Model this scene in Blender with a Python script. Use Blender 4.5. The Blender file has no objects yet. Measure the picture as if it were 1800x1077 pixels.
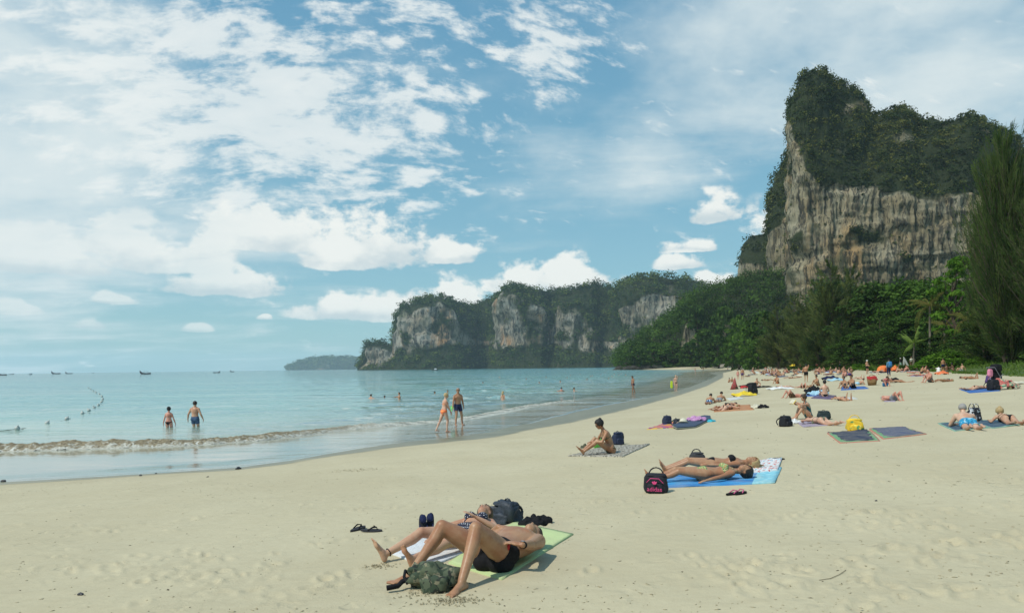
import bpy, math, random
import numpy as np
from mathutils import Vector, Matrix

SC = bpy.context.scene
COL = SC.collection
R = math.radians
random.seed(7)
RNG = np.random.default_rng(7)

# ------------------------------------------------------------------ camera
FPX = 1150.0; HX = 900.0; HY = 645.0; CAMZ = 2.7; TILT = 0.0125
cam_d = bpy.data.cameras.new('camera'); cam = bpy.data.objects.new('camera', cam_d); COL.objects.link(cam)
cam_d.sensor_width = 36; cam_d.lens = 36*FPX/1800
cam_d.shift_y = (HY-538.5)/1800
cam_d.clip_start = 0.1; cam_d.clip_end = 30000
cam.matrix_world = Matrix.Translation((0, 0, CAMZ)) @ Matrix.Rotation(R(90), 4, 'X') @ Matrix.Rotation(-math.atan(TILT), 4, 'Z')
SC.camera = cam

# ------------------------------------------------------------------ colour management, render
SC.view_settings.view_transform = 'Standard'; SC.view_settings.look = 'None'
SC.view_settings.gamma = 1.0; SC.view_settings.use_curve_mapping = False
SC.view_settings.exposure = 0.0
SC.cycles.max_bounces = 6; SC.cycles.transparent_max_bounces = 12
SC.cycles.volume_bounces = 1

# ------------------------------------------------------------------ sun
SUN = Vector((-0.80, -0.52, 0)).normalized()*math.cos(R(54)); SUN.z = math.sin(R(54))
sd = bpy.data.lights.new('sun', 'SUN'); so = bpy.data.objects.new('sun', sd); COL.objects.link(so)
sd.energy = 3.3; sd.angle = R(1.2); sd.color = (1.0, 0.965, 0.88)
so.rotation_euler = SUN.to_track_quat('Z', 'Y').to_euler(); so.location = (-40, -30, 80)

def ray(px, py):
    dx = px-HX; dy = py-HY; n = math.sqrt(1+TILT*TILT); c = 1/n; s = TILT/n
    return Vector((dx*c-dy*s, FPX, -(dx*s+dy*c)))/FPX
def azel(px, py):
    d = ray(px, py); return math.atan2(d.x, d.y), math.atan2(d.z, math.hypot(d.x, d.y))
def atz(px, py, z=0.0):
    d = ray(px, py); t = (z-CAMZ)/d.z
    return Vector((0, 0, CAMZ))+d*t
def aty(px, py, Y):
    return Vector((0, 0, CAMZ))+ray(px, py)*Y

# ------------------------------------------------------------------ node helpers
class NT:
    def __init__(s, tree): s.t = tree; s.n = tree.nodes; s.l = tree.links
    def new(s, typ, **kw):
        n = s.n.new(typ)
        for k, v in kw.items(): setattr(n, k, v)
        return n
    def put(s, sock, v):
        if v is None: return
        if isinstance(v, bpy.types.NodeSocket): s.l.new(v, sock)
        elif isinstance(v, bpy.types.Node): s.l.new(v.outputs[0], sock)
        else:
            if hasattr(sock, 'default_value'):
                try: sock.default_value = v
                except Exception:
                    sock.default_value = (v[0], v[1], v[2], 1.0) if hasattr(v, '__len__') else (v, v, v)
    def m(s, op, a, b=None, c=None, clamp=False):
        n = s.new('ShaderNodeMath', operation=op, use_clamp=clamp)
        s.put(n.inputs[0], a); s.put(n.inputs[1], b); s.put(n.inputs[2], c)
        return n.outputs[0]
    def vm(s, op, a, b=None, out=0):
        n = s.new('ShaderNodeVectorMath', operation=op)
        s.put(n.inputs[0], a); s.put(n.inputs[1], b)
        return n.outputs[out]
    def noise(s, vec, scale=1.0, detail=4.0, rough=0.5, dist=0.0, out='Fac'):
        n = s.new('ShaderNodeTexNoise'); s.put(n.inputs['Vector'], vec)
        n.inputs['Scale'].default_value = scale; n.inputs['Detail'].default_value = detail
        n.inputs['Roughness'].default_value = rough; n.inputs['Distortion'].default_value = dist
        return n.outputs[out]
    def vor(s, vec, scale=1.0, out='Distance', feature='F1', rand=1.0):
        n = s.new('ShaderNodeTexVoronoi', feature=feature); s.put(n.inputs['Vector'], vec)
        n.inputs['Scale'].default_value = scale; n.inputs['Randomness'].default_value = rand
        return n.outputs[out]
    def ramp(s, fac, stops, interp='LINEAR'):
        n = s.new('ShaderNodeValToRGB'); s.put(n.inputs[0], fac); e = n.color_ramp.elements
        n.color_ramp.interpolation = interp
        while len(e) < len(stops): e.new(0.5)
        for i, (p, c) in enumerate(stops):
            e[i].position = p
            e[i].color = (c, c, c, 1) if not hasattr(c, '__len__') else (c[0], c[1], c[2], 1)
        return n.outputs[0]
    def mix(s, fac, a, b, blend='MIX'):
        n = s.new('ShaderNodeMix', data_type='RGBA', blend_type=blend); n.clamp_factor = True
        s.put(n.inputs[0], fac); s.put(n.inputs[6], a); s.put(n.inputs[7], b)
        return n.outputs[2]
    def map(s, v, a, b, c=0.0, d=1.0, smooth=True):
        n = s.new('ShaderNodeMapRange'); n.interpolation_type = 'SMOOTHSTEP' if smooth else 'LINEAR'
        s.put(n.inputs[0], v); s.put(n.inputs[1], a); s.put(n.inputs[2], b); s.put(n.inputs[3], c); s.put(n.inputs[4], d)
        return n.outputs[0]
    def sep(s, v):
        n = s.new('ShaderNodeSeparateXYZ'); s.put(n.inputs[0], v); return n.outputs
    def comb(s, x, y, z):
        n = s.new('ShaderNodeCombineXYZ'); s.put(n.inputs[0], x); s.put(n.inputs[1], y); s.put(n.inputs[2], z); return n.outputs[0]
    def scalev(s, v, sc): return s.vm('MULTIPLY', v, sc)
    def attr(s, name, out='Fac'):
        n = s.new('ShaderNodeAttribute', attribute_name=name); return n.outputs[out]
    def bump(s, h, strength=0.3, dist=0.02, nrm=None):
        n = s.new('ShaderNodeBump'); n.inputs['Strength'].default_value = strength
        n.inputs['Distance'].default_value = dist; s.put(n.inputs['Height'], h); s.put(n.inputs['Normal'], nrm)
        return n.outputs[0]

# ------------------------------------------------------------------ world: daylight sky with clouds by direction
W = bpy.data.worlds.new('World'); SC.world = W; W.use_nodes = True
W.node_tree.nodes.clear(); w = NT(W.node_tree)
sky = w.new('ShaderNodeTexSky', sky_type='NISHITA'); sky.sun_disc = False
sky.sun_elevation = R(54); sky.sun_rotation = math.atan2(SUN.x, SUN.y)
sky.altitude = 0; sky.air_density = 1.0; sky.dust_density = 1.2; sky.ozone_density = 2.2
tc = w.new('ShaderNodeTexCoord')
D = tc.outputs['Generated']
dx_, dy_, dz_ = w.sep(D)[:3]
az = w.m('ARCTAN2', dx_, dy_)
el = w.m('ARCSINE', dz_)
elp = w.m('MAXIMUM', el, 0.0)
# base sky, slightly cyan as in the hazy tropical air
base = w.mix(1.0, sky.outputs[0], (0.92, 1.26, 1.16), 'MULTIPLY')
hz = w.m('POWER', w.m('SUBTRACT', 1.0, w.m('MINIMUM', w.m('MULTIPLY', elp, 1.6), 1.0)), 3.0)
base = w.mix(0.65, base, w.ramp(w.m('MULTIPLY', elp, 1.0), [(0.0, (3.5, 5.9, 6.6)), (0.08, (3.1, 5.5, 6.5)), (0.25, (2.35, 4.95, 6.4)), (0.5, (1.6, 4.0, 6.0)), (1.0, (1.0, 2.8, 5.4))]))
# high thin layer, projected on a plane overhead
den = w.m('ADD', w.m('MAXIMUM', dz_, 0.0), 0.10)
qx = w.m('DIVIDE', dx_, den); qy = w.m('DIVIDE', dy_, den)
Q = w.comb(qx, qy, 0.0)
def blob(px, py, wx, wy, az=az, el=el):
    """soft ellipse in azimuth/elevation, 1 at its centre"""
    a, e = azel(px, py); sx = wx/FPX; sy = wy/FPX
    u = w.m('DIVIDE', w.m('SUBTRACT', az, a), sx); v = w.m('DIVIDE', w.m('SUBTRACT', el, e), sy)
    return w.m('SUBTRACT', 1.0, w.m('SQRT', w.m('ADD', w.m('MULTIPLY', u, u), w.m('MULTIPLY', v, v))))
def vmax(lst):
    o = lst[0]
    for x in lst[1:]: o = w.m('MAXIMUM', o, x)
    return o
AE = w.comb(az, el, 0.0)
warp = w.noise(w.scalev(Q, (1.0, 1.0, 1.0)), 1.3, 3, 0.5, out='Color')
Qw = w.vm('ADD', Q, w.scalev(w.vm('SUBTRACT', warp, (0.5, 0.5, 0.5)), (0.16, 0.16, 0.16)))
veil = w.m('ADD', w.m('MULTIPLY', w.noise(w.scalev(Qw, (0.75, 1.1, 1)), 1.0, 7, 0.6, 0.25), 0.7), w.m('MULTIPLY', w.noise(w.scalev(AE, (1, 1.5, 1)), 6.0, 5, 0.6), 0.3))
veil_cov = vmax([w.m('MULTIPLY', blob(-120, 120, 430, 520), 1.9), w.m('MULTIPLY', blob(1600, 40, 520, 230), 2.2),
                 w.m('MULTIPLY', blob(200, 430, 560, 200), 0.9), w.m('MULTIPLY', blob(1120, 270, 380, 200), 0.75), 0.12])
veil_cov = w.m('MINIMUM', veil_cov, 1.0)
veil_a = w.map(w.m('ADD', w.m('MULTIPLY', veil_cov, 0.29), veil), 0.53, 0.86, 0.0, 0.93)
# rippled altocumulus in rows
rp = w.new('ShaderNodeMapping'); rp.inputs['Rotation'].default_value = (0, 0, R(-22)); w.put(rp.inputs['Vector'], Qw)
AEw = w.vm('ADD', w.comb(az, w.m('SUBTRACT', el, w.m('MULTIPLY', w.m('MULTIPLY', w.m('ADD', az, 0.22), w.m('ADD', az, 0.22)), -0.35)), 0.0), w.scalev(w.vm('SUBTRACT', warp, (0.5, 0.5, 0.5)), (0.05, 0.05, 0.0)))
rip = w.noise(w.scalev(AEw, (11.0, 34.0, 1)), 1.0, 6, 0.6, 0.2)
rip2 = w.noise(w.scalev(AEw, (24.0, 46.0, 1)), 1.0, 6, 0.62)
ripn = w.m('ADD', w.m('MULTIPLY', rip, 0.6), w.m('MULTIPLY', rip2, 0.4))
rip_cov = vmax([blob(470, 200, 520, 250), w.m('MULTIPLY', blob(980, 70, 160, 120), 0.8), w.m('MULTIPLY', blob(750, 20, 230, 70), 0.7), w.m('MULTIPLY', blob(330, 60, 500, 130), 0.9), 0.0])
rip_a = w.map(w.m('ADD', w.m('MULTIPLY', rip_cov, 0.25), ripn), 0.555, 0.71, 0.0, 0.86)
# cumulus: flat-based heaps low over the sea and behind the cliffs (cx, base y, half width, height)
CUM = [(640, 452, 135, 120), (600, 462, 90, 70), (795, 455, 70, 52), (975, 512, 150, 76), (910, 508, 90, 50), (800, 558, 110, 86), (640, 556, 130, 52),
       (390, 512, 130, 62), (200, 440, 150, 60), (1250, 385, 55, 55), (1200, 468, 50, 34), (1345, 500, 75, 135), (1285, 520, 60, 50),
       (192, 531, 44, 20), (156, 574, 34, 24), (345, 581, 26, 14), (465, 560, 14, 10), (20, 548, 40, 22), (300, 470, 170, 90), (470, 430, 170, 80), (40, 470, 170, 70), (1240, 500, 30, 30), (1215, 440, 60, 28)]
cw = w.noise(w.scalev(AE, (1, 1.35, 1)), 16.0, 7, 0.56)
cw2 = w.noise(w.scalev(AE, (1, 1.2, 1)), 5.0, 3, 0.5)
fields = []; hgt = []
for i, (cx, cy, hw, hh) in enumerate(CUM):
    a, e = azel(cx, cy); sx = hw/FPX; sy = hh/FPX
    u = w.m('DIVIDE', w.m('SUBTRACT', az, a), sx); v = w.m('DIVIDE', w.m('SUBTRACT', el, e), sy)
    vv = w.m('MAXIMUM', v, w.m('MULTIPLY', v, -5.0))
    f = w.m('SUBTRACT', 1.0, w.m('SQRT', w.m('ADD', w.m('MULTIPLY', u, u), w.m('MULTIPLY', vv, vv))))
    fields.append(w.m('MULTIPLY', f, 1.0))
    hgt.append(w.m('MULTIPLY', w.m('MAXIMUM', f, 0.0), v))
F = vmax(fields); Hh = vmax(hgt)
cn = w.m('ADD', w.m('MULTIPLY', w.m('SUBTRACT', cw, 0.5), 2.3), w.m('MULTIPLY', w.m('SUBTRACT', cw2, 0.5), 1.0))
cum_d = w.m('ADD', F, cn)
cum_a = w.map(cum_d, 0.12, 0.42, 0.0, 1.0)
cum_a = w.m('MULTIPLY', cum_a, w.map(F, -0.15, 0.12, 0.0, 1.0))
shade = w.map(w.m('ADD', w.m('MULTIPLY', Hh, 2.6), w.m('MULTIPLY', w.m('SUBTRACT', cw, 0.5), 1.8)), -0.15, 0.5, 0.0, 1.0)
cum_c = w.mix(shade, (6.1, 7.0, 7.3), (9.0, 9.25, 8.9))
left = w.map(az, -0.75, 0.2, 1.0, 0.0)
veil_c = w.mix(veil, (5.6, 7.0, 7.5), (8.4, 8.9, 8.8))
c1 = w.mix(veil_a, base, veil_c)
c2 = w.mix(rip_a, c1, w.mix(w.m('MULTIPLY', rip, 1.2), (6.6, 7.6, 7.9), (9.0, 9.3, 9.1)))
# everything thins into the horizon haze
lowf = w.map(el, 0.0, 0.10, 0.25, 1.0)
c3 = w.mix(w.m('MULTIPLY', w.m('MULTIPLY', cum_a, w.map(az, -0.62, -0.28, 0.5, 0.96)), lowf), c2, cum_c)
bg = w.new('ShaderNodeBackground'); w.put(bg.inputs[0], c3); bg.inputs[1].default_value = 0.1
wo = w.new('ShaderNodeOutputWorld'); w.put(wo.inputs[0], bg)
W.cycles.sampling_method = 'MANUAL'; W.cycles.sample_map_resolution = 512

# ------------------------------------------------------------------ object helpers
def tag(o, label=None, cat=None, group=None, kind=None):
    if label: o['label'] = label
    if cat: o['category'] = cat
    if group: o['group'] = group
    if kind: o['kind'] = kind
    return o
def link(name, me, mat=None, parent=None, loc=None, rz=None, smooth=True):
    o = bpy.data.objects.new(name, me); COL.objects.link(o)
    if mat is not None:
        for mm in (mat if isinstance(mat, (list, tuple)) else [mat]): me.materials.append(mm)
    if parent: o.parent = parent
    if loc is not None: o.location = loc
    if rz is not None: o.rotation_euler[2] = rz
    if smooth and me.polygons: me.polygons.foreach_set('use_smooth', np.ones(len(me.polygons), bool))
    return o
def mesh_np(name, V, F, k=None):
    """fast mesh from numpy arrays; F is (n,k) with k = 3 or 4"""
    V = np.asarray(V, np.float32); F = np.asarray(F, np.int32); k = F.shape[1]
    me = bpy.data.meshes.new(name)
    me.vertices.add(len(V)); me.vertices.foreach_set('co', V.ravel())
    me.loops.add(F.size); me.loops.foreach_set('vertex_index', F.ravel())
    me.polygons.add(len(F)); me.polygons.foreach_set('loop_start', np.arange(0, F.size, k, dtype=np.int32))
    me.polygons.foreach_set('loop_total', np.full(len(F), k, np.int32))
    me.update(calc_edges=True); return me
def fattr(me, name, arr, dom='POINT'):
    a = me.attributes.new(name, 'FLOAT', dom); a.data.foreach_set('value', np.asarray(arr, np.float32).ravel())
def empty(name, loc=(0, 0, 0), rz=0):
    o = bpy.data.objects.new(name, None); COL.objects.link(o); o.location = loc; o.rotation_euler[2] = rz
    o.empty_display_size = 0.1; return o

def unit(v): return v/(np.linalg.norm(v, axis=-1, keepdims=True)+1e-9)
_MC = {}
def mat(name, color=(0.5, 0.5, 0.5), rough=0.8, spec=0.3, var=0.15, scale=30, bump=0.0, bdist=0.004, metal=0.0, trans=0.0, obj=False):
    """plain procedural material: base colour broken up with noise, optional relief"""
    if name in _MC: return _MC[name]
    m = bpy.data.materials.new(name); m.use_nodes = True; m.node_tree.nodes.clear(); n = NT(m.node_tree)
    tc = n.new('ShaderNodeTexCoord').outputs['Object']
    nz = n.noise(tc, scale, 4, 0.6)
    a = tuple(c*(1-var) for c in color); b = tuple(min(1, c*(1+var)) for c in color)
    c = n.mix(n.map(nz, 0.3, 0.7, 0, 1), a, b)
    p = n.new('ShaderNodeBsdfPrincipled'); n.put(p.inputs['Base Color'], c)
    p.inputs['Roughness'].default_value = rough; p.inputs['Metallic'].default_value = metal
    p.inputs['Specular IOR Level'].default_value = spec
    if bump: n.put(p.inputs['Normal'], n.bump(n.noise(tc, scale*1.5, 3, 0.6), bump, bdist))
    o = n.new('ShaderNodeOutputMaterial'); n.put(o.inputs[0], p.outputs[0])
    m.diffuse_color = (*color, 1); _MC[name] = m
    return m

# ------------------------------------------------------------------ numpy noise
def _hash(ix, iy, iz, s):
    h = (ix.astype(np.int64)*374761393 + iy.astype(np.int64)*668265263 + iz.astype(np.int64)*2147483647 + s*144665) & 0xffffffff
    h = ((h ^ (h >> 13))*1274126177) & 0xffffffff
    h = (h ^ (h >> 16)) & 0xffffffff
    return h/4294967295.0
def vnoise(P, s=0):
    P = np.asarray(P, float); i = np.floor(P).astype(np.int64); f = P-i; f = f*f*(3-2*f)
    r = 0
    for a in (0, 1):
        for b in (0, 1):
            for c in (0, 1):
                wgt = (f[..., 0] if a else 1-f[..., 0])*(f[..., 1] if b else 1-f[..., 1])*(f[..., 2] if c else 1-f[..., 2])
                r = r + wgt*_hash(i[..., 0]+a, i[..., 1]+b, i[..., 2]+c, s)
    return r
def fbm(P, o=4, s=0, rough=0.5):
    P = np.asarray(P, float); r = 0; a = 1; t = 0
    for k in range(o):
        r = r+a*(vnoise(P*(2**k)+k*17.3, s+k)-0.5); t += a; a *= rough
    return r/t*2
def n2(x, y, sc, o=4, s=0): return fbm(np.stack([x*sc, y*sc, np.zeros_like(x)+0.37], -1), o, s)

# ------------------------------------------------------------------ shore geometry
def poly_px(pts, z): return [tuple(atz(px, py, z)[:2]) for px, py in pts]
wet_line = [(-400, -150), (-120, -40), (-40, 6)] + poly_px([(0, 848), (120, 841), (300, 829), (420, 822), (500, 812), (580, 799), (700, 783), (800, 773), (870, 766), (930, 753), (1000, 741), (1100, 718), (1187, 695), (1240, 678), (1270, 663)], 0.10) + \
    [(66, 205), (88, 262), (108, 318), (100, 352), (88, 395), (80, 440), (82, 476), (100, 505), (400, 700), (3000, 900), (3000, -150), (-400, -150)]
water_line = [(-400, -149), (-120, -39), (-40, 6.2)] + poly_px([(0, 847), (120, 840), (300, 828), (420, 820), (500, 809), (580, 795), (700, 777), (800, 766), (870, 757), (930, 738), (1000, 720), (1100, 702), (1187, 687), (1235, 670), (1262, 659)], 0.05) + \
    [(62, 208), (83, 265), (104, 320), (97, 352), (84, 395), (77, 440), (80, 480), (98, 510), (400, 705), (3000, 905), (3000, -149), (-400, -149)]
foam_line = [(-400, -135), (-120, -26), (-45, 13)] + poly_px([(0, 790), (120, 787), (250, 783), (350, 779), (450, 772), (520, 764), (600, 754), (680, 747), (750, 741), (810, 735), (870, 725), (930, 712), (1000, 703), (1080, 691), (1150, 672), (1205, 657)], 0.02) + \
    [(58, 225), (80, 275), (100, 325), (94, 352), (80, 395), (73, 440), (78, 484), (96, 515), (400, 710), (3000, 910), (3000, -148), (-400, -148)]
verge_line = [(34, -60), (35, 0), (36.5, 30), (38, 42), (39.8, 50), (43.5, 59), (47.5, 68), (51, 77), (54.7, 86), (57.5, 98), (61, 118), (75, 150), (96, 210), (116, 280), (124, 316), (135, 345), (3000, 600), (3000, -60), (34, -60)]
def sdist(x, y, poly):
    """distance to a closed polygon, positive inside (inland)"""
    P = np.array(poly, float); A = P[:-1]; B = P[1:]
    best = np.full(x.shape, 1e18); ins = np.zeros(x.shape, bool)
    for (ax, ay), (bx, by) in zip(A, B):
        ex, ey = bx-ax, by-ay; L = ex*ex+ey*ey+1e-12
        t = np.clip(((x-ax)*ex+(y-ay)*ey)/L, 0, 1)
        d = (x-ax-t*ex)**2+(y-ay-t*ey)**2; best = np.minimum(best, d)
        c = ((ay > y) != (by > y)) & (x < ex*(y-ay)/(ey+1e-12)+ax); ins ^= c
    return np.where(ins, 1, -1)*np.sqrt(best)
def sstep(a, b, x): t = np.clip((x-a)/(b-a), 0, 1); return t*t*(3-2*t)
FEET = [(1560, 905, .7, .5, 30), (1590, 925, .5, .3, 18), (1625, 968, .55, .35, 26), (1780, 950, .5, .5, 26), (1790, 845, .6, .4, 18), (1400, 905, .9, .4, 10), (1300, 1030, .8, .4, 8), (1690, 820, 1.2, .8, 16), (625, 824, .35, .2, 5),
        (1470, 690, 1.2, .6, 9), (1640, 700, 1.6, 1.0, 20), (1730, 890, 1.0, .6, 14), (1240, 1000, .8, .5, 8), (1500, 850, 1.4, .8, 20), (620, 895, 1.6, .6, 12), (300, 985, 1.8, .5, 18), (500, 1010, 1.6, .4, 16), (150, 930, 1.8, .6, 14), (1430, 1000, 1.2, .5, 12), (1700, 1030, .8, .3, 10)]
DIM = []
def Hraw(x, y):
    d = sdist(x, y, wet_line); v = sdist(x, y, verge_line)
    k = 0.062
    up = k*np.minimum(d, 22)+0.006*np.clip(d-22, 0, 60)
    z = np.where(d > 0, 0.06+up, 0.06+d*0.033)
    z = z+np.where(v > 0, 0.19*np.clip(v, 0, 6)+0.03*np.clip(v-6, 0, 60), 0)
    m = sstep(0, 4, d)
    z = z+m*(0.05*n2(x, y, 0.16, 3, 3)+0.010*n2(x, y, 0.9, 3, 5))
    return np.maximum(z, -6), d, v
def H(x, y):
    return float(Hraw(np.array([float(x)]), np.array([float(y)]))[0][0])
def gp(px, py, lift=0.0):
    """where the line of sight through this point of the photograph meets the ground (or the sea surface)"""
    d = ray(px, py); lo, hi = 1.5, 900.0
    ts = np.geomspace(1.5, 900, 500); zz = np.maximum(Hraw(ts*d.x, ts*d.y)[0], 0)+lift
    below = (CAMZ+ts*d.z) < zz; i = int(np.argmax(below)) if below.any() else len(ts)-1
    a, b = ts[max(i-1, 0)], ts[i]
    for _ in range(14):
        mth = (a+b)/2
        if CAMZ+mth*d.z < max(H(mth*d.x, mth*d.y), 0)+lift: b = mth
        else: a = mth
    return Vector((b*d.x, b*d.y, max(H(b*d.x, b*d.y), 0)))
FEET += [(random.uniform(1050, 1790), random.uniform(690, 1060), .9, .35, 7) for _ in range(22)]+[(random.uniform(20, 900), random.uniform(900, 1065), .8, .3, 4) for _ in range(7)]
for cx, cy, ax_, ay_, n_ in FEET:
    c = gp(cx, cy)
    for _ in range(n_):
        DIM.append((c.x+random.gauss(0, ax_*.5), c.y+random.gauss(0, ay_*.5), random.uniform(.03, .08), random.uniform(0, 3.14), random.uniform(.006, .022)))

# camera-centred polar grid shared by the sand sheet and the sea sheet
th = np.concatenate([np.linspace(-180, -44, 34)[:-1], np.linspace(-44, 44, 500), np.linspace(44, 180, 34)[1:-1]])
rr = np.concatenate([[0.4, 1.2, 2.2], np.geomspace(3.2, 60, 280), np.geomspace(60, 700, 130)[1:], np.geomspace(700, 9000, 20)[1:]])
TH, RR = np.meshgrid(np.radians(th), rr)
GX = (RR*np.sin(TH)).ravel(); GY = (RR*np.cos(TH)).ravel()
nT, nR = len(th), len(rr)
def grid_faces(nr, nt, wrap=True):
    i = np.arange(nr-1)[:, None]; j = np.arange(nt if wrap else nt-1)[None, :]
    a = i*nt+j; b = i*nt+(j+1) % nt; c = (i+1)*nt+(j+1) % nt; d = (i+1)*nt+j
    return np.stack([a+0*b, b+0*a, c, d+0*b], -1).reshape(-1, 4)
GZ, GD, GV = Hraw(GX, GY)
GW = sdist(GX, GY, water_line); GF = sdist(GX, GY, foam_line)
sandz = GZ.copy()
for cx, cy, rad, rot, dep in DIM:
    r2 = (GX-cx)**2+(GY-cy)**2; msk = r2 < (rad*3.2)**2
    if not msk.any(): continue
    ux = (GX[msk]-cx)*math.cos(rot)+(GY[msk]-cy)*math.sin(rot); uy = -(GX[msk]-cx)*math.sin(rot)+(GY[msk]-cy)*math.cos(rot)
    q = np.sqrt((ux/(rad*1.7))**2+(uy/rad)**2)
    sandz[msk] += dep*(-1.2*np.exp(-(q/.7)**2)+0.85*np.exp(-((q-1.25)/.33)**2))
sandF = grid_faces(nR, nT)
inl = sstep(2.0, -1.0, GV)
zs = sandz
landF = sandF[(GD[sandF].max(1) > -60) | (GV[sandF].max(1) > -60)]
me = mesh_np('beach', np.stack([GX, GY, zs], -1), landF[:, ::-1])
fattr(me, 'shore', GD); fattr(me, 'verge', GV); fattr(me, 'waterd', GW)
m = bpy.data.materials.new('sand'); m.use_nodes = True; m.node_tree.nodes.clear(); n = NT(m.node_tree)
pos = n.new('ShaderNodeNewGeometry').outputs['Position']
d = n.attr('shore')
dj = n.m('ADD', d, n.m('MULTIPLY', n.m('SUBTRACT', n.noise(pos, 0.9, 3), 0.5), 0.5))
wet = n.map(dj, 0.35, -0.15, 0, 1)
big = n.noise(pos, 0.35, 5, 0.6); fine = n.noise(pos, 9.0, 6, 0.7); grit = n.noise(pos, 140.0, 2, 0.6)
dry = n.mix(n.map(big, 0.3, 0.7, 0, 1), (0.500, 0.432, 0.277), (0.556, 0.488, 0.322))
dry = n.mix(n.map(fine, 0.35, 0.75, 0, 0.35), dry, (0.44, 0.37, 0.23))
dry = n.mix(n.map(grit, 0.55, 0.8, 0, 0.5), dry, (0.30, 0.25, 0.16))
streak = n.noise(n.scalev(pos, (1.0, 3.2, 1.0)), 1.6, 5, 0.6)
dry = n.mix(n.map(streak, 0.56, 0.74, 0, 0.32), dry, (0.40, 0.34, 0.22))
damp = n.map(d, 2.2, 0.0, 0, 0.25)
dry = n.mix(damp, dry, (0.42, 0.36, 0.24))
wetc = n.mix(n.map(n.noise(n.scalev(pos, (0.5, 0.9, 1)), 1.3, 4), 0.3, 0.7, 0, 1), (0.185, 0.168, 0.100), (0.250, 0.230, 0.148))
c = n.mix(wet, dry, wetc)
vj = n.m('ADD', n.attr('verge'), n.m('MULTIPLY', n.m('SUBTRACT', n.noise(pos, 0.5, 4, 0.7), 0.5), 3.0))
grass = n.mix(n.noise(pos, 2.0, 5), (0.035, 0.065, 0.012), (0.10, 0.15, 0.03))
c = n.mix(n.map(vj, -0.4, 0.4, 0, 1), c, grass)
soil = n.map(vj, 10, 14, 0, 1)
c = n.mix(soil, c, (0.035, 0.03, 0.02))
p = n.new('ShaderNodeBsdfPrincipled'); n.put(p.inputs['Base Color'], c)
n.put(p.inputs['Roughness'], n.mix(wet, (0.92,)*3, (0.34,)*3)); p.inputs['Specular IOR Level'].default_value = 0.35
hb = n.m('ADD', n.m('MULTIPLY', n.noise(pos, 14.0, 6, 0.7), 0.6), n.m('MULTIPLY', streak, 1.2))
tr2 = n.noise(n.scalev(pos, (1.0, 1.0, 1.0)), 5.5, 6, 0.72, 1.2)
pits = n.map(n.vor(n.vm('ADD', pos, n.scalev(n.noise(pos, 3.0, 3, out='Color'), (0.4, 0.4, 0))), 3.1), 0.10, 0.30, 0, 1)
pitm = n.map(n.noise(pos, 0.6, 3), 0.46, 0.62, 0, 1)
hb = n.m('ADD', hb, n.m('ADD', n.m('MULTIPLY', n.m('MULTIPLY', pits, pitm), 1.1), n.m('MULTIPLY', n.m('MULTIPLY', n.map(tr2, 0.50, 0.62), pitm), 0.25)))
hb = n.m('MULTIPLY', hb, n.m('SUBTRACT', 1.0, n.m('MULTIPLY', wet, 0.93)))
n.put(p.inputs['Normal'], n.bump(hb, 0.45, 0.026))
o = n.new('ShaderNodeOutputMaterial'); n.put(o.inputs[0], p.outputs[0])
MAT_SAND = m
tag(link('beach', me, m), 'pale yellow sand beach with a wet edge and footprints', kind='structure')

# ------------------------------------------------------------------ sea
depth = np.maximum(-(GD-0.0), 0)
wob = 0.25*n2(GX, GY, 0.35, 3, 21)
W2 = GW+wob*sstep(-6, 0, GW)
film = sandz+0.012*np.clip(-W2/0.6, -1, 1)
amp = 0.022*sstep(0.5, 6, -GF)*(1-sstep(100, 400, RR.ravel()))
u = GX*0.35+GY*0.94
sw = np.sin(u*1.15+3*n2(GX, GY, 0.05, 2, 31))*amp + amp*1.5*fbm(np.stack([GX*0.6, GY*1.8, GX*0], -1), 3, 41)
sw = sw+0.17*sstep(-16, -3, GX)*sstep(22, 42, GY)*(1-sstep(120, 300, RR.ravel()))*sstep(1.5, 8, -GF)*fbm(np.stack([GX*0.62+0.3*GY, GY*0.42, GX*0+5], -1), 3, 43, 0.6)*(0.5+vnoise(np.stack([GX*0.03, GY*0.03, GX*0], -1), 44))
crest = 0.10*np.exp(-((GF+4.6+0.9*n2(GX, GY, 0.12, 2, 9))/0.8)**2)*sstep(-20, -6, GX-GY*0.0)*sstep(6, -4, GX)
zsea = np.maximum(sw+crest, film)
zsea = np.where(W2 > 0.6, sandz-0.25, zsea)
me = mesh_np('sea', np.stack([GX, GY, zsea], -1), sandF[GW[sandF].min(1) < 2.0][:, ::-1])
fattr(me, 'depth', depth); fattr(me, 'foamd', GF); fattr(me, 'waterd', W2)
m = bpy.data.materials.new('sea_water'); m.use_nodes = True; m.node_tree.nodes.clear(); n = NT(m.node_tree)
geo = n.new('ShaderNodeNewGeometry'); pos = geo.outputs['Position']
fd = n.attr('foamd'); wd = n.attr('waterd')
px_, py_, pz_ = n.sep(pos)[:3]
dist = n.vm('LENGTH', pos, out=1)
body = n.ramp(n.map(n.m('MULTIPLY', fd, -1.0), 0, 400, 0, 1, False), [(0.0, (0.33, 0.36, 0.25)), (0.018, (0.27, 0.40, 0.30)), (0.05, (0.20, 0.42, 0.35)), (0.2, (0.13, 0.345, 0.315)), (1.0, (0.085, 0.245, 0.25))])
patch = n.noise(n.scalev(pos, (0.012, 0.03, 1)), 1.0, 4, 0.55)
body = n.mix(n.map(patch, 0.35, 0.65, 0, 0.5), body, (0.085, 0.20, 0.215))
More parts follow.
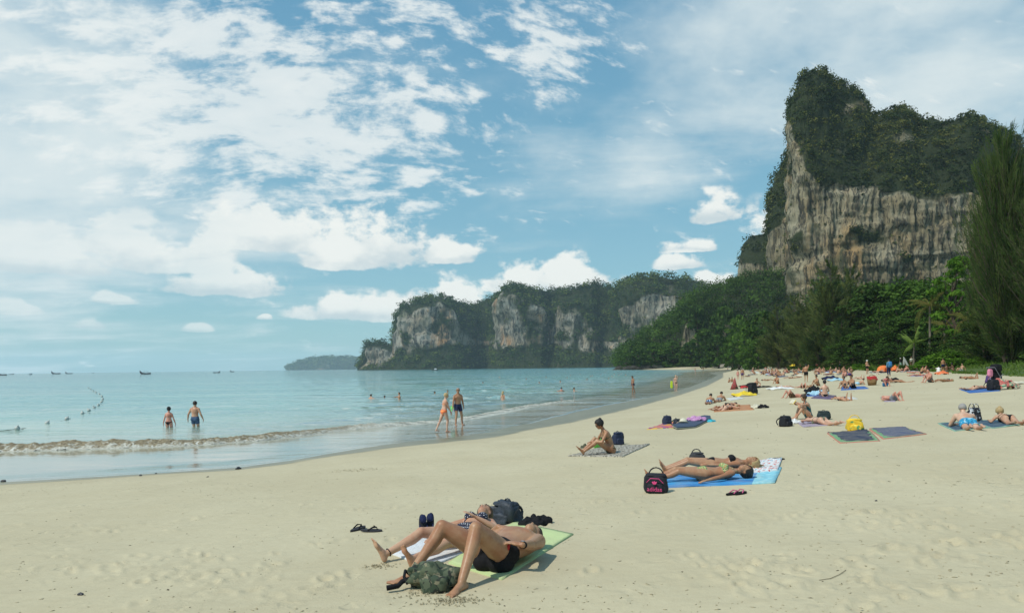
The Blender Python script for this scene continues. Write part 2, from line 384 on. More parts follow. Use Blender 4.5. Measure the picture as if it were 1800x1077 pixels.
# ripple height at several wavelengths; long crests across the view
r1 = n.noise(n.scalev(pos, (0.55, 1.5, 1)), 1.0, 5, 0.6, 0.5)
r2 = n.noise(n.scalev(pos, (2.2, 5.0, 1)), 1.0, 4, 0.6, 0.4)
r3 = n.noise(n.scalev(pos, (0.12, 0.4, 1)), 1.0, 3, 0.5)
calm = n.map(n.noise(n.scalev(pos, (0.02, 0.05, 1)), 1.0, 4, 0.6, 0.6), 0.36, 0.6, 0.25, 1.0)
chop = n.m('MULTIPLY', n.map(px_, -14.0, 2.0, 0.28, 1.0), calm)
open_ = n.map(fd, 0.0, -3.0, 0.10, 1.0)
hh = n.m('ADD', n.m('ADD', n.m('MULTIPLY', r1, 1.0), n.m('MULTIPLY', r2, 0.28)), n.m('MULTIPLY', r3, 2.2))
far_r = n.noise(n.scalev(pos, (0.55, 0.26, 1)), 1.0, 5, 0.7, 0.6)
hh = n.m('ADD', hh, n.m('MULTIPLY', far_r, n.map(py_, 25, 55, 0.0, 5.0)))
hh = n.m('MULTIPLY', hh, n.m('MULTIPLY', chop, open_))
nrm = n.bump(hh, 1.0, 0.42)
fres = n.new('ShaderNodeFresnel'); fres.inputs[0].default_value = 1.33; n.put(fres.inputs['Normal'], nrm)
gl = n.new('ShaderNodeBsdfGlossy'); gl.inputs['Roughness'].default_value = 0.05; n.put(gl.inputs['Normal'], nrm); gl.inputs['Color'].default_value = (1, 1, 1, 1)
df = n.new('ShaderNodeBsdfDiffuse')
# foam: streaky lace along the breaking line and behind it
lace = n.noise(n.scalev(pos, (1.2, 2.4, 1)), 2.2, 6, 0.7, 0.8)
fb = n.m('SUBTRACT', 1.0, n.m('ABSOLUTE', n.m('DIVIDE', n.m('ADD', fd, -0.25), 1.1)))
right = n.map(px_, -7.0, -3.0, 0.35, 0.75)
foam1 = n.map(n.m('ADD', n.m('MULTIPLY', n.m('MAXIMUM', fb, 0.0), 0.5), lace), 0.66, 0.86, 0, 1)
foam1 = n.m('MULTIPLY', foam1, n.m('MULTIPLY', right, n.map(py_, 34, 60, 1.0, 0.0)))
edge = n.map(n.m('ADD', n.m('ABSOLUTE', n.m('ADD', wd, 0.25)), n.m('MULTIPLY', lace, 0.5)), 0.28, 0.40, 0.55, 0)
foam = n.m('MAXIMUM', foam1, n.m('MULTIPLY', edge, 0.6))
silt = n.map(fd, -0.5, 1.2, 0, 1)
body = n.mix(silt, body, (0.36, 0.345, 0.245))
col = n.mix(foam, body, (0.72, 0.73, 0.66))
n.put(df.inputs[0], col)
tr = n.new('ShaderNodeBsdfTransparent')
dep = n.attr('depth')
alpha = n.m('SUBTRACT', 1.0, n.m('POWER', 2.718, n.m('MULTIPLY', dep, -0.30)))
alpha = n.m('MAXIMUM', alpha, n.map(wd, -0.3, -3.0, 0.0, 0.80))
alpha = n.m('MAXIMUM', n.m('MULTIPLY', alpha, 1.0), foam)
mx = n.new('ShaderNodeMixShader'); n.put(mx.inputs[0], alpha); n.put(mx.inputs[1], tr.outputs[0]); n.put(mx.inputs[2], df.outputs[0])
mx2 = n.new('ShaderNodeMixShader'); n.put(mx2.inputs[0], n.m('MULTIPLY', n.m('MULTIPLY', fres.outputs[0], 0.64), n.m('SUBTRACT', 1.0, n.m('MULTIPLY', foam, 0.9)))); n.put(mx2.inputs[1], mx.outputs[0]); n.put(mx2.inputs[2], gl.outputs[0])
o = n.new('ShaderNodeOutputMaterial'); n.put(o.inputs[0], mx2.outputs[0])
tag(link('sea', me, m), 'calm turquoise sea with small ripples and milky shallows', kind='structure')
# ------------------------------------------------------------------ rock and leaf materials
def rock_mat(name, s, light, tan, dark, orange, o_amt=0.5, haz=0):
    m = bpy.data.materials.new(name); m.use_nodes = True; m.node_tree.nodes.clear(); n = NT(m.node_tree)
    pos = n.new('ShaderNodeNewGeometry').outputs['Position']
    p = n.scalev(pos, (1/s, 1/s, 1/s))
    warp = n.scalev(n.vm('SUBTRACT', n.noise(p, 0.08, 3, out='Color'), (0.5, 0.5, 0.5)), (7, 7, 4))
    pw = n.vm('ADD', p, warp)
    st1 = n.noise(n.scalev(pw, (0.30, 0.30, 0.022)), 1.0, 6, 0.62)
    st2 = n.noise(n.scalev(pw, (0.9, 0.9, 0.05)), 1.0, 5, 0.62)
    blot = n.noise(pw, 0.055, 6, 0.62)
    fine = n.noise(p, 0.6, 6, 0.7)
    c = n.mix(n.map(blot, 0.38, 0.62), light, tan)
    c = n.mix(n.m('MULTIPLY', n.map(n.noise(n.scalev(pw, (0.05, 0.05, 0.018)), 1.0, 5, 0.6), 0.52, 0.68), o_amt), c, orange)
    c = n.mix(n.map(st1, 0.50, 0.62, 0, 0.88), c, dark)
    c = n.mix(n.map(st2, 0.51, 0.62, 0, 0.85), c, dark)
    c = n.mix(n.map(n.noise(n.scalev(pw, (0.5, 0.5, 0.04)), 1.0, 4, 0.6, 0.3), 0.60, 0.72, 0, 0.7), c, tuple(min(1, x*1.35) for x in light))
    c = n.mix(n.map(fine, 0.55, 0.75, 0, 0.55), c, tuple(x*0.55 for x in tan))
    moss = n.map(n.noise(p, 0.045, 5, 0.65), 0.56, 0.66, 0, 0.65)
    c = n.mix(moss, c, (0.055, 0.07, 0.035))
    b = n.new('ShaderNodeBsdfPrincipled'); n.put(b.inputs['Base Color'], c); b.inputs['Roughness'].default_value = 0.95
    b.inputs['Specular IOR Level'].default_value = 0.1
    h = n.m('ADD', n.m('MULTIPLY', st1, 1.0), n.m('ADD', n.m('MULTIPLY', st2, 0.5), n.m('MULTIPLY', fine, 0.35)))
    n.put(b.inputs['Normal'], n.bump(h, 1.0, 2.2*s))
    o = n.new('ShaderNodeOutputMaterial'); n.put(o.inputs[0], b.outputs[0]); return m
ROCK_T = rock_mat('tower_limestone', 1.0, (0.325, 0.288, 0.198), (0.24, 0.198, 0.118), (0.038, 0.037, 0.032), (0.38, 0.235, 0.10), 0.65)
ROCK_H = rock_mat('headland_limestone', 2.4, (0.32, 0.30, 0.245), (0.235, 0.20, 0.14), (0.040, 0.042, 0.038), (0.42, 0.22, 0.09), 0.95)
def leaf_mat(name, c0, c1, c2, trans=0.25):
    """leaf colour chosen per clump (attribute tone), darker and lighter individuals"""
    m = bpy.data.materials.new(name); m.use_nodes = True; m.node_tree.nodes.clear(); n = NT(m.node_tree)
    t = n.attr('tone')
    c = n.ramp(t, [(0.0, c0), (0.5, c1), (1.0, c2)])
    d = n.new('ShaderNodeBsdfDiffuse'); n.put(d.inputs[0], c)
    tl = n.new('ShaderNodeBsdfTranslucent'); n.put(tl.inputs[0], n.mix(1.0, c, (1.1, 1.25, 0.5), 'MULTIPLY'))
    mx = n.new('ShaderNodeMixShader'); mx.inputs[0].default_value = trans; n.put(mx.inputs[1], d.outputs[0]); n.put(mx.inputs[2], tl.outputs[0])
    o = n.new('ShaderNodeOutputMaterial'); n.put(o.inputs[0], mx.outputs[0]); return m
LEAF_FAR = leaf_mat('far_forest_leaves', (0.016, 0.034, 0.014), (0.048, 0.082, 0.025), (0.125, 0.155, 0.038))
LEAF_CAP = leaf_mat('clifftop_scrub_leaves', (0.012, 0.024, 0.009), (0.044, 0.066, 0.021), (0.145, 0.145, 0.040))
LEAF_DARK = leaf_mat('dark_broad_leaves', (0.018, 0.038, 0.012), (0.042, 0.080, 0.019), (0.085, 0.150, 0.030))
LEAF_MID = leaf_mat('mid_green_leaves', (0.030, 0.060, 0.014), (0.055, 0.110, 0.020), (0.095, 0.165, 0.030))
LEAF_BRIGHT = leaf_mat('bright_green_leaves', (0.045, 0.105, 0.014), (0.085, 0.180, 0.020), (0.140, 0.250, 0.035), 0.35)
LEAF_CAS = leaf_mat('casuarina_needles', (0.024, 0.048, 0.016), (0.055, 0.090, 0.026), (0.110, 0.145, 0.045), 0.3)
LEAF_CASB = leaf_mat('brownish_casuarina_needles', (0.036, 0.052, 0.019), (0.075, 0.100, 0.032), (0.145, 0.160, 0.052), 0.3)
LEAF_PALM = leaf_mat('palm_leaflets', (0.060, 0.085, 0.020), (0.125, 0.135, 0.035), (0.260, 0.190, 0.065), 0.3)
LEAF_YPALM = leaf_mat('young_palm_leaflets', (0.09, 0.15, 0.03), (0.15, 0.22, 0.05), (0.24, 0.30, 0.08), 0.3)
GRASS = leaf_mat('verge_grass', (0.06, 0.11, 0.02), (0.10, 0.17, 0.03), (0.17, 0.22, 0.06), 0.3)
BARK = mat('grey_brown_bark', (0.085, 0.065, 0.048), 0.95, 0.1, 0.35, 3, 0.6, 0.03)
BARKP = mat('pale_palm_bark', (0.17, 0.145, 0.11), 0.95, 0.1, 0.3, 4, 0.6, 0.02)

def leaf_quads(C, N, size, aspect=1.0, rng=RNG):
    """quads centred on C facing N (both n x 3), arbitrary spin"""
    n_ = len(C); size = np.broadcast_to(np.asarray(size, float), (n_,))
    t = unit(np.cross(N, unit(rng.normal(size=(n_, 3))))); b = np.cross(N, t)
    a = (t*size[:, None]*aspect); c = (b*size[:, None])
    V = np.stack([C-a*0.5, C-c*0.32+a*0.05, C+a*0.5, C+c*0.32+a*0.05], 1).reshape(-1, 3)
    F = np.arange(n_*4).reshape(-1, 4)
    return V, F
def clumps(centers, radii, K, leaf, up=0.35, squash=0.8, spread=0.8, rng=RNG, tone=None, shell=0.55):
    """leaf clumps: K leaves spread through the outer part of an ellipsoid round each centre"""
    n_ = len(centers); cen = np.repeat(centers, K, 0); rad = np.repeat(np.broadcast_to(radii, (n_,)), K)
    d = unit(rng.normal(size=(n_*K, 3))); d[:, 2] = np.where(d[:, 2] < -0.35, -d[:, 2], d[:, 2])
    f = shell+(1-shell)*rng.random(n_*K)
    off = d*(rad*f)[:, None]; off[:, 2] *= squash
    lump = 1+0.28*(vnoise((cen+off)*(1.6/np.maximum(rad, 1e-3))[:, None], 5)-0.5)*2
    C = cen+off*lump[:, None]
    N = unit(d+np.array([0, 0, up])+rng.normal(size=(n_*K, 3))*spread*0.6)
    lf = np.repeat(np.broadcast_to(leaf, (n_,)), K)*(0.65+0.7*rng.random(n_*K))
    V, F = leaf_quads(C, N, lf)
    if tone is None: tone = rng.random(n_)
    T = np.clip(np.repeat(tone, K)+rng.normal(size=n_*K)*0.16, 0, 1)
    return V, F, np.repeat(T, 4)
def leaf_obj(name, V, F, T, m, parent=None, smooth=False):
    me = mesh_np(name, V, F); fattr(me, 'tone', T)
    return link(name, me, m, parent, smooth=smooth)

# ------------------------------------------------------------------ massifs
def massif(name, ctrl, cols, rows, leafm, rockm, base_run, top_run, back, flute, lump, rock_noise, nclump, crad, K, leaf, label, seed=0, foot=-3.0, tuft=0.06, bare=0.5, cap_mat=None):
    """a cliffed hill: ctrl = (px, summit py, depth, rock-top py, rock-foot py[, summit set-back]) round the front"""
    rng = np.random.default_rng(seed+50)
    ctrl = [tuple(c)+(top_run,)*(6-len(c)) for c in ctrl]
    A = np.array(ctrl, float)
    seg = np.hypot(np.diff(A[:, 0]), np.diff(A[:, 2])*0.6)+1; t = np.concatenate([[0], np.cumsum(seg)])
    tt = np.linspace(0, t[-1], cols); P = np.stack([np.interp(tt, t, A[:, k]) for k in range(6)], 1)
    rb, rr_, rt_, rk = rows
    grid = []; typ = []
    for px, py, Y, rt, rbp, dt in P:
        d = ray(px, py); hdx = d.x
        def zof(pyy, YY): return CAMZ+ray(px, pyy).z*YY
        zb = max(zof(max(rbp, rt), Y), 0.3); zt = max(zof(rt, Y+2), zb+0.2)
        dts = dt; ztop = max(zof(py, Y+dts), zt+0.1)
        pr = []; ty = []
        for i in range(rb):
            s_ = i/rb; pr.append((Y-base_run*(1-s_)**1.3, foot+(zb-foot)*s_)); ty.append(0.0)
        for i in range(rr_):
            s_ = i/rr_; pr.append((Y+2*s_, zb+(zt-zb)*s_)); ty.append(1.0)
        for i in range(rt_):
            s_ = i/rt_; pr.append((Y+2+(dts-2)*s_, zt+(ztop-zt)*math.sin(s_*math.pi/2)**0.9)); ty.append(2.0)
        for i in range(rk+1):
            s_ = i/rk; pr.append((Y+dts+back*s_, ztop+(foot-ztop)*s_**1.7)); ty.append(2.0)
        grid.append([(hdx*yy, yy, zz) for yy, zz in pr]); typ.append(ty)
    G = np.array(grid); T = np.array(typ); nc, nr = G.shape[:2]
    # outward direction ~ horizontal normal of the plan curve, towards the viewer
    tan = np.gradient(G[:, rb+1, :2], axis=0); nm = np.stack([tan[:, 1], -tan[:, 0]], -1); nm = unit(nm)
    out = np.zeros_like(G); out[..., :2] = nm[:, None, :]
    front = (np.arange(nr) < rb+rr_+rt_*0.6).astype(float)
    Pn = G.copy()
    fl = fbm(np.stack([Pn[..., 0]/flute[1], Pn[..., 1]/flute[1], Pn[..., 2]/(flute[1]*flute[2])], -1), 4, seed+1, 0.6)
    fl = -np.abs(fl)*2+0.5
    bl = fbm(Pn/lump[1], 4, seed+2)
    ledge = fbm(np.stack([Pn[..., 0]/(flute[1]*3), Pn[..., 1]/(flute[1]*3), Pn[..., 2]/flute[1]*1.4], -1), 3, seed+4)
    isrock = (T == 1.0)
    zf = np.clip((G[..., 2]-foot)/8.0, 0, 1)
    D_ = (fl*flute[0]*np.where(isrock, 1.0, 0.3)+bl*lump[0]+ledge*flute[0]*0.6*isrock)*zf
    G = G+out*(D_*front[None, :])[..., None]
    G[..., 2] += (bl*lump[0]*0.45+fbm(Pn/(lump[1]*0.3), 3, seed+7)*lump[0]*0.3)*np.where(T == 2.0, 1, 0)*zf
    idx = np.arange(nc*nr).reshape(nc, nr)
    F = np.stack([idx[:-1, :-1], idx[1:, :-1], idx[1:, 1:], idx[:-1, 1:]], -1).reshape(-1, 4)
    V = G.reshape(-1, 3)
    # bare-rock mask with ragged borders
    nz = fbm(Pn/rock_noise, 4, seed+9)
    soft = np.where(isrock, bare+nz*1.7, -0.42+nz*1.25)
    k_ = np.array([1, 2, 1.]); k_ = k_/k_.sum()
    for _ in range(2): soft[:, 1:-1] = soft[:, :-2]*k_[0]+soft[:, 1:-1]*k_[1]+soft[:, 2:]*k_[2]
    rockness = np.clip(soft*3, 0, 1).reshape(-1)
    me = mesh_np(name, V, F); fattr(me, 'rock', rockness)
    m = rockm.copy(); nn = NT(m.node_tree)
    bs = [x for x in m.node_tree.nodes if x.type == 'BSDF_PRINCIPLED'][0]
    src = bs.inputs['Base Color'].links[0].from_socket
    soil = nn.mix(nn.noise(nn.new('ShaderNodeNewGeometry').outputs['Position'], 0.3, 4), (0.018, 0.026, 0.012), (0.04, 0.05, 0.02))
    nn.put(bs.inputs['Base Color'], nn.mix(nn.attr('rock'), soil, src))
    root = link(name, me, m); tag(root, label, kind='structure')
    # vegetation clumps over everything that is not bare rock
    a = V[F[:, 0]]; b = V[F[:, 1]]; c = V[F[:, 2]]
    nrm = np.cross(b-a, V[F[:, 3]]-a); area = np.linalg.norm(nrm, axis=1)
    fr = rockness[F].mean(1)
    rowi = F[:, 0] % nr
    vis = (rowi < rb+rr_+rt_+rk*0.35)
    wgt = area*np.where(vis, 1, 0)*np.clip(1-fr, tuft, 1)*np.where(a[:, 2] > 0.8, 1, 0)
    pick = rng.choice(len(F), nclump, p=wgt/wgt.sum())
    uv = rng.random((nclump, 2)); q = F[pick]
    C = (V[q[:, 0]]*((1-uv[:, :1])*(1-uv[:, 1:]))+V[q[:, 1]]*(uv[:, :1]*(1-uv[:, 1:]))+V[q[:, 2]]*(uv[:, :1]*uv[:, 1:])+V[q[:, 3]]*((1-uv[:, :1])*uv[:, 1:]))
    rad = crad*(0.5+1.5*rng.random(nclump)**2.6)*np.where(fr[pick] > 0.6, 0.45, 1.0)
    C[:, 2] += rad*0.25
    tone = np.clip(0.42+fbm(C/(crad*7), 3, seed+12)*1.1+rng.normal(size=nclump)*0.20, 0, 1)
    low = np.clip(1-(C[:, 2]-2)/(crad*9), 0, 1)
    tone = np.clip(tone+0.25*low, 0, 1)
    Vq, Fq, Tq = clumps(C, rad, K, leaf, rng=rng, tone=tone)
    nb_ = nclump//9; bi = rng.choice(nclump, nb_, replace=False); okb = fr[pick][bi] < .35; bi = bi[okb]; nb_ = len(bi)
    rb2 = crad*(1.15+.95*rng.random(nb_)); Cb = C[bi]+np.stack([0*rb2, 0*rb2, rb2*.25], -1)
    Vb, Fb, Tb = clumps(Cb, rb2, K*4, leaf*1.1, rng=rng, tone=np.clip(rng.normal(.45, .33, nb_), 0, 1), shell=.45, squash=.85)
    Fq = np.concatenate([Fq, Fb+len(Vq)]); Vq = np.concatenate([Vq, Vb]); Tq = np.concatenate([Tq, Tb])
    o = leaf_obj('foliage', Vq, Fq, Tq, leafm, root); tag(o, kind='stuff')
    return root

massif('far_headland', [
    (628, 649, 1430, 648, 649, 10), (632, 636, 1405, 638, 648, 15), (640, 620, 1395, 626, 646, 20), (646, 604, 1390, 611, 641, 22), (660, 602, 1385, 609, 640, 25), (675, 605, 1380, 612, 634, 28), (690, 605, 1378, 618, 628, 28),
    (694, 580, 1375, 586, 612, 20), (697, 552, 1368, 560, 610, 25), (712, 539, 1350, 547, 611), (722, 536, 1345, 552, 612), (740, 527, 1335, 541, 613), (757, 524, 1330, 536, 610), (775, 521, 1330, 534, 606), (795, 529, 1330, 543, 602),
    (808, 532, 1340, 588, 604), (822, 536, 1355, 598, 604), (832, 543, 1395, 598, 604), (846, 529, 1400, 600, 604), (860, 529, 1390, 600, 604), (868, 536, 1360, 598, 604),
    (873, 519, 1290, 532, 612), (886, 508, 1275, 518, 614), (905, 504, 1262, 514, 608), (930, 506, 1256, 528, 606), (952, 509, 1256, 545, 604), (968, 511, 1285, 584, 602), (982, 507, 1250, 549, 606), (1000, 508, 1232, 551, 613), (1020, 505, 1222, 553, 616), (1042, 499, 1216, 562, 618),
    (1054, 499, 1235, 598, 612), (1072, 506, 1210, 600, 612), (1088, 505, 1170, 598, 610), (1095, 500, 1125, 541, 604), (1110, 496, 1110, 529, 600), (1130, 489, 1100, 519, 594), (1150, 486, 1092, 515, 582), (1170, 490, 1085, 519, 577), (1192, 491, 1082, 518, 572), (1218, 492, 1082, 528, 574),
    (1238, 504, 1085, 560, 570), (1262, 508, 1090, 570, 575), (1300, 514, 1100, 580, 585), (1345, 525, 1120, 590, 600)],
    420, (10, 34, 14, 6), LEAF_FAR, ROCK_H, 40, 60, 150, (14.0, 26, 3.2), (17, 70), 30, 4200, 7.0, 13, 3.4,
    'wooded limestone headland with pale orange cliffs across the bay', seed=3, tuft=0.03, bare=0.55)
massif('small_cliff', [(1300, 470, 640, 474, 515, 8), (1302, 448, 610, 452, 515, 14), (1306, 430, 590, 462, 515), (1320, 415, 580, 462, 515), (1345, 410, 575, 458, 515), (1360, 402, 575, 455, 515), (1400, 400, 580, 455, 515), (1440, 420, 640, 460, 515)],
    60, (4, 22, 12, 5), LEAF_CAP, ROCK_T, 10, 30, 80, (3.5, 11, 4), (5, 30), 14, 500, 3.6, 13, 1.9,
    'small far cliff with a bushy cap left of the big rock tower', seed=11, bare=0.5)
massif('cliff_shoulder', [(1352, 480, 520, 488, 520, 6), (1351, 400, 500, 412, 520, 10), (1354, 345, 488, 405, 520, 26), (1362, 312, 484, 398, 520, 34), (1374, 292, 480, 392, 520, 40), (1388, 262, 476, 388, 520, 44), (1410, 240, 476, 380, 520), (1440, 230, 500, 380, 520)],
    70, (4, 34, 20, 5), LEAF_CAP, ROCK_T, 10, 45, 80, (3.0, 9, 6), (5, 30), 14, 1300, 3.0, 14, 1.6,
    'shadowed cliff shoulder with trees on top behind the big rock tower', seed=12, bare=0.55)
massif('limestone_tower', [
    (1402, 260, 520, 300, 520, 12), (1392, 195, 462, 232, 520, 14), (1388, 180, 428, 212, 520, 16), (1391, 172, 412, 240, 520, 22), (1400, 162, 404, 262, 520, 30), (1408, 138, 400, 282, 520, 34), (1418, 128, 397, 300, 520, 36), (1438, 125, 395, 322, 520, 40),
    (1455, 134, 394, 322, 520, 50), (1464, 152, 393, 318, 520), (1484, 160, 392, 322, 520), (1502, 166, 391, 326, 520), (1518, 184, 390, 324, 520), (1524, 204, 390, 330, 520), (1542, 216, 389, 332, 520), (1562, 205, 388, 336, 520), (1585, 198, 387, 340, 520), (1604, 206, 386, 346, 520),
    (1612, 220, 385, 352, 520), (1640, 214, 384, 356, 520), (1662, 224, 382, 352, 520), (1682, 214, 380, 344, 520), (1702, 207, 378, 336, 520), (1726, 214, 376, 346, 520), (1752, 232, 374, 360, 520), (1780, 250, 372, 370, 520), (1798, 272, 370, 380, 520), (1860, 300, 366, 390, 520), (1960, 350, 362, 400, 520), (2100, 420, 370, 440, 520)],
    460, (4, 110, 44, 8), LEAF_CAP, ROCK_T, 14, 72, 120, (4.6, 8.5, 5.5), (8, 34), 13, 7200, 2.5, 15, 1.25,
    'huge limestone rock tower with streaked grey cliff face and a shaggy green cap', seed=21, tuft=0.035, bare=0.62)
massif('wooded_hill', [
    (1084, 643, 520, 643, 643, 10), (1092, 632, 480, 633, 636, 30), (1104, 616, 452, 632, 634), (1130, 594, 445, 633, 635), (1160, 576, 440, 632, 634), (1190, 552, 436, 628, 630), (1206, 532, 434, 566, 600), (1218, 524, 432, 568, 602), (1230, 517, 430, 622, 626), (1252, 513, 428, 618, 624), (1275, 510, 420, 560, 592), (1288, 504, 418, 570, 594),
    (1305, 499, 405, 625, 628), (1322, 493, 400, 625, 628), (1350, 497, 390, 625, 628), (1380, 489, 380, 622, 625), (1402, 486, 370, 622, 625), (1440, 500, 330, 625, 628), (1500, 525, 280, 625, 628), (1600, 530, 230, 628, 630), (1700, 530, 200, 628, 630), (1850, 520, 175, 628, 630), (2050, 500, 160, 628, 630), (2300, 520, 150, 628, 630)],
    330, (8, 14, 36, 8), LEAF_DARK, ROCK_T, 30, 95, 120, (1.5, 10, 4), (7, 28), 12, 5200, 4.4, 17, 1.4,
    'dark wooded hill sloping down to the end of the beach', seed=31, tuft=0.05, bare=0.35, foot=-1.5)
massif('far_island', [(503, 648, 5200, 648.5, 649, 20), (512, 643, 5100, 644, 648, 60), (530, 636, 5050, 640, 648), (550, 632, 5030, 640, 648), (575, 630, 5020, 640, 648), (605, 630, 5020, 640, 648), (630, 632, 5040, 640, 648), (655, 638, 5080, 642, 648), (690, 646, 5200, 647, 648, 40)],
    90, (3, 4, 8, 4), LEAF_FAR, ROCK_H, 40, 200, 300, (4, 60, 2), (14, 180), 100, 1500, 16, 8, 11,
    'low blue island on the horizon left of the headland', seed=41, bare=-0.6)

# ------------------------------------------------------------------ waterline rocks at the hill foot
def boulder(name, r, seed, flat=0.7):
    import bmesh
    bm = bmesh.new(); bmesh.ops.create_icosphere(bm, subdivisions=3, radius=1)
    for v in bm.verts:
        p = np.array(v.co)*1.0; k = 1+0.5*float(fbm(p*1.3+seed*7.7, 3, seed))+0.15*float(fbm(p*4+seed, 2, seed+3))
        v.co = Vector((v.co.x*k*r, v.co.y*k*r*0.8, v.co.z*k*r*flat))
    me = bpy.data.meshes.new(name); bm.to_mesh(me); bm.free(); return me
ROCKD = mat('dark_shore_rock', (0.06, 0.055, 0.045), 0.95, 0.1, 0.5, 0.35, 0.8, 0.3)
ROCKP = mat('pale_shore_rock', (0.24, 0.22, 0.18), 0.95, 0.1, 0.4, 0.5, 0.8, 0.3)
bms = [boulder('boulder', 1.0, s) for s in range(5)]
for i_, (px, Y, r, pale) in enumerate([(1093, 436, 4.5, 0), (1102, 425, 4.0, 0), (1113, 424, 4.2, 0), (1124, 424, 3.6, 0), (1138, 424, 4.4, 0), (1156, 424, 5.2, 1), (1170, 424, 4.0, 0), (1182, 423, 3.2, 0), (1196, 422, 4.2, 0), (1209, 420, 3.4, 0), (1222, 418, 4.2, 0), (1236, 412, 3.4, 0), (1247, 405, 4.4, 0), (1257, 398, 4.8, 1), (1268, 388, 4.0, 1), (1278, 372, 3.4, 0), (1148, 421, 2.2, 0), (1232, 400, 2.0, 0)]):
    o = bpy.data.objects.new('shore_rock', bms[i_ % 5]); COL.objects.link(o)
    if not bms[i_ % 5].materials: bms[i_ % 5].materials.append(ROCKD)
    o.material_slots[0].link = 'OBJECT'; o.material_slots[0].material = ROCKP if pale else ROCKD
    o.location = (ray(px, 640).x*Y, Y, 0.6); o.scale = (r*1.25, r, r*(1.0 if pale else 0.75)); o.rotation_euler[2] = i_*1.3
    bms[i_ % 5].polygons.foreach_set('use_smooth', np.ones(len(bms[i_ % 5].polygons), bool))
    tag(o, 'pale weathered boulder at the foot of the wooded hill by the water' if pale else 'dark rock at the waterline under the wooded hill', 'rock', 'pale boulders under the wooded hill' if pale else 'dark rocks along the foot of the hill')
# ------------------------------------------------------------------ trees
def tubes(paths, sides=7):
    """paths: list of (points, radii) -> joined tapered tubes as V,F"""
    Vs = []; Fs = []; base = 0
    for pts, rad in paths:
        pts = np.array(pts, float); n_ = len(pts)
        t = np.gradient(pts, axis=0); t = unit(t)
        ref = np.array([0.31, 0.2, 0.93]) if abs(t[0, 2]) < 0.8 else np.array([1.0, 0.1, 0])
        a = unit(np.cross(t, ref)); b = np.cross(t, a)
        ang = np.linspace(0, 2*math.pi, sides, endpoint=False)
        ring = pts[:, None]+(a[:, None]*np.cos(ang)[None, :, None]+b[:, None]*np.sin(ang)[None, :, None])*np.array(rad, float)[:, None, None]
        Vs.append(ring.reshape(-1, 3))
        i = np.arange(n_-1)[:, None]*sides; j = np.arange(sides)[None, :]
        f = np.stack([base+i+j, base+i+(j+1) % sides, base+i+sides+(j+1) % sides, base+i+sides+j], -1).reshape(-1, 4)
        Fs.append(f); base += n_*sides
    return np.concatenate(Vs), np.concatenate(Fs)
def bend(p0, p1, n_, sag, rng, jit=0.0):
    p0 = np.array(p0, float); p1 = np.array(p1, float); t = np.linspace(0, 1, n_)[:, None]
    pts = p0+(p1-p0)*t; pts[:, 2] += (sag*4*t*(1-t))[:, 0]
    pts[1:-1] += rng.normal(size=(n_-2, 3))*jit
    return pts
def broadleaf_mesh(h, r, seed, K=260, leaf=0.34, base=0.28, layered=False, lobes=16, flat=0.75):
    rng = np.random.default_rng(seed)
    paths = []; top = np.array([rng.normal()*h*.04, rng.normal()*h*.04, h*0.62])
    tr = bend((0, 0, -0.3), top, 7, 0, rng, h*0.012); tr_r = np.linspace(h*0.026+.05, h*0.011, 7); paths.append((tr, tr_r))
    cs = []; rads = []
    for i in range(lobes):
        a = i*2.4+rng.random()*0.7; q = rng.random()
        zz = h*(base+(0.93-base)*((i+0.5)/lobes)); prof = math.sin(min(1, max(0.12, (zz/h-base)/(1-base)*1.02+0.16))*math.pi)**0.6
        rr0 = r*prof*(0.45+0.5*q)
        c = np.array([math.cos(a)*rr0, math.sin(a)*rr0, zz]); cs.append(c); rads.append(r*(0.30+0.22*rng.random())*(0.6 if layered else 1))
        st = tr[min(5, 2+int(i/lobes*4))]
        paths.append((bend(st, c, 5, h*0.02, rng, r*0.03), np.linspace(h*0.010, h*0.003, 5)))
    cs.append(np.array([0, 0, h*0.88])); rads.append(r*0.38)
    cs = np.array(cs); rads = np.array(rads)
    # second generation: small clumps on the surface of each lobe
    n2_ = 9; d = unit(rng.normal(size=(len(cs)*n2_, 3))); d[:, 2] = np.abs(d[:, 2])*1.0-0.25
    fl = 0.35 if layered else flat
    sub = np.repeat(cs, n2_, 0)+d*np.repeat(rads, n2_)[:, None]*np.array([1, 1, fl]); srad = np.repeat(rads, n2_)*(0.38+0.3*rng.random(len(sub)))
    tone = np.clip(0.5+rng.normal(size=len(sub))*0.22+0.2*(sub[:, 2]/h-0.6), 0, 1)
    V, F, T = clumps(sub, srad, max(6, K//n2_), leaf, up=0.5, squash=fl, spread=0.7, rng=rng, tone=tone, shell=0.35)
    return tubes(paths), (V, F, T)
def blades(P0, dirs, length, width, rng):
    """long thin drooping blades (two segments tapering to a tip) as triangles-in-quads"""
    n_ = len(P0); d = unit(dirs); s = unit(np.cross(d, unit(rng.normal(size=(n_, 3)))))*(np.broadcast_to(width, (n_,)))[:, None]*0.5
    L = np.broadcast_to(length, (n_,))[:, None]
    mid = P0+d*L*0.55; tip = P0+d*L; tip[:, 2] -= (L*0.16)[:, 0]
    V = np.stack([P0-s*0.4, P0+s*0.4, mid+s, mid-s, tip], 1).reshape(-1, 3)
    b = np.arange(n_)[:, None]*5
    F = np.concatenate([b+np.array([[0, 1, 2, 3]]), b+np.array([[3, 2, 4, 4]])])
    return V, F
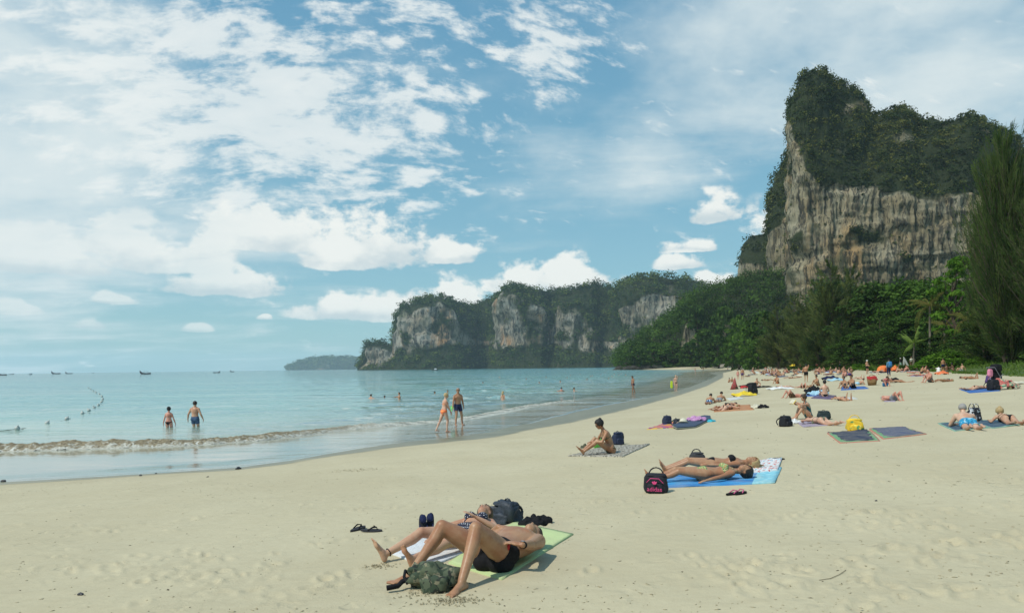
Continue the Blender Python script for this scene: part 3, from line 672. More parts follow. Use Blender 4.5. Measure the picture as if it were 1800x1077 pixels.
def casuarina_mesh(h, r, seed, nb=120, per=70, bl=0.9, bw=0.05, base=0.12, tops=1, lift=1.0):
    rng = np.random.default_rng(seed); paths = []; P0 = []; Dr = []; Tn = []; Ln = []
    for k in range(tops):
        off = np.array([0, 0, 0.]) if k == 0 else np.array([rng.uniform(-.35, .35)*r, rng.uniform(-.35, .35)*r, 0])
        hh = h*(1 if k == 0 else rng.uniform(.72, .9))
        tr = bend(off*0.3+(0, 0, -.3), off+np.array([r*.06, 0, hh*.97]), 9, 0, rng, h*0.006); paths.append((tr, np.linspace(h*.018+.04, h*.002, 9)))
        for i in range(nb//tops):
            f = base+(1-base)*((i+rng.random())/(nb/tops)); zz = hh*f*0.96
            a = rng.random()*6.283; prof = (min(1.0, (1.04-f)*1.5))**0.75*(0.62+0.38*min(1, (f-base)/.2))
            L = r*prof*(0.35+0.75*rng.random()); rise = L*(0.45+1.0*f)*lift
            s0 = tr[0]+(tr[-1]-tr[0])*f; e = s0+np.array([math.cos(a)*L, math.sin(a)*L, rise])
            br = bend(s0, e, 5, -L*0.08, rng, L*.03); paths.append((br, np.linspace(h*.004, h*.0012, 5)))
            m_ = int(per*(0.4+0.6*prof)); tpar = rng.random(m_)**0.7
            pt = s0+(e-s0)*tpar[:, None]; pt += rng.normal(size=(m_, 3))*L*0.05; pt[:, 2] -= L*0.08*4*tpar*(1-tpar)
            dd = unit(e-s0)*1.0+rng.normal(size=(m_, 3))*0.34+np.array([0, 0, 0.25])
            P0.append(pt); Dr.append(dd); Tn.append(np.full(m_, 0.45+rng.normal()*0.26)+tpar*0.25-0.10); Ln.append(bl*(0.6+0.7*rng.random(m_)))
    P0 = np.concatenate(P0); Dr = np.concatenate(Dr); Ln = np.concatenate(Ln); T = np.clip(np.concatenate(Tn)+rng.normal(size=len(P0))*.1, 0, 1)
    V, F = blades(P0, Dr, Ln, bw*(0.7+0.6*rng.random(len(P0))), rng)
    return tubes(paths, 5), (V, F, np.repeat(T, 5))
def add_tree(name, meshes, leafm, bark, loc, label, cat='tree', group=None, rz=0.0, sc=(1, 1, 1)):
    root = empty(name, loc, rz); root.scale = sc
    (tV, tF), (V, F, T) = meshes
    link('trunk', mesh_np('trunk', tV, tF), bark, root)
    leaf_obj('crown', V, F, T, leafm, root)
    return tag(root, label, cat, group)
def copy_tree(src, loc, rz, sc, label=None, group=None, mats=None):
    r = src.copy(); COL.objects.link(r); r.location = loc; r.rotation_euler[2] = rz; r.scale = sc
    if label: r['label'] = label
    if group: r['group'] = group
    for ch in list(src.children):
        c = ch.copy(); COL.objects.link(c); c.parent = r
        if mats and ch.name.split('.')[0] in mats:
            c.material_slots[0].link = 'OBJECT'; c.material_slots[0].material = mats[ch.name.split('.')[0]]
        for g in ch.children:
            d = g.copy(); COL.objects.link(d); d.parent = c
    return r
def tree_spot(px, Y, base=None):
    x = ray(px, 640).x*Y; return (x, Y, H(x, Y)-0.1)
def hfor(px, toppy, Y, base):
    return CAMZ+ray(px, toppy).z*Y-base

# the dark casuarinas at the right edge and those down the beach
PROTO = {}
def plant(kind, px, toppy, Y, wpx, label, rz=None, cat='tree', group=None):
    """kind -> prototype; scaled so that its top and width match"""
    loc = tree_spot(px, Y); h = hfor(px, toppy, Y, loc[2]); wd = wpx/FPX*Y
    fn, leafm, bark, nm = KINDS[kind]
    if rz is None: rz = (px*0.37) % 6.28
    if kind not in PROTO:
        ms = fn(); PROTO[kind] = add_tree(nm, ms, leafm, bark, loc, label, cat, group, rz); o = PROTO[kind]
    else:
        o = copy_tree(PROTO[kind], loc, rz, (1, 1, 1)); tag(o, label, cat)
        if group: o['group'] = group
        elif 'group' in o: del o['group']
    s = wd/10.0; o.scale = (s, s, h/10.0)
    return o
KINDS = {
    'cas_near': (lambda: casuarina_mesh(10, 4.6, 5, nb=400, per=92, bl=0.62, bw=0.040, base=0.05, tops=4), LEAF_CAS, BARK, 'casuarina_tree'),
    'cas_a': (lambda: casuarina_mesh(10, 4.6, 6, nb=150, per=75, bl=0.85, bw=0.085, base=0.06, tops=5, lift=0.5), LEAF_CASB, BARK, 'casuarina_tree'),
    'cas_b': (lambda: casuarina_mesh(10, 4.6, 8, nb=150, per=75, bl=0.8, bw=0.085, base=0.04, tops=5, lift=0.5), LEAF_CAS, BARK, 'casuarina_tree'),
    'broad_a': (lambda: broadleaf_mesh(10, 4.6, 11, K=300, leaf=0.42, base=0.10, lobes=22), LEAF_DARK, BARK, 'broadleaf_tree'),
    'broad_b': (lambda: broadleaf_mesh(10, 4.6, 12, K=300, leaf=0.42, base=0.06, lobes=22), LEAF_MID, BARK, 'broadleaf_tree'),
    'broad_c': (lambda: broadleaf_mesh(10, 4.4, 13, K=270, leaf=0.34, base=0.24, layered=True, lobes=26), LEAF_BRIGHT, BARK, 'almond_tree'),
    'far_a': (lambda: broadleaf_mesh(10, 4.6, 14, K=120, leaf=0.85, base=0.02, lobes=14), LEAF_DARK, BARK, 'forest_tree'),
    'far_b': (lambda: broadleaf_mesh(10, 4.6, 15, K=120, leaf=0.85, base=0.02, lobes=14), LEAF_MID, BARK, 'forest_tree'),
}
plant('cas_near', 1772, 250, 72, 140, 'tall dark casuarina towering at the right edge of the beach')
plant('cas_near', 1862, 320, 66, 170, 'dark casuarina half cut off by the right edge', rz=2.0)
plant('cas_near', 1733, 360, 80, 75, 'slimmer casuarina leaning out left of the tallest one', rz=4.1)
plant('cas_b', 1800, 470, 72, 150, 'low drooping casuarina under the tallest one at the right edge', rz=1.0)
plant('cas_b', 1738, 520, 78, 130, 'low shaggy casuarina beside the trunk of the almond tree', rz=3.0)
for px, tp, Y, wd, k, lb in [
    (1462, 462, 150, 105, 'cas_a', 'tallest brownish casuarina in front of the rock tower foot'), (1500, 470, 158, 90, 'cas_a', 'brownish casuarina right of the tallest one at the tower foot'),
    (1430, 512, 172, 95, 'cas_a', 'brownish casuarina left of the tallest one, over the crowded sand'), (1400, 520, 185, 80, 'cas_a', 'rounded brown casuarina above the far crowd'), (1368, 538, 196, 84, 'cas_a', 'wide brown casuarina near the far end of the beach'),
    (1545, 560, 128, 110, 'cas_b', 'dark green feathery casuarina behind the orange beach tent'), (1482, 560, 140, 90, 'cas_b', 'dark feathery casuarina under the brown ones'), (1440, 572, 150, 80, 'cas_b', 'low dark casuarina behind the seated crowd')]:
    plant(k, px, tp, Y, wd, lb)
for px, tp, Y, wd, k, lb in [
    (1540, 505, 145, 150, 'broad_a', 'broad dark green tree with layered crown right of the casuarinas'), (1510, 530, 150, 90, 'broad_a', 'round dark tree between casuarina and broad tree'),
    (1600, 496, 130, 130, 'broad_b', 'mid green round tree below the cliff stain'), (1650, 500, 122, 120, 'broad_b', 'mid green tree behind the brown palm'),
    (1690, 442, 96, 118, 'broad_c', 'bright green almond tree with open layered branches'), (1585, 560, 112, 95, 'broad_a', 'dark shrubby tree left of the brown palm'),
    (1500, 590, 118, 80, 'broad_a', 'low dark tree behind the green strip of bushes'), (1640, 590, 102, 90, 'broad_a', 'dark undergrowth tree behind the bright bush mound'),
    (1700, 585, 90, 90, 'broad_a', 'dark undergrowth tree below the almond tree'), (1790, 570, 78, 110, 'broad_a', 'dark undergrowth tree at the right edge'), (1745, 590, 84, 80, 'broad_a', 'dark undergrowth tree left of the right edge casuarinas'),
    (1610, 600, 100, 60, 'broad_a', 'small dark tree behind the young palm'), (1560, 605, 108, 60, 'broad_a', 'small dark tree behind the standing couple')]:
    plant(k, px, tp, Y, wd, lb)
for i_, (px, tp, Y, wd, k, lb) in enumerate([
    (1345, 548, 238, 70, 'far_a', 'round dark tree at the far end of the sand'), (1318, 566, 262, 62, 'far_b', 'mid green tree at the far end of the sand'), (1300, 556, 290, 60, 'far_b', 'bright leafy tree where the sand meets the hill'), (1288, 590, 300, 44, 'far_b', 'low green tree beside the far shore rocks'),
    (1262, 590, 352, 56, 'far_a', 'dark round tree over the far shore rocks'), (1240, 578, 372, 62, 'far_a', 'dark tree hanging over the water at the hill foot'), (1212, 602, 410, 46, 'far_a', 'dark tree left along the hill foot'), (1180, 600, 422, 60, 'far_b', 'green tree in the middle of the hill foot'),
    (1150, 603, 424, 56, 'far_b', 'green tree above the pale boulder'), (1122, 612, 426, 42, 'far_a', 'low dark tree near the tip of the hill'), (1102, 622, 430, 30, 'far_b', 'small green tree at the very tip of the hill'),
    (1330, 600, 228, 50, 'far_b', 'low bright tree behind the farthest bathers'), (1372, 596, 206, 54, 'far_a', 'low dark tree under the wide brown casuarina'), (1405, 600, 190, 50, 'far_a', 'low dark tree under the rounded brown casuarina'),
    (1276, 540, 372, 60, 'far_a', 'dark tree on the slope above the hill foot'), (1225, 536, 440, 60, 'far_a', 'dark crown on the skyline of the wooded hill')]):
    plant(k, px, tp, Y, wd, lb)

# palms: trunk, each frond an object of its own
def frond_mesh(L, droop, seed, n_=26, lw=0.05, ll=0.55):
    rng = np.random.default_rng(seed); t = np.linspace(0, 1, n_)
    x = L*t*(1-0.18*t*droop); z = L*(0.35*t-droop*0.75*t**2)
    V = []; F = []; T = []
    pts = np.stack([x, 0*x, z], -1); tg = unit(np.gradient(pts, axis=0))
    rV, rF = tubes([(pts, np.linspace(.035, .008, n_))], 4); V.append(rV); F.append(rF); T.append(np.full(len(rV), .9)); b = len(rV)
    for i in range(2, n_):
        l = ll*math.sin(min(1, t[i]*1.15+.12)*math.pi)**.6*(.9+.2*rng.random())+.08
        for s in (-1, 1):
            for q in (0, .5):
                p = pts[i]-(tg[i]*L/n_)*q
                e = p+tg[i]*l*.45+np.array([0, s*l*.75, -l*(.42+.25*rng.random())]); w_ = tg[i]*lw
                V.append(np.array([p-w_*.5, p+w_*.5, e+w_*.15, e-w_*.15])); F.append(np.array([[b, b+1, b+2, b+3]])); T.append(np.full(4, np.clip(rng.normal(.45, .2), 0, 1))); b += 4
    return np.concatenate(V), np.concatenate(F), np.concatenate(T)
FRONDS = {}
def palm(px, toppy, Y, L, label, nf=16, leafm=LEAF_PALM, trunk=True, lean=0.3, up=0.0):
    loc = tree_spot(px, Y); h = max(0.4, hfor(px, toppy, Y, loc[2])-L*0.35); rng = np.random.default_rng(int(px))
    root = empty('palm_tree', loc, 0); tag(root, label, 'palm tree')
    tp = np.array([lean, 0, h]); pts = bend((0, 0, -.2), tp, 9, 0, rng, .03); pts[:, 0] += lean*np.sin(np.linspace(0, math.pi, 9))*.5
    v, f = tubes([(pts, np.linspace(.20, .12, 9) if trunk else np.linspace(.16, .10, 9))], 8); link('trunk', mesh_np('trunk', v, f), BARKP, root)
    for i in range(nf):
        k = i % 5; key = (leafm.name, round(L, 1), k)
        if key not in FRONDS:
            V, F, T = frond_mesh(L, (0.35+0.28*k)*(1-up), k+3); me = mesh_np('frond', V, F); fattr(me, 'tone', T); me.materials.append(leafm); FRONDS[key] = me
        o = bpy.data.objects.new('frond', FRONDS[key]); COL.objects.link(o); o.parent = root
        o.location = tuple(pts[-1]); o.rotation_euler = (rng.normal()*.15, -R(55-k*24)*(0.6+up*.6)-rng.random()*.2, i*2.399)
    return root
palm(1632, 520, 101, 4.6, 'tall coconut palm with browning fronds in front of the dark trees', 18)
palm(1672, 570, 97, 3.6, 'shorter coconut palm right of the tall one', 14)
palm(1706, 545, 92, 3.8, 'coconut palm half hidden below the almond tree', 14, lean=-.3)
palm(1655, 560, 106, 3.6, 'coconut palm just behind the tall one', 12, lean=.5)
palm(1606, 592, 95, 2.6, 'young pale green palm without a trunk behind the surfboards', 8, LEAF_YPALM, False, .05, .55)
palm(1745, 555, 84, 3.2, 'coconut palm in the shade of the right casuarinas', 12)

# bushes and verge plants
def bush_mesh(seed, K=50, leaf=0.16, nl=40):
    rng = np.random.default_rng(seed); a = rng.random(nl)*6.283; q = np.sqrt(rng.random(nl))
    c = np.stack([np.cos(a)*q*.85, np.sin(a)*q*.85, (1-q**2)*.62+.08], -1)
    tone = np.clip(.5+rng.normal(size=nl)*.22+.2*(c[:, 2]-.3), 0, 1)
    return clumps(c, .26*(.7+.6*rng.random(nl)), K, leaf, up=.6, squash=.9, rng=rng, tone=tone, shell=.3)
BUSH = {}
def bush(px, Y, wpx, hpx, leafm, label, kind=0, group=None, name='bush', ydeep=0.5):
    key = (kind, leafm.name)
    if key not in BUSH:
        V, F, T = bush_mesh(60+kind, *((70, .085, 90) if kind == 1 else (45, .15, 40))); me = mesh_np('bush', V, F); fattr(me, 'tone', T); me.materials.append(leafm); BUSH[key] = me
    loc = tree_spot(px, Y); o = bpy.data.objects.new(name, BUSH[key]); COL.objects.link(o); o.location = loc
    wd = wpx/FPX*Y*.5; o.scale = (wd, max(wd*ydeep, 1.0), hpx/FPX*Y/.85); o.rotation_euler[2] = 0.35
    return tag(o, label, 'bush', group)
bush(1672, 85, 150, 30, LEAF_BRIGHT, 'big bright green bush mound behind the group in white shirts', 1)
bush(1632, 91, 70, 17, LEAF_BRIGHT, 'low left shoulder of the bright bush mound', 1)
bush(1718, 78, 60, 16, LEAF_BRIGHT, 'low right end of the bright bush mound', 1)
bush(1512, 104, 60, 13, LEAF_BRIGHT, 'bright low bush strip behind the standing man in a white cap', 0)
bush(1470, 118, 60, 10, LEAF_MID, 'low green bush left of the bright strip', 0)
bush(1556, 96, 60, 12, LEAF_MID, 'low green bush behind the orange tent', 0)
bush(1590, 90, 50, 12, LEAF_MID, 'low green bush behind the dark standing figure', 0)
bush(1775, 76, 90, 8, LEAF_MID, 'low weedy bush on the verge under the right casuarinas', 0)
bush(1730, 80, 90, 16, LEAF_DARK, 'dark bush behind the verge at right', 0)
bush(1820, 70, 110, 20, LEAF_DARK, 'dark bush at the extreme right of the verge', 0)
bush(1435, 134, 50, 9, LEAF_DARK, 'dark low bush behind the far crowd', 0)
bush(1398, 158, 50, 8, LEAF_DARK, 'small dark bush behind the farthest seated people', 0)
# creeping grass on the verge
def verge_grass():
    rng = np.random.default_rng(77); n_ = 30000
    vx = np.array(verge_line[1:13]); seg = rng.integers(0, len(vx)-1, n_*2); t = rng.random(n_*2)[:, None]
    P = vx[seg]*(1-t)+vx[seg+1]*t; e = vx[seg+1]-vx[seg]; nrm_ = np.stack([e[:, 1], -e[:, 0]], -1); nrm_ /= np.linalg.norm(nrm_, axis=1)[:, None]
    w_ = np.linalg.norm(e, axis=1); keep = rng.random(n_*2) < w_/45
    off = rng.random(n_*2)**1.3*9.5-0.4-1.2*rng.random(n_*2)**3
    P = P+nrm_*off[:, None]
    patch = n2(P[:, 0], P[:, 1], .22, 3, 66); keep &= (patch > -0.12) | (off > 2.0)
    P = P[keep]; x, y = P[:, 0], P[:, 1]; z = Hraw(x, y)[0]; m_ = len(P)
    C = np.stack([x, y, z], -1); d = rng.normal(size=(m_, 3))*.5+np.array([0, 0, 1.]); s = (.10+.16*rng.random(m_))*np.clip(y/60, .6, 2)
    V, F = blades(C, d, s*1.6, s*.35, rng)
    T = np.repeat(np.clip(.5+n2(x, y, .3, 3, 67)+rng.normal(size=m_)*.15, 0, 1), 5)
    o = leaf_obj('verge_grass', V, F, T, GRASS); tag(o, 'bright creeping grass on the verge behind the sand', 'grass', kind='stuff')
verge_grass()

# ------------------------------------------------------------------ the small breaker on the left and its foam
def along(line, n_):
    A = np.array(line, float); d = np.concatenate([[0], np.cumsum(np.hypot(*np.diff(A, axis=0).T))]); t = np.linspace(0, d[-1], n_)
    return np.stack([np.interp(t, d, A[:, 0]), np.interp(t, d, A[:, 1])], -1), t
def breaker():
    fl = [(-34, 19)]+foam_line[3:3+13]
    P, t = along(fl, 1050); n_ = len(P); tan = unit(np.gradient(P, axis=0)); nrm = np.stack([-tan[:, 1], tan[:, 0]], -1)   # seaward
    P = P+nrm*(0.28*fbm(np.stack([t*.22, t*0, t*0+3], -1), 3, 5))[:, None]
    k = 30; s_ = np.linspace(-0.62, 1.25, k); X = P[:, None, 0]+nrm[:, None, 0]*s_; Y = P[:, None, 1]+nrm[:, None, 1]*s_
    dist = t/t[-1]; px_ = X[:, k//2]
    size = np.interp(px_, [-30, -18, -10, -6.0, -4, 0, 10, 30], [.24, .21, .20, .125, .08, .06, .05, .02]); size = size*(0.75+0.5*vnoise(np.stack([t*.35, t*0, t*0], -1), 9))
    prof = np.where(s_ < 0, np.clip(1+s_/0.5, 0, 1)**.55, np.exp(-(s_/0.5)**2))
    prof[0] = -0.3; prof[-1] = -0.1
    rough = fbm(np.stack([X*2.6, Y*2.6, X*0+1.3], -1), 5, 71, .66)
    lace = vnoise(np.stack([X*1.1, Y*1.1, X*0+7.7], -1), 17)
    Z = size[:, None]*prof[None, :]*(1+0.55*rough)+0.035*rough*(prof > 0)
    base = Hraw(X.ravel(), Y.ravel())[0].reshape(X.shape)
    Z = Z+np.maximum(base+.01, 0)*0.6-0.012
    thin = np.interp(px_, [-8, -4.0], [0, 1])[:, None]
    Z = np.where((lace < 0.52) & (np.abs(s_+.1)[None, :] > .10+.5*lace) & (thin > .5), -0.2, Z)
    idx = np.arange(n_*k).reshape(n_, k)
    F = np.stack([idx[:-1, :-1], idx[1:, :-1], idx[1:, 1:], idx[:-1, 1:]], -1).reshape(-1, 4)
    me = mesh_np('breaking_wave', np.stack([X, Y, Z], -1).reshape(-1, 3), F)
    hrel = (Z/np.maximum(size[:, None], .02)).ravel(); fattr(me, 'crest', hrel); fattr(me, 'across', np.tile(s_, n_)); fattr(me, 'thin', np.repeat(np.interp(px_, [-9, -3], [0, 1]), k)); fattr(me, 'brown', np.repeat(np.interp(px_, [-40, -22, -17, -13, -8.5, -6], [.85, 1.0, 1.25, 1.3, .9, .15]), k))
    m = bpy.data.materials.new('wave_foam'); m.use_nodes = True; m.node_tree.nodes.clear(); n = NT(m.node_tree)
    pos = n.new('ShaderNodeNewGeometry').outputs['Position']
    f = n.noise(pos, 5.0, 6, .72, .5); g = n.noise(n.scalev(pos, (1, 1, 2.5)), 13.0, 5, .7)
    sil = n.mix(n.map(g, .35, .65), (0.11, .075, .035), (0.36, .29, .165))
    wh = n.mix(n.map(g, .3, .7), (.42, .40, .31), (.74, .73, .65))
    fm = n.m('SUBTRACT', 1.0, n.m('MULTIPLY', n.attr('brown'), n.map(n.m('ADD', f, n.m('MULTIPLY', n.attr('across'), .35)), .26, .46)))
    fm = n.m('MAXIMUM', fm, n.map(n.m('ADD', n.attr('across'), n.m('MULTIPLY', f, .25)), -.26, -.38, 0, .8))
    c = n.mix(fm, sil, wh)
    clear = n.m('MULTIPLY', n.map(n.m('SUBTRACT', n.attr('across'), n.m('MULTIPLY', f, .9)), -.12, .12), 1.0)
    c = n.mix(clear, c, (0.17, 0.27, 0.235))
    p = n.new('ShaderNodeBsdfPrincipled'); n.put(p.inputs['Base Color'], c); n.put(p.inputs['Roughness'], n.mix(clear, (.55,)*3, (.12,)*3)); n.put(p.inputs['Normal'], n.bump(n.m('ADD', f, n.m('MULTIPLY', g, .5)), .8, .06))
    tr_ = n.new('ShaderNodeBsdfTransparent'); edge = n.map(n.m('ADD', n.attr('across'), n.m('MULTIPLY', f, -0.5)), .75, .35, 0, 1)
    edge = n.m('MULTIPLY', edge, n.map(n.m('ADD', n.attr('across'), n.m('MULTIPLY', n.m('SUBTRACT', f, .5), .6)), -.60, -.48, 0, 1))
    gap = n.map(n.m('ADD', n.noise(n.scalev(pos, (1, 1.6, 1)), 1.1, 6, .7, .6), n.m('MULTIPLY', n.noise(pos, 7.0, 4, .7), .35)), .56, .74, 0, 1)
    edge = n.m('MULTIPLY', edge, n.m('SUBTRACT', 1.0, n.m('MULTIPLY', n.attr('thin'), n.m('SUBTRACT', 1.0, gap))))
    mx = n.new('ShaderNodeMixShader'); n.put(mx.inputs[0], edge); n.put(mx.inputs[1], tr_.outputs[0]); n.put(mx.inputs[2], p.outputs[0])
    o = n.new('ShaderNodeOutputMaterial'); n.put(o.inputs[0], mx.outputs[0])
    tag(link('breaking_wave', me, m), 'small sandy brown wave breaking along the shallows', kind='structure')
breaker()
# ------------------------------------------------------------------ people
def nv(v): v = np.array(v, float); return v/(np.linalg.norm(v)+1e-9)
def ellipsoid(c, ax, r, nu=14, nvv=10):
    """c centre, ax 3x3 rows axes, r radii"""
    u = np.linspace(0, 2*math.pi, nu, endpoint=False); v = np.linspace(0, math.pi, nvv+1)[1:-1]
    P = [np.array([0, 0, 1.])]+[np.array([math.cos(a)*math.sin(b), math.sin(a)*math.sin(b), math.cos(b)]) for b in v for a in u]+[np.array([0, 0, -1.])]
    P = np.array(P)*np.array(r); V = P@np.array(ax)+np.array(c); F = []
    for i in range(nu): F.append((0, 1+i, 1+(i+1) % nu))
    for k in range(len(v)-1):
        for i in range(nu):
            a = 1+k*nu+i; b = 1+k*nu+(i+1) % nu; F.append((a, a+nu, b+nu, b))
    e = len(P)-1
    for i in range(nu): F.append((e, 1+(len(v)-1)*nu+(i+1) % nu, 1+(len(v)-1)*nu+i))
    return V, F
def loft(rings, n_=16):
    """rings: (centre, side-vector*halfwidth, front-vector*halfdepth); closed at both ends"""
    ang = np.linspace(0, 2*math.pi, n_, endpoint=False); V = []; F = []
    for c, a, b in rings:
        for t in ang: V.append(np.array(c)+np.array(a)*math.cos(t)+np.array(b)*math.sin(t))
    for k in range(len(rings)-1):
        for i in range(n_):
            p = k*n_+i; q = k*n_+(i+1) % n_; F.append((p, q, q+n_, p+n_))
    F.append(tuple(range(n_))[::-1]); F.append(tuple(range((len(rings)-1)*n_, len(rings)*n_)))
    return np.array(V), F
def limb(pts, rad, n_=10):
    pts = [np.array(p, float) for p in pts]; rings = []
    for i, p in enumerate(pts):
        t = nv((pts[min(i+1, len(pts)-1)]-pts[max(i-1, 0)])); ref = np.array([0.2, 0.3, 0.93]) if abs(t[2]) < .85 else np.array([1, .2, 0.])
        a = nv(np.cross(t, ref)); b = np.cross(t, a); rings.append((p, a*rad[i], b*rad[i]))
    out = [loft(rings, n_)]
    I = np.eye(3)
    out.append(ellipsoid(pts[0], I, [rad[0]]*3, 10, 7)); out.append(ellipsoid(pts[-1], I, [rad[-1]]*3, 10, 7))
    return out
def ik(root, tgt, l1, l2, pole):
    root = np.array(root, float); tgt = np.array(tgt, float); d = tgt-root; L = np.linalg.norm(d); L2 = min(L, (l1+l2)*0.998); L2 = max(L2, abs(l1-l2)*1.05+.02)
    u = d/(L+1e-9); tgt = root+u*L2; a = (l1*l1-l2*l2+L2*L2)/(2*L2); hgt = math.sqrt(max(l1*l1-a*a, 0))
    p = np.array(pole, float); p = p-u*p.dot(u); p = nv(p) if np.linalg.norm(p) > 1e-4 else nv(np.cross(u, (0, 0, 1)))
    return root+u*a+p*hgt, tgt
class Pose: pass
def pose(pelvis, up, front, ank, knee, toe, wri, elb, fing=None, up2=None, front2=None, hup=None, face=None, fem=False, H=1.7, palm=None, bulk=1.0):
    k = H/1.7; p = Pose(); p.fem = fem; p.k = k; p.bulk = bulk
    U = nv(up); F = np.array(front, float); F = nv(F-U*F.dot(U)); S = np.cross(U, F)      # S: the person's left
    U2 = nv(up2) if up2 is not None else U; F2 = np.array(front2 if front2 is not None else front, float); F2 = nv(F2-U2*F2.dot(U2)); S2 = np.cross(U2, F2)
    Uh = nv(hup) if hup is not None else U2; Fh = np.array(face if face is not None else F2, float); Fh = nv(Fh-Uh*Fh.dot(Uh)); Sh = np.cross(Uh, Fh)
    p.U, p.F, p.S, p.U2, p.F2, p.S2, p.Uh, p.Fh, p.Sh = U, F, S, U2, F2, S2, Uh, Fh, Sh
    p.pel = np.array(pelvis, float); p.waist = p.pel+U*.19*k; p.neck = p.waist+U2*.30*k; p.headb = p.neck+nv(U2+Uh)*.062*k; p.head = p.headb+Uh*.105*k+Fh*.02*k
    hw = (.088 if fem else .085)*k; sw = (.138 if fem else .166)*k*(1+(bulk-1)*.5)
    p.hip = [p.pel+S*hw-U*.02*k, p.pel-S*hw-U*.02*k]
    p.sh = [p.waist+U2*.222*k+S2*sw, p.waist+U2*.222*k-S2*sw]
    p.kn = []; p.an = []; p.toe = []; p.el = []; p.wr = []; p.fin = []; p.pal = []
    for i in (0, 1):
        a, b = ik(p.hip[i], ank[i], .425*k, .405*k, knee[i]); p.kn.append(a); p.an.append(b); p.toe.append(nv(toe[i]))
        a, b = ik(p.sh[i], wri[i], .275*k, .25*k, elb[i]); p.el.append(a); p.wr.append(b)
        p.fin.append(nv(fing[i]) if fing else nv(b-a)); p.pal.append(nv(palm[i]) if palm else None)
    return p
def body_shapes(p, detail):
    k = p.k; fem = p.fem; B = p.bulk; parts = []; I = np.eye(3)
    if fem: R_ = [(-.095, .10, .085), (-.05, .155, .108), (0, .172, .118), (.06, .160, .108), (.12, .134, .094), (.19, .122, .088), (.26, .130, .096), (.33, .143, .104), (.39, .150, .098), (.425, .135, .085), (.455, .095, .07), (.485, .055, .05)]
    else: R_ = [(-.095, .10, .085), (-.05, .145, .105), (0, .160, .112), (.06, .156, .106), (.12, .146, .100), (.19, .143, .100), (.26, .156, .108), (.33, .172, .116), (.39, .180, .112), (.425, .165, .098), (.455, .12, .08), (.485, .068, .06)]
    rings = []
    for h, a, b in R_:
        h *= k; a *= k*B; b *= k*(B if h < .3 else (B+1)/2)
        if h <= .19*k: c = p.pel+p.U*h; t = max(0, h/(.19*k)); s = nv(p.S*(1-t*.5)+p.S2*t*.5); f = nv(p.F*(1-t*.5)+p.F2*t*.5)
        else: c = p.waist+p.U2*(h-.19*k); s, f = p.S2, p.F2
        rings.append((c, s*a, f*b))
    parts.append(loft(rings, 20))
    ax = np.array([p.S, p.F, p.U])
    for sgn in (1, -1):                                         # seat, chest
        parts.append(ellipsoid(p.pel+p.S*.066*k*sgn-p.F*.046*k-p.U*.045*k, ax, np.array([.094, .080, .098])*k*B))
        if fem: parts.append(ellipsoid(p.waist+p.U2*.135*k+p.S2*.068*k*sgn+p.F2*.088*k, np.array([p.S2, p.F2, p.U2]), np.array([.060, .050, .058])*k))
        else: parts.append(ellipsoid(p.waist+p.U2*.17*k+p.S2*.075*k*sgn+p.F2*.068*k, np.array([p.S2, p.F2, p.U2]), np.array([.082, .05, .065])*k))
    parts += limb([p.neck-p.U2*.03*k, p.neck+p.U2*.02*k, p.headb+p.Uh*.03*k], [x*k for x in ((.055, .047, .046) if fem else (.066, .057, .055))])
    axh = np.array([p.Sh, p.Fh, p.Uh]); hc = p.head
    parts.append(ellipsoid(hc+p.Uh*.022*k-p.Fh*.012*k, axh, np.array([.080, .100, .097])*k, 18, 14))
    parts.append(ellipsoid(hc-p.Uh*.045*k+p.Fh*.030*k, axh, np.array([.056, .062, .066])*k, 16, 12))
    if detail >= 1:
        parts.append(ellipsoid(hc-p.Uh*.012*k+p.Fh*.092*k, axh, np.array([.013, .020, .024])*k, 10, 8))
        parts.append(ellipsoid(hc+p.Uh*.026*k+p.Fh*.078*k, axh, np.array([.045, .014, .010])*k, 10, 8))
        parts.append(ellipsoid(hc-p.Uh*.050*k+p.Fh*.082*k, axh, np.array([.024, .013, .011])*k, 10, 8))
        parts.append(ellipsoid(hc-p.Uh*.085*k+p.Fh*.068*k, axh, np.array([.022, .018, .014])*k, 10, 8))
        for sgn in (1, -1): parts.append(ellipsoid(hc+p.Sh*.076*k*sgn-p.Uh*.010*k-p.Fh*.008*k, axh, np.array([.010, .017, .028])*k, 8, 6))
    lr = (.090, .084, .066, .053) if fem else (.086, .082, .068, .056)
    for i in (0, 1):
        h, n_, a = p.hip[i], p.kn[i], p.an[i]; th = n_-h; shn = a-n_
        bk = nv(-np.cross(np.cross(nv(th), nv(shn)), nv(shn))) if np.linalg.norm(np.cross(nv(th), nv(shn))) > .12 else -p.F
        if np.dot(bk, nv(th)) < 0 and np.linalg.norm(np.cross(nv(th), nv(shn))) > .12: pass
        sg = 1 if np.dot(bk, -nv(th)) > 0 else -1
        parts += limb([h, h+th*.3, h+th*.7, n_], [x*k*(B if x > .06 else 1) for x in lr])
        cal = nv(-nv(th)-nv(shn)*np.dot(-nv(th), nv(shn))) if np.linalg.norm(np.cross(nv(th), nv(shn))) > .2 else -p.F
        parts += limb([n_, n_+shn*.28+cal*.012*k, n_+shn*.6+cal*.006*k, a], [.053*k, .056*k, .043*k, .033*k])
        parts.append(ellipsoid(n_, I, [.056*k]*3, 10, 8))
        t = p.toe[i]; sole = nv(shn-t*np.dot(shn, t)) if abs(np.dot(nv(shn), t)) < .95 else -np.array([0, 0, 1.]); sd_ = np.cross(t, sole)
        heel = a+sole*.045*k-t*.035*k; ball = a+sole*.055*k+t*.125*k
        parts += limb([heel, a+sole*.035*k+t*.04*k, ball], [.031*k, .034*k, .024*k])
        parts.append(ellipsoid(ball-t*.01*k, np.array([sd_, t, sole]), np.array([.042, .04, .022])*k, 12, 8))
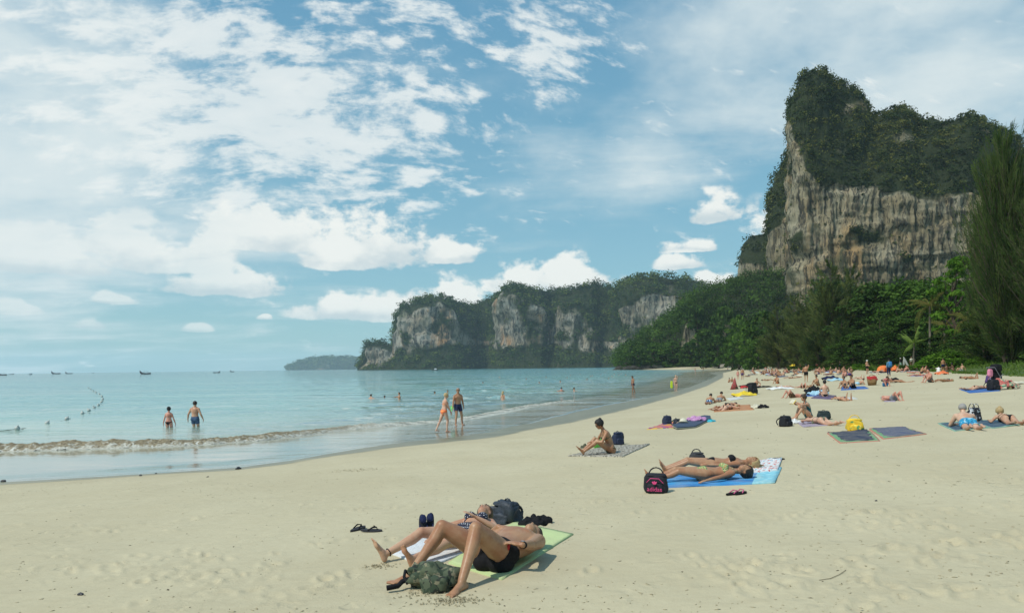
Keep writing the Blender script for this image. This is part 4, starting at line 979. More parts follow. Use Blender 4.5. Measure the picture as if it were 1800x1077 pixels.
        if detail >= 2:
            for q in range(5):
                w_ = (q-2)*.0175*(1 if i == 0 else -1)*k; ln = [.052, .047, .041, .034, .027][q]*k; r0 = [.0115, .0082, .0078, .0074, .0068][q]*k
                b0 = ball+sd_*(-w_)+t*.018*k; parts += limb([b0, b0+t*ln*.6-sole*.004*k, b0+t*ln+sole*.002*k], [r0*1.05, r0, r0*1.0], 8)
        else: parts.append(ellipsoid(ball+t*.03*k, np.array([sd_, t, sole]), np.array([.038, .034, .013])*k, 10, 6))
        s_, e, w0 = p.sh[i], p.el[i], p.wr[i]; ua = e-s_; fa = w0-e
        parts.append(ellipsoid(s_+nv(ua)*.02*k, I, [(.047 if fem else .058)*k]*3, 12, 9))
        parts += limb([p.neck+p.U2*.035*k, p.neck*.5+s_*.5+p.U2*.012*k, s_+p.U2*.006*k], [x*k for x in ((.036, .036, .036) if fem else (.046, .048, .046))])
        parts += limb([s_, s_+ua*.4, s_+ua*.75, e], [x*k*B for x in ((.047, .042, .037, .034) if fem else (.058, .053, .046, .040))])
        parts += limb([e, e+fa*.3, e+fa*.7, w0], [x*k for x in ((.035, .036, .028, .021) if fem else (.041, .043, .034, .026))])
        fd = p.fin[i]; pn = p.pal[i] if p.pal[i] is not None else nv(np.cross(fd, np.cross(fd, (0.1, 0.2, 1)))); pn = nv(pn-fd*np.dot(pn, fd)); sw = np.cross(fd, pn)
        pc = w0+fd*.05*k; parts.append(ellipsoid(pc, np.array([sw, fd, pn]), np.array([.038, .052, .016])*k, 12, 8))
        if detail >= 2:
            for q in range(4):
                off = (q-1.5)*.0185*k; ln = [.066, .076, .072, .056][q]*k; b0 = w0+fd*.085*k+sw*off; d1 = nv(fd+sw*(q-1.5)*.06)
                m1 = b0+d1*ln*.5+pn*.004*k; m2 = b0+d1*ln*.82+pn*.016*k
                parts += limb([b0, m1, m2], [.0092*k, .0084*k, .0070*k], 8)
            ts = -1 if i == 0 else 1
            b0 = w0+fd*.030*k+sw*.028*k*ts; parts += limb([b0, b0+nv(fd*.8+sw*ts*.9)*.032*k+pn*.008*k, b0+nv(fd*1.0+sw*ts*.6)*.058*k+pn*.014*k], [.013*k, .010*k, .008*k], 8)
        else:
            parts.append(ellipsoid(w0+fd*.105*k+pn*.008*k, np.array([sw, fd, pn]), np.array([.033, .05, .012])*k, 10, 6))
            ts = -1 if i == 0 else 1
            b0 = w0+fd*.030*k+sw*.028*k*ts; parts += limb([b0, b0+nv(fd+sw*ts*.8)*.05*k], [.012*k, .009*k], 6)
    return parts
def merge(parts):
    V = []; F = []; b = 0
    for v, f in parts: V.append(v); F += [tuple(x+b for x in q) for q in f]; b += len(v)
    return np.concatenate(V), F
_dg = None
def remesh(V, F, vox, smooth=2):
    me = bpy.data.meshes.new('tmp'); me.from_pydata([tuple(v) for v in V], [], F); me.update()
    o = bpy.data.objects.new('tmp', me); COL.objects.link(o)
    md = o.modifiers.new('r', 'REMESH'); md.mode = 'VOXEL'; md.voxel_size = vox; md.adaptivity = 0
    dg = bpy.context.evaluated_depsgraph_get(); dg.update(); ev = o.evaluated_get(dg); m2 = ev.to_mesh()
    n_ = len(m2.vertices); X = np.empty(n_*3, np.float32); m2.vertices.foreach_get('co', X); X = X.reshape(-1, 3).astype(float)
    li = np.empty(len(m2.loops), np.int32); m2.loops.foreach_get('vertex_index', li)
    lt = np.empty(len(m2.polygons), np.int32); m2.polygons.foreach_get('loop_total', lt); ls = np.empty(len(m2.polygons), np.int32); m2.polygons.foreach_get('loop_start', ls)
    Q = li[ls[lt == 4][:, None]+np.arange(4)]
    ev.to_mesh_clear(); bpy.data.objects.remove(o); bpy.data.meshes.remove(me)
    for _ in range(smooth): X = X+0.5*(lap(X, Q)-X)
    return X, Q
def lap(X, Q):
    A = np.zeros_like(X); c = np.zeros(len(X))
    for i in range(4):
        a = Q[:, i]; b = Q[:, (i+1) % 4]
        for k in range(3): A[:, k] += np.bincount(a, X[b, k], len(X))+np.bincount(b, X[a, k], len(X))
        c += np.bincount(a, minlength=len(X))+np.bincount(b, minlength=len(X))
    return A/np.maximum(c, 1)[:, None]
def vnorm(X, Q):
    fn = np.cross(X[Q[:, 2]]-X[Q[:, 0]], X[Q[:, 3]]-X[Q[:, 1]]); N = np.zeros_like(X)
    for i in range(4):
        for k in range(3): N[:, k] += np.bincount(Q[:, i], fn[:, k], len(X))
    return unit(N)
def segd(X, a, b):
    d = b-a; t = np.clip(((X-a)@d)/(d@d), 0, 1); return np.linalg.norm(X-a-t[:, None]*d, axis=1), t
def classify(p, X):
    k = p.k; bones = [('tor', p.pel-p.U*.03*k, p.waist, .12), ('tor2', p.waist, p.neck-p.U2*.04*k, .12), ('neck', p.neck, p.headb, .05), ('head', p.headb+p.Uh*.04*k, p.head+p.Uh*.03*k, .085)]
    for i in (0, 1): bones += [('th%d' % i, p.hip[i], p.kn[i], .07), ('sn%d' % i, p.kn[i], p.an[i], .045), ('ft%d' % i, p.an[i], p.an[i]+p.toe[i]*.15*k, .03), ('ua%d' % i, p.sh[i], p.el[i], .045), ('fa%d' % i, p.el[i], p.wr[i], .03), ('hd%d' % i, p.wr[i], p.wr[i]+p.fin[i]*.15*k, .02)]
    D = []; T = []
    for n_, a, b, r in bones: d, t = segd(X, np.array(a), np.array(b)); D.append(d-r*k); T.append(t)
    D = np.array(D); T = np.array(T); j = D.argmin(0); names = np.array([b[0] for b in bones])[j]
    return names, T[j, np.arange(len(X))]
def shell(X, Q, N, mask, off, inner=-.003, waves=0.0):
    fm = mask[Q].all(1); q = Q[fm]
    if not len(q): return None
    used = np.unique(q); rm = np.full(len(X), -1); rm[used] = np.arange(len(used)); q = rm[q]
    o_ = off[used] if hasattr(off, '__len__') else off
    if waves: o_ = o_+waves*fbm(X[used]*14, 2, 3)
    Xo = X[used]+N[used]*(np.broadcast_to(o_, (len(used),))[:, None]); n_ = len(used)
    e = np.concatenate([q[:, [i, (i+1) % 4]] for i in range(4)]); key = {}
    es = np.sort(e, 1); _, inv, cnt = np.unique(es[:, 0].astype(np.int64)*n_+es[:, 1], return_inverse=True, return_counts=True); be = e[cnt[inv] == 1]
    # ease the stair-stepped border
    nb = np.zeros((n_, 3)); c = np.zeros(n_)
    for _ in range(3):
        nb[:] = 0; c[:] = 0
        for a, b in ((be[:, 0], be[:, 1]), (be[:, 1], be[:, 0])):
            for kk in range(3): nb[:, kk] += np.bincount(a, Xo[b, kk], n_)
            c += np.bincount(a, minlength=n_)
        mm = c > 0; Xo[mm] = Xo[mm]*.4+.6*nb[mm]/c[mm][:, None]
    Xi = X[used]+N[used]*inner; mm = c > 0; Xi[mm] = Xo[mm]-N[used][mm]*(.006)
    bi = np.unique(be); rm2 = np.full(n_, -1); rm2[bi] = n_+np.arange(len(bi))
    V = np.concatenate([Xo, Xi[bi]]); F = np.concatenate([q, np.stack([be[:, 1], be[:, 0], rm2[be[:, 0]], rm2[be[:, 1]]], -1)])
    return V, F
def hair_mask(p, X, names, style):
    k = p.k; r = X-p.head; hx = r@p.Sh/k; hf = r@p.Fh/k; hz = r@p.Uh/k
    head = (np.abs(hx) < .12) & (np.abs(hf) < .14) & (hz > -.14) & (hz < .16) & np.isin(names, ['head', 'neck'])
    line = .052+.25*hz if style != 'short' else .040+.30*hz
    m = head & (((hf < np.minimum(line, .075)) & (hz > (-.045 if style == 'short' else -.075))) | (hz > .085))
    m &= ~((hf > -.005) & (hz < (.0 if style == 'short' else -.02)))
    off = np.where(hz > -.03, .012, .008)*k*(1.0 if style == 'short' else 1.6)
    return m, off
SKIN = {'fair': (.56, .36, .25), 'light': (.50, .30, .19), 'tan': (.40, .225, .125), 'brown': (.27, .145, .08), 'pink': (.55, .28, .20), 'dark': (.17, .09, .05)}
def skin(name):
    if 'skin_'+name in _MC: return _MC['skin_'+name]
    m = bpy.data.materials.new('skin_'+name); m.use_nodes = True; m.node_tree.nodes.clear(); n = NT(m.node_tree)
    tc = n.new('ShaderNodeTexCoord').outputs['Object']; c0 = SKIN[name]
    c = n.mix(n.map(n.noise(tc, 4, 5, .65), .38, .62), tuple(x*1.06 for x in c0), (c0[0]*.88, c0[1]*.70, c0[2]*.64))
    c = n.mix(n.map(n.noise(tc, 60, 3, .6), .5, .8, 0, .25), c, tuple(x*.75 for x in c0))
    p = n.new('ShaderNodeBsdfPrincipled'); n.put(p.inputs['Base Color'], c); p.inputs['Roughness'].default_value = .42
    p.inputs['Specular IOR Level'].default_value = .35; p.inputs['Subsurface Weight'].default_value = 0.0
    n.put(p.inputs['Normal'], n.bump(n.noise(tc, 90, 3, .6), .12, .002))
    o = n.new('ShaderNodeOutputMaterial'); n.put(o.inputs[0], p.outputs[0]); _MC['skin_'+name] = m; return m
CLO = {'black': (.012, .012, .014), 'navy': (.018, .025, .07), 'white': (.72, .72, .70), 'blue': (.05, .19, .42), 'red': (.45, .04, .04), 'purple': (.09, .05, .16), 'orange': (.75, .20, .08), 'teal': (.03, .12, .13), 'green': (.07, .25, .09), 'grey': (.25, .26, .27),
       'pink': (.72, .25, .35), 'maroon': (.14, .02, .035), 'lightblue': (.35, .55, .65), 'yellow': (.75, .55, .05), 'brown': (.12, .07, .04), 'denim': (.06, .10, .17), 'cream': (.62, .58, .45), 'turq': (.05, .42, .52)}
HAIR = {'black': (.012, .010, .009), 'brown': (.055, .032, .018), 'blonde': (.42, .30, .14), 'grey': (.30, .28, .26), 'dark': (.03, .02, .014), 'white': (.55, .53, .5)}
def cloth(name): return mat('cloth_'+name, CLO[name], .85, .2, .18, 40, .3, .004)
def hairm(name): return mat('hair_'+name, HAIR[name], .6, .4, .35, 70, .7, .006)
def patmat(name, base, cols, scale, thr=.45, kind='noise'):
    if name in _MC: return _MC[name]
    m = bpy.data.materials.new(name); m.use_nodes = True; m.node_tree.nodes.clear(); n = NT(m.node_tree)
    tc = n.new('ShaderNodeTexCoord').outputs['Object']; c = base
    if kind == 'dots':
        c = n.mix(n.map(n.vor(tc, scale, rand=.25), .30, .24, 0, 1), base, cols[0])
    elif kind == 'check':
        c = n.mix(n.map(n.vor(tc, scale, out='Distance', feature='DISTANCE_TO_EDGE'), .05, .12), cols[0], base)
    else:
        for i, cc in enumerate(cols):
            v = n.noise(n.vm('ADD', tc, (i*3.3, i*1.7, i)), scale*(1+.2*i), 2, .5); c = n.mix(n.map(v, 1-thr, 1.04-thr, 0, 1), c, cc)
    p = n.new('ShaderNodeBsdfPrincipled'); n.put(p.inputs['Base Color'], c); p.inputs['Roughness'].default_value = .85
    n.put(p.inputs['Normal'], n.bump(n.noise(tc, 25, 4), .4, .006))
    o = n.new('ShaderNodeOutputMaterial'); n.put(o.inputs[0], p.outputs[0]); _MC[name] = m; return m
def garment_mask(p, X, names, T, kind):
    k = p.k; r = X-p.pel; h = r@p.U/k; x = np.abs(r@p.S)/k; f = r@p.F/k
    r2 = X-p.waist; h2 = r2@p.U2/k+.19; x2 = np.abs(r2@p.S2)/k; f2 = r2@p.F2/k
    th = np.isin(names, ['th0', 'th1']); tor = np.isin(names, ['tor', 'tor2'])
    up = names == 'tor2'; low = names == 'tor'
    if kind == 'shorts': return (low & (h < .075)) | (th & (T < .58)), .016
    if kind == 'trunks': return (low & (h < .055)) | (th & (T < .19)), .007
    if kind == 'briefs': return ((low & (h < .05)) | (th & (T < .14) & (h > -.14+x*.45))), .006
    if kind == 'bikini_bottom': return ((low | (th & (T < .2))) & (h < .035) & (h > -.16+x*1.05) & (x < .3)), .006
    if kind == 'string_bottom': return ((low | (th & (T < .2))) & (h < .02) & (h > -.17+x*1.35-(f < 0)*.02)), .006
    if kind == 'bikini_top':
        cup = up & (f2 > .03) & (h2 > .265) & (h2 < .375-.35*np.abs(x2-.068)) & (x2 < .135)
        band = up & (h2 > .275) & (h2 < .302)
        strap = up & (f2 > .0) & (np.abs(x2-.075) < .010) & (h2 > .36)
        return cup | band | strap, .006
    if kind == 'bandeau': return up & (h2 > .27) & (h2 < np.where(f2 > 0, .375, .30)), .006
    if kind == 'one_piece': return (((low | (th & (T < .12))) & (h > -.15+x*1.0)) | (tor & (h2 > .1) & (h2 < np.where(f2 > 0, .40, .27)) & (x2 < .17))| (up & (np.abs(x2-.07) < .02) & (h2 > .2))), .006
    if kind == 'shirt': return (tor & (h > .0)) | (np.isin(names, ['ua0', 'ua1']) & (T < .62)) | (up), .016
    if kind == 'long_shirt': return (tor & (h > -.03)) | np.isin(names, ['ua0', 'ua1']) | (np.isin(names, ['fa0', 'fa1']) & (T < .85)), .018
    if kind == 'trousers': return (low & (h < .08)) | th | (np.isin(names, ['sn0', 'sn1']) & (T < .9)), .016
    if kind == 'skirt': return (low & (h < .075)) | (th & (T < .75)), .022
    return np.zeros(len(X), bool), 0
PARTN = {'shorts': 'shorts', 'trunks': 'swim_trunks', 'briefs': 'swim_trunks', 'bikini_bottom': 'bikini_bottom', 'string_bottom': 'bikini_bottom', 'bikini_top': 'bikini_top', 'bandeau': 'bikini_top', 'one_piece': 'swimsuit', 'shirt': 'shirt', 'long_shirt': 'shirt', 'trousers': 'trousers', 'skirt': 'skirt'}
def person(p, loc, rz, label, sk='tan', hair='dark', hstyle='short', wear=(), vox=.012, detail=1, group=None, extra=None, scale=1.0, name='person', faceparts=None, origin=(0, 0, 0)):
    """one person: an Empty at the base > body, hair, garments"""
    root = empty(name, loc, rz); root.scale = (scale,)*3; tag(root, label, 'person', group)
    V, F = merge(body_shapes(p, detail)); X, Q = remesh(V, F, vox, 3 if vox < .01 else 2)
    X = X-np.array(origin)
    # shift the pose frame with the mesh
    for a in ('pel', 'waist', 'neck', 'headb', 'head'): setattr(p, a, getattr(p, a)-np.array(origin))
    for a in ('hip', 'sh', 'kn', 'an', 'el', 'wr'): setattr(p, a, [v-np.array(origin) for v in getattr(p, a)])
    N = vnorm(X, Q); names, T = classify(p, X)
    if N.mean() != N.mean(): N = unit(X)
    sgn = 1 if ((X-X.mean(0))*N).sum() > 0 else -1
    N = N*sgn
    body = link('body', mesh_np('body', X, Q if sgn > 0 else Q[:, ::-1]), skin(sk), root)
    if hair:
        m, off = hair_mask(p, X, names, hstyle); r = shell(X, Q, N, m, off, waves=.006*p.k)
        hp = [] if r is None else [(r[0], [tuple(f) for f in r[1]])]
        k = p.k; axh = np.array([p.Sh, p.Fh, p.Uh]); down = nv(np.array([0, 0, -1.])+(-p.Fh)*.8)
        if hstyle == 'bun': hp.append(ellipsoid(p.head+p.Uh*.10*k-p.Fh*.075*k, axh, np.array([.042, .042, .040])*k))
        if hstyle == 'tail':
            b0 = p.head+p.Uh*.05*k-p.Fh*.10*k; hp += limb([b0, b0-p.Fh*.05*k+down*.03*k, b0-p.Fh*.04*k+down*.16*k, b0-p.Fh*.01*k+down*.24*k], [.028*k, .032*k, .024*k, .008*k])
        if hstyle == 'long':
            hp += [ellipsoid(p.head-p.Fh*.06*k-p.Uh*.03*k, axh, np.array([.092, .055, .10])*k)]+limb([p.head-p.Fh*.07*k-p.Uh*.03*k, p.headb-p.Fh*.065*k-p.Uh*.0*k, p.neck-p.F2*.085*k-p.U2*.05*k], [.07*k, .062*k, .035*k])
        if hstyle == 'spread':                                 # loose hair fanned out on the ground behind a lying head
            rng = np.random.default_rng(5)
            for q in range(16):
                a = rng.uniform(-1.3, 1.3); dd = nv(p.Uh*math.cos(a)+p.Sh*math.sin(a)); b0 = p.head-p.Fh*.04*k+dd*.06*k
                hp += limb([b0, b0+dd*.07*k-p.Fh*.03*k, b0+dd*(.10+.07*rng.random())*k-p.Fh*.05*k], [.026*k, .022*k, .006*k], 6)
        if hp:
            v, f = merge(hp); me = bpy.data.meshes.new('hair'); me.from_pydata([tuple(q) for q in v], [], f); me.update(); link('hair', me, hairm(hair), root)
    for kind, mm in wear:
        m, off = garment_mask(p, X, names, T, kind); r = shell(X, Q, N, m, off*p.k, waves=.010 if kind in ('shorts', 'shirt', 'long_shirt', 'trousers', 'skirt') else 0.002)
        if r is None: continue
        link(PARTN[kind], mesh_np(PARTN[kind], *r), cloth(mm) if isinstance(mm, str) else mm, root)
    k = p.k; axh = np.array([p.Sh, p.Fh, p.Uh])
    def sub(nm, parts, mt):
        v, f = merge(parts); me = bpy.data.meshes.new(nm); me.from_pydata([tuple(q) for q in v], [], f); me.update(); return link(nm, me, mt, root)
    for fp in (faceparts or ()):
        if fp == 'eyes':
            for s in (1, -1): sub('eye', [ellipsoid(p.head+p.Uh*.008*k+p.Fh*.079*k+p.Sh*.030*k*s, axh, np.array([.013, .006, .004])*k, 10, 6)], mat('eye_line', (.03, .02, .015), .5))
            for s in (1, -1): sub('eyebrow', [ellipsoid(p.head+p.Uh*.034*k+p.Fh*.086*k+p.Sh*.030*k*s, axh, np.array([.017, .005, .004])*k, 10, 6)], hairm(hair or 'dark'))
            sub('mouth', [ellipsoid(p.head-p.Uh*.050*k+p.Fh*.092*k, axh, np.array([.020, .006, .005])*k, 10, 6)], mat('lips', (.35, .12, .10), .5))
        if fp == 'sunglasses':
            sub('sunglasses', [ellipsoid(p.head+p.Uh*.010*k+p.Fh*.088*k+p.Sh*.032*k*s, axh, np.array([.027, .010, .018])*k, 12, 8) for s in (1, -1)]+limb([p.head+p.Uh*.016*k+p.Fh*.05*k+p.Sh*.078*k, p.head+p.Uh*.016*k+p.Fh*.09*k+p.Sh*.05*k, p.head+p.Uh*.016*k+p.Fh*.098*k, p.head+p.Uh*.016*k+p.Fh*.09*k-p.Sh*.05*k, p.head+p.Uh*.016*k+p.Fh*.05*k-p.Sh*.078*k], [.004*k]*5, 6), mat('dark_lens', (.01, .01, .01), .15, .6))
        if fp.startswith('cap_'):
            c_ = p.head+p.Uh*.062*k-p.Fh*.005*k
            sub('cap', [ellipsoid(c_, axh, np.array([.092, .112, .078])*k, 18, 12), ellipsoid(c_+p.Fh*.12*k-p.Uh*.01*k, axh, np.array([.068, .065, .008])*k, 16, 8)], cloth(fp[4:]))
        if fp.startswith('hat_'):
            c_ = p.head+p.Uh*.065*k
            sub('sun_hat', [ellipsoid(c_, axh, np.array([.092, .110, .082])*k, 18, 12), ellipsoid(c_-p.Uh*.02*k, axh, np.array([.155, .170, .012])*k, 22, 8)], cloth(fp[4:]))
    if extra: extra(root, p, sub)
    return root

# ---- poses (metres for a 1.7 m body; +X is the way the person faces, or where the head points when lying)
Z_ = (0, 0, 1)
def P_stand(fem=False, H=1.7, arms=((.02, .26, .80), (.02, -.26, .80)), step=0.0, lean=0.0, head=(0, 0, 1), face=(1, 0, 0), bulk=1.0, bend=0.0, legs=None, fing=None, twist=0.0):
    k = H/1.7; s = step
    an = legs or [(s, .10, .075), (-s, -.10, .075)]
    return pose(np.array((0, 0, .90-abs(s)*.12))*k, (lean, 0, 1), (1, 0, 0), [np.array(a)*k for a in an], [(1, .1, .2), (1, -.1, .2)], [(1, .15, -.05 if s >= 0 else -.3), (1, -.15, -.05 if s <= 0 else -.5)],
                [np.array(a)*k for a in arms], [(-1, .5, -.2), (-1, -.5, -.2)], fing or [(0.1, 0, -1), (0.1, 0, -1)], up2=(lean+bend, 0, 1), front2=(1, twist, 0), hup=head, face=face, fem=fem, H=H, bulk=bulk, palm=[(0, -1, 0), (0, 1, 0)])
def P_supine(fem=True, H=1.66, arms=None, spread=.10, kneeup=(0, 0), turn=0.0, elbp=None, bulk=1.0):
    """on the back: feet at -X, head at +X"""
    k = H/1.7; an = []
    for i in (0, 1):
        s = 1 if i else -1                                          # person's left is at -Y when the chest faces up and the head points +X
        q = kneeup[i]; an.append(np.array((-.825+.40*q, s*(spread+.02), .06+.02*q))*k)
    wr = arms or [(.02, -.36, .05), (.02, .36, .05)]
    return pose(np.array((0, 0, .115))*k, (1, 0, .0), (0, 0, 1), an, [(.1, -.15, 1), (.1, .15, 1)], [(-.35 if kneeup[0] < .3 else -1, -.35, 1 if kneeup[0] < .3 else -.1), (-.35 if kneeup[1] < .3 else -1, .35, 1 if kneeup[1] < .3 else -.1)],
                [np.array(a)*k for a in wr], elbp or [(0, -1, -.2), (0, 1, -.2)], up2=(1, 0, .03), hup=(1, 0, -.12), face=(0, turn, 1), fem=fem, H=H, bulk=bulk, palm=[(0, 0, -1), (0, 0, -1)])
def P_prone(fem=True, H=1.66, prop=0.0, spread=.10, legup=(0, 0), face=None, arms=None, bulk=1.0):
    """on the belly: feet at -X, head at +X; prop>0 rests on the elbows"""
    k = H/1.7; a = prop
    an = [np.array((-.825+.45*legup[0], spread, .08+.38*legup[0]))*k, np.array((-.825+.45*legup[1], -spread, .08+.38*legup[1]))*k]
    if a > 0: wr = arms or [(.62, .10, .05), (.62, -.10, .05)]; up2 = (1, 0, a); hup = (.55, 0, 1)
    else: wr = arms or [(.66, .22, .04), (.66, -.22, .04)]; up2 = (1, 0, .02); hup = (1, .0, .06)
    fc = face or ((1, 0, -.1) if a > 0 else (0, .9, -.35))
    return pose(np.array((0, 0, .115))*k, (1, 0, .03+a*.15), (0, 0, -1), an, [(0, .2, -1 if not legup[0] else -1), (0, -.2, -1)], [(-1, .1, -.25) if legup[0] < .3 else (-.2, 0, 1), (-1, -.1, -.25) if legup[1] < .3 else (-.2, 0, 1)],
                [np.array(q)*k for q in wr], [(-.3, .8, -.6), (-.3, -.8, -.6)] if a > 0 else [(-.2, 1, .1), (-.2, -1, .1)], up2=up2, hup=hup, face=fc, fem=fem, H=H, bulk=bulk, palm=[(0, 0, -1), (0, 0, -1)], fing=[(1, -.2, 0), (1, .2, 0)])
def P_sit(fem=False, H=1.7, lean=.1, knees=.5, spread=.12, arms=None, elbp=None, head=(0.1, 0, 1), face=(1, 0, 0), bend=.25, cross=False, back=False, bulk=1.0):
    """seated on the ground facing +X; knees 0 = legs straight, 1 = heels close"""
    k = H/1.7
    if cross:
        an = [(.22, -.10, .06), (.30, .10, .06)]; pole = [(.2, 1, .25), (.2, -1, .25)]; toe = [(.3, -1, -.05), (.3, 1, -.05)]
        wr = arms or [(.30, .20, .22), (.30, -.20, .22)]
    else:
        d = .80-.42*knees; an = [(d, spread, .075), (d-.03, -spread, .075)]; pole = [(0, .15, 1), (0, -.15, 1)]; toe = [(1, .15, -.1 if knees > .3 else 1.2), (1, -.15, -.1 if knees > .3 else 1.2)]
        kh = .18+.38*knees
        wr = arms or ([(-.28, .24, .05), (-.28, -.24, .05)] if back else [(d*.62, .08, kh+.02), (d*.62, -.08, kh+.0)])
    return pose(np.array((0, 0, .115))*k, (lean, 0, 1), (1, 0, 0), [np.array(a)*k for a in an], pole, toe, [np.array(a)*k for a in wr], elbp or ([(-1, .4, 0), (-1, -.4, 0)] if back else [(-.3, 1, -.5), (-.3, -1, -.5)]),
                up2=(lean+bend, 0, 1), hup=head, face=face, fem=fem, H=H, bulk=bulk, palm=[(0, 0, -1), (0, 0, -1)], fing=[(1, -.2, -.2), (1, .2, -.2)] if not back else [(-1, .3, 0), (-1, -.3, 0)])
def head_of(pa, pb):
    """ground points under feet and head (photo positions) -> heading"""
    a = gp(*pa); b = gp(*pb); return math.atan2(b.y-a.y, b.x-a.x), a, b
def lay(p, feet, head, label, **kw):
    rz, a, b = head_of(feet, head); c = a+(b-a).normalized()*(.82*p.k); z = H(c.x, c.y)
    r = person(p, (c.x, c.y, z+.015), rz, label, **kw); r.rotation_euler[1] = -math.atan2(H(*(c+(b-a).normalized()*.6)[:2])-H(*(c-(b-a).normalized()*.6)[:2]), 1.2)
    return r
def at_(px, py, z=0): g = gp(px, py); return (g.x, g.y, g.z+z)

def wp(px, py, h):
    """point on the line of sight that lies h above the ground"""
    d = ray(px, py); lo, hi = 1.5, 900.0; ts = np.geomspace(1.5, 900, 500); zz = np.maximum(Hraw(ts*d.x, ts*d.y)[0], 0)+h
    below = (CAMZ+ts*d.z) < zz; i = int(np.argmax(below)); t = ts[max(i-1, 0)]; u = ts[i]
    for _ in range(14):
        m_ = (t+u)/2
        if CAMZ+m_*d.z < max(H(m_*d.x, m_*d.y), 0)+h: u = m_
        else: t = m_
    return np.array((u*d.x, u*d.y, CAMZ+u*d.z))
# ------------------------------------------------------------------ belongings: builders
def pymesh(name, V, F, m, parent=None, smooth=True):
    me = bpy.data.meshes.new(name); me.from_pydata([tuple(v) for v in V], [], [tuple(f) for f in F]); me.update(); return link(name, me, m, parent, smooth=smooth)
def towel(px4, m, label, name='towel', th=.012, wr=.013, n_=22, lift=0.0, rag=0.0, seed=0, cat='towel', group=None):
    """cloth on the sand given by its four corners (points of the photograph on the ground)"""
    C = [np.array(gp(*p)[:2]) for p in px4]; u = np.linspace(0, 1, n_); U_, V_ = np.meshgrid(u, u)
    P = (1-U_)[..., None]*(1-V_)[..., None]*C[0]+U_[..., None]*(1-V_)[..., None]*C[1]+U_[..., None]*V_[..., None]*C[2]+(1-U_)[..., None]*V_[..., None]*C[3]
    if rag: P = P+rag*np.stack([n2(P[..., 0], P[..., 1], 3.0, 3, seed+1), n2(P[..., 0], P[..., 1], 3.0, 3, seed+2)], -1)
    z = Hraw(P[..., 0].ravel(), P[..., 1].ravel())[0].reshape(P.shape[:2]); w_ = np.abs(n2(P[..., 0], P[..., 1], 2.2, 4, seed+5))*wr*3
    top = np.concatenate([P, (z+th+w_+lift)[..., None]], -1); c0 = top.reshape(-1, 3).mean(0); c0[2] -= th
    T = top.reshape(-1, 3)-c0; idx = np.arange(n_*n_).reshape(n_, n_); F = np.stack([idx[:-1, :-1], idx[:-1, 1:], idx[1:, 1:], idx[1:, :-1]], -1).reshape(-1, 4)
    rim = np.concatenate([idx[0], idx[1:, -1], idx[-1, -2::-1], idx[-2:0:-1, 0]]); B = T[rim].copy(); B[:, 2] -= th+lift+.012; k = len(rim); j = np.arange(k); j2 = (j+1) % k
    F2 = np.stack([rim[j2], rim[j], len(T)+j, len(T)+j2], -1); V = np.concatenate([T, B]); F = np.concatenate([F, F2])
    me = mesh_np(name, V, F); uv = np.concatenate([np.stack([U_.ravel(), V_.ravel()], -1), np.stack([U_.ravel(), V_.ravel()], -1)[rim]])
    fattr(me, 'tu', uv[:, 0]); fattr(me, 'tv', uv[:, 1])
    o = link(name, me, m); o.location = c0; return tag(o, label, cat, group)
def uvmat(name, fn):
    """cloth material whose colour comes from fn(n, u, v)"""
    m = bpy.data.materials.new(name); m.use_nodes = True; m.node_tree.nodes.clear(); n = NT(m.node_tree)
    c = fn(n, n.attr('tu'), n.attr('tv')); tc = n.new('ShaderNodeTexCoord').outputs['Object']
    c = n.mix(n.map(n.noise(tc, 3, 4), .3, .8, 0, .35), c, (.40, .36, .26))
    p = n.new('ShaderNodeBsdfPrincipled'); n.put(p.inputs['Base Color'], c); p.inputs['Roughness'].default_value = .9; p.inputs['Specular IOR Level'].default_value = .15
    n.put(p.inputs['Normal'], n.bump(n.m('ADD', n.noise(tc, 8, 5), n.m('MULTIPLY', n.noise(tc, 160, 2), .2)), .5, .02))
    o = n.new('ShaderNodeOutputMaterial'); n.put(o.inputs[0], p.outputs[0]); return m
def plain(c): return lambda n, u, v: n.mix(n.map(n.noise(n.comb(u, v, 0), 40, 3), .4, .6), c, tuple(x*.85 for x in c))
def bordered(c, b, w_=.05):
    def f(n, u, v):
        e = n.m('MINIMUM', n.m('MINIMUM', u, n.m('SUBTRACT', 1, u)), n.m('MINIMUM', v, n.m('SUBTRACT', 1, v))); return n.mix(n.map(e, w_, w_*1.15), b, c)
    return f
def striped(cols, k, axis=1, warp=.3):
    def f(n, u, v):
        t = v if axis else u; t = n.m('ADD', t, n.m('MULTIPLY', n.noise(n.comb(u, v, 0), 3, 2), warp)); fr = n.m('FRACT', n.m('MULTIPLY', t, k)); L = len(cols)
        return n.ramp(fr, [(i/L, c) for i, c in enumerate(cols)], 'CONSTANT')
    return f
def soft(w_, d_, h_, seed, e=.45, lump=.06, nu=24, nvv=14, taper=.85):
    """rounded soft box on its base, w x d x h"""
    u = np.linspace(0, 2*math.pi, nu, endpoint=False); v = np.linspace(-math.pi/2, math.pi/2, nvv); sp = lambda x, q: np.sign(x)*np.abs(x)**q
    V = []
    for b in v:
        for a in u:
            x = sp(math.cos(b), e)*sp(math.cos(a), e)*.5; y = sp(math.cos(b), e)*sp(math.sin(a), e)*.5; z = sp(math.sin(b), e)*.5+.5; t = 1-(1-taper)*z; V.append((x*t*w_, y*t*d_, z*h_))
    V = np.array(V); nn = unit(V-np.array([0, 0, h_/2])); V = V+nn*(fbm(V/max(w_, h_)*4.5+seed, 4, seed)*lump)[:, None]
    V[:, 2] = np.maximum(V[:, 2], -.01)
    F = [(k*nu+i, k*nu+(i+1) % nu, (k+1)*nu+(i+1) % nu, (k+1)*nu+i) for k in range(nvv-1) for i in range(nu)]
    return V, F
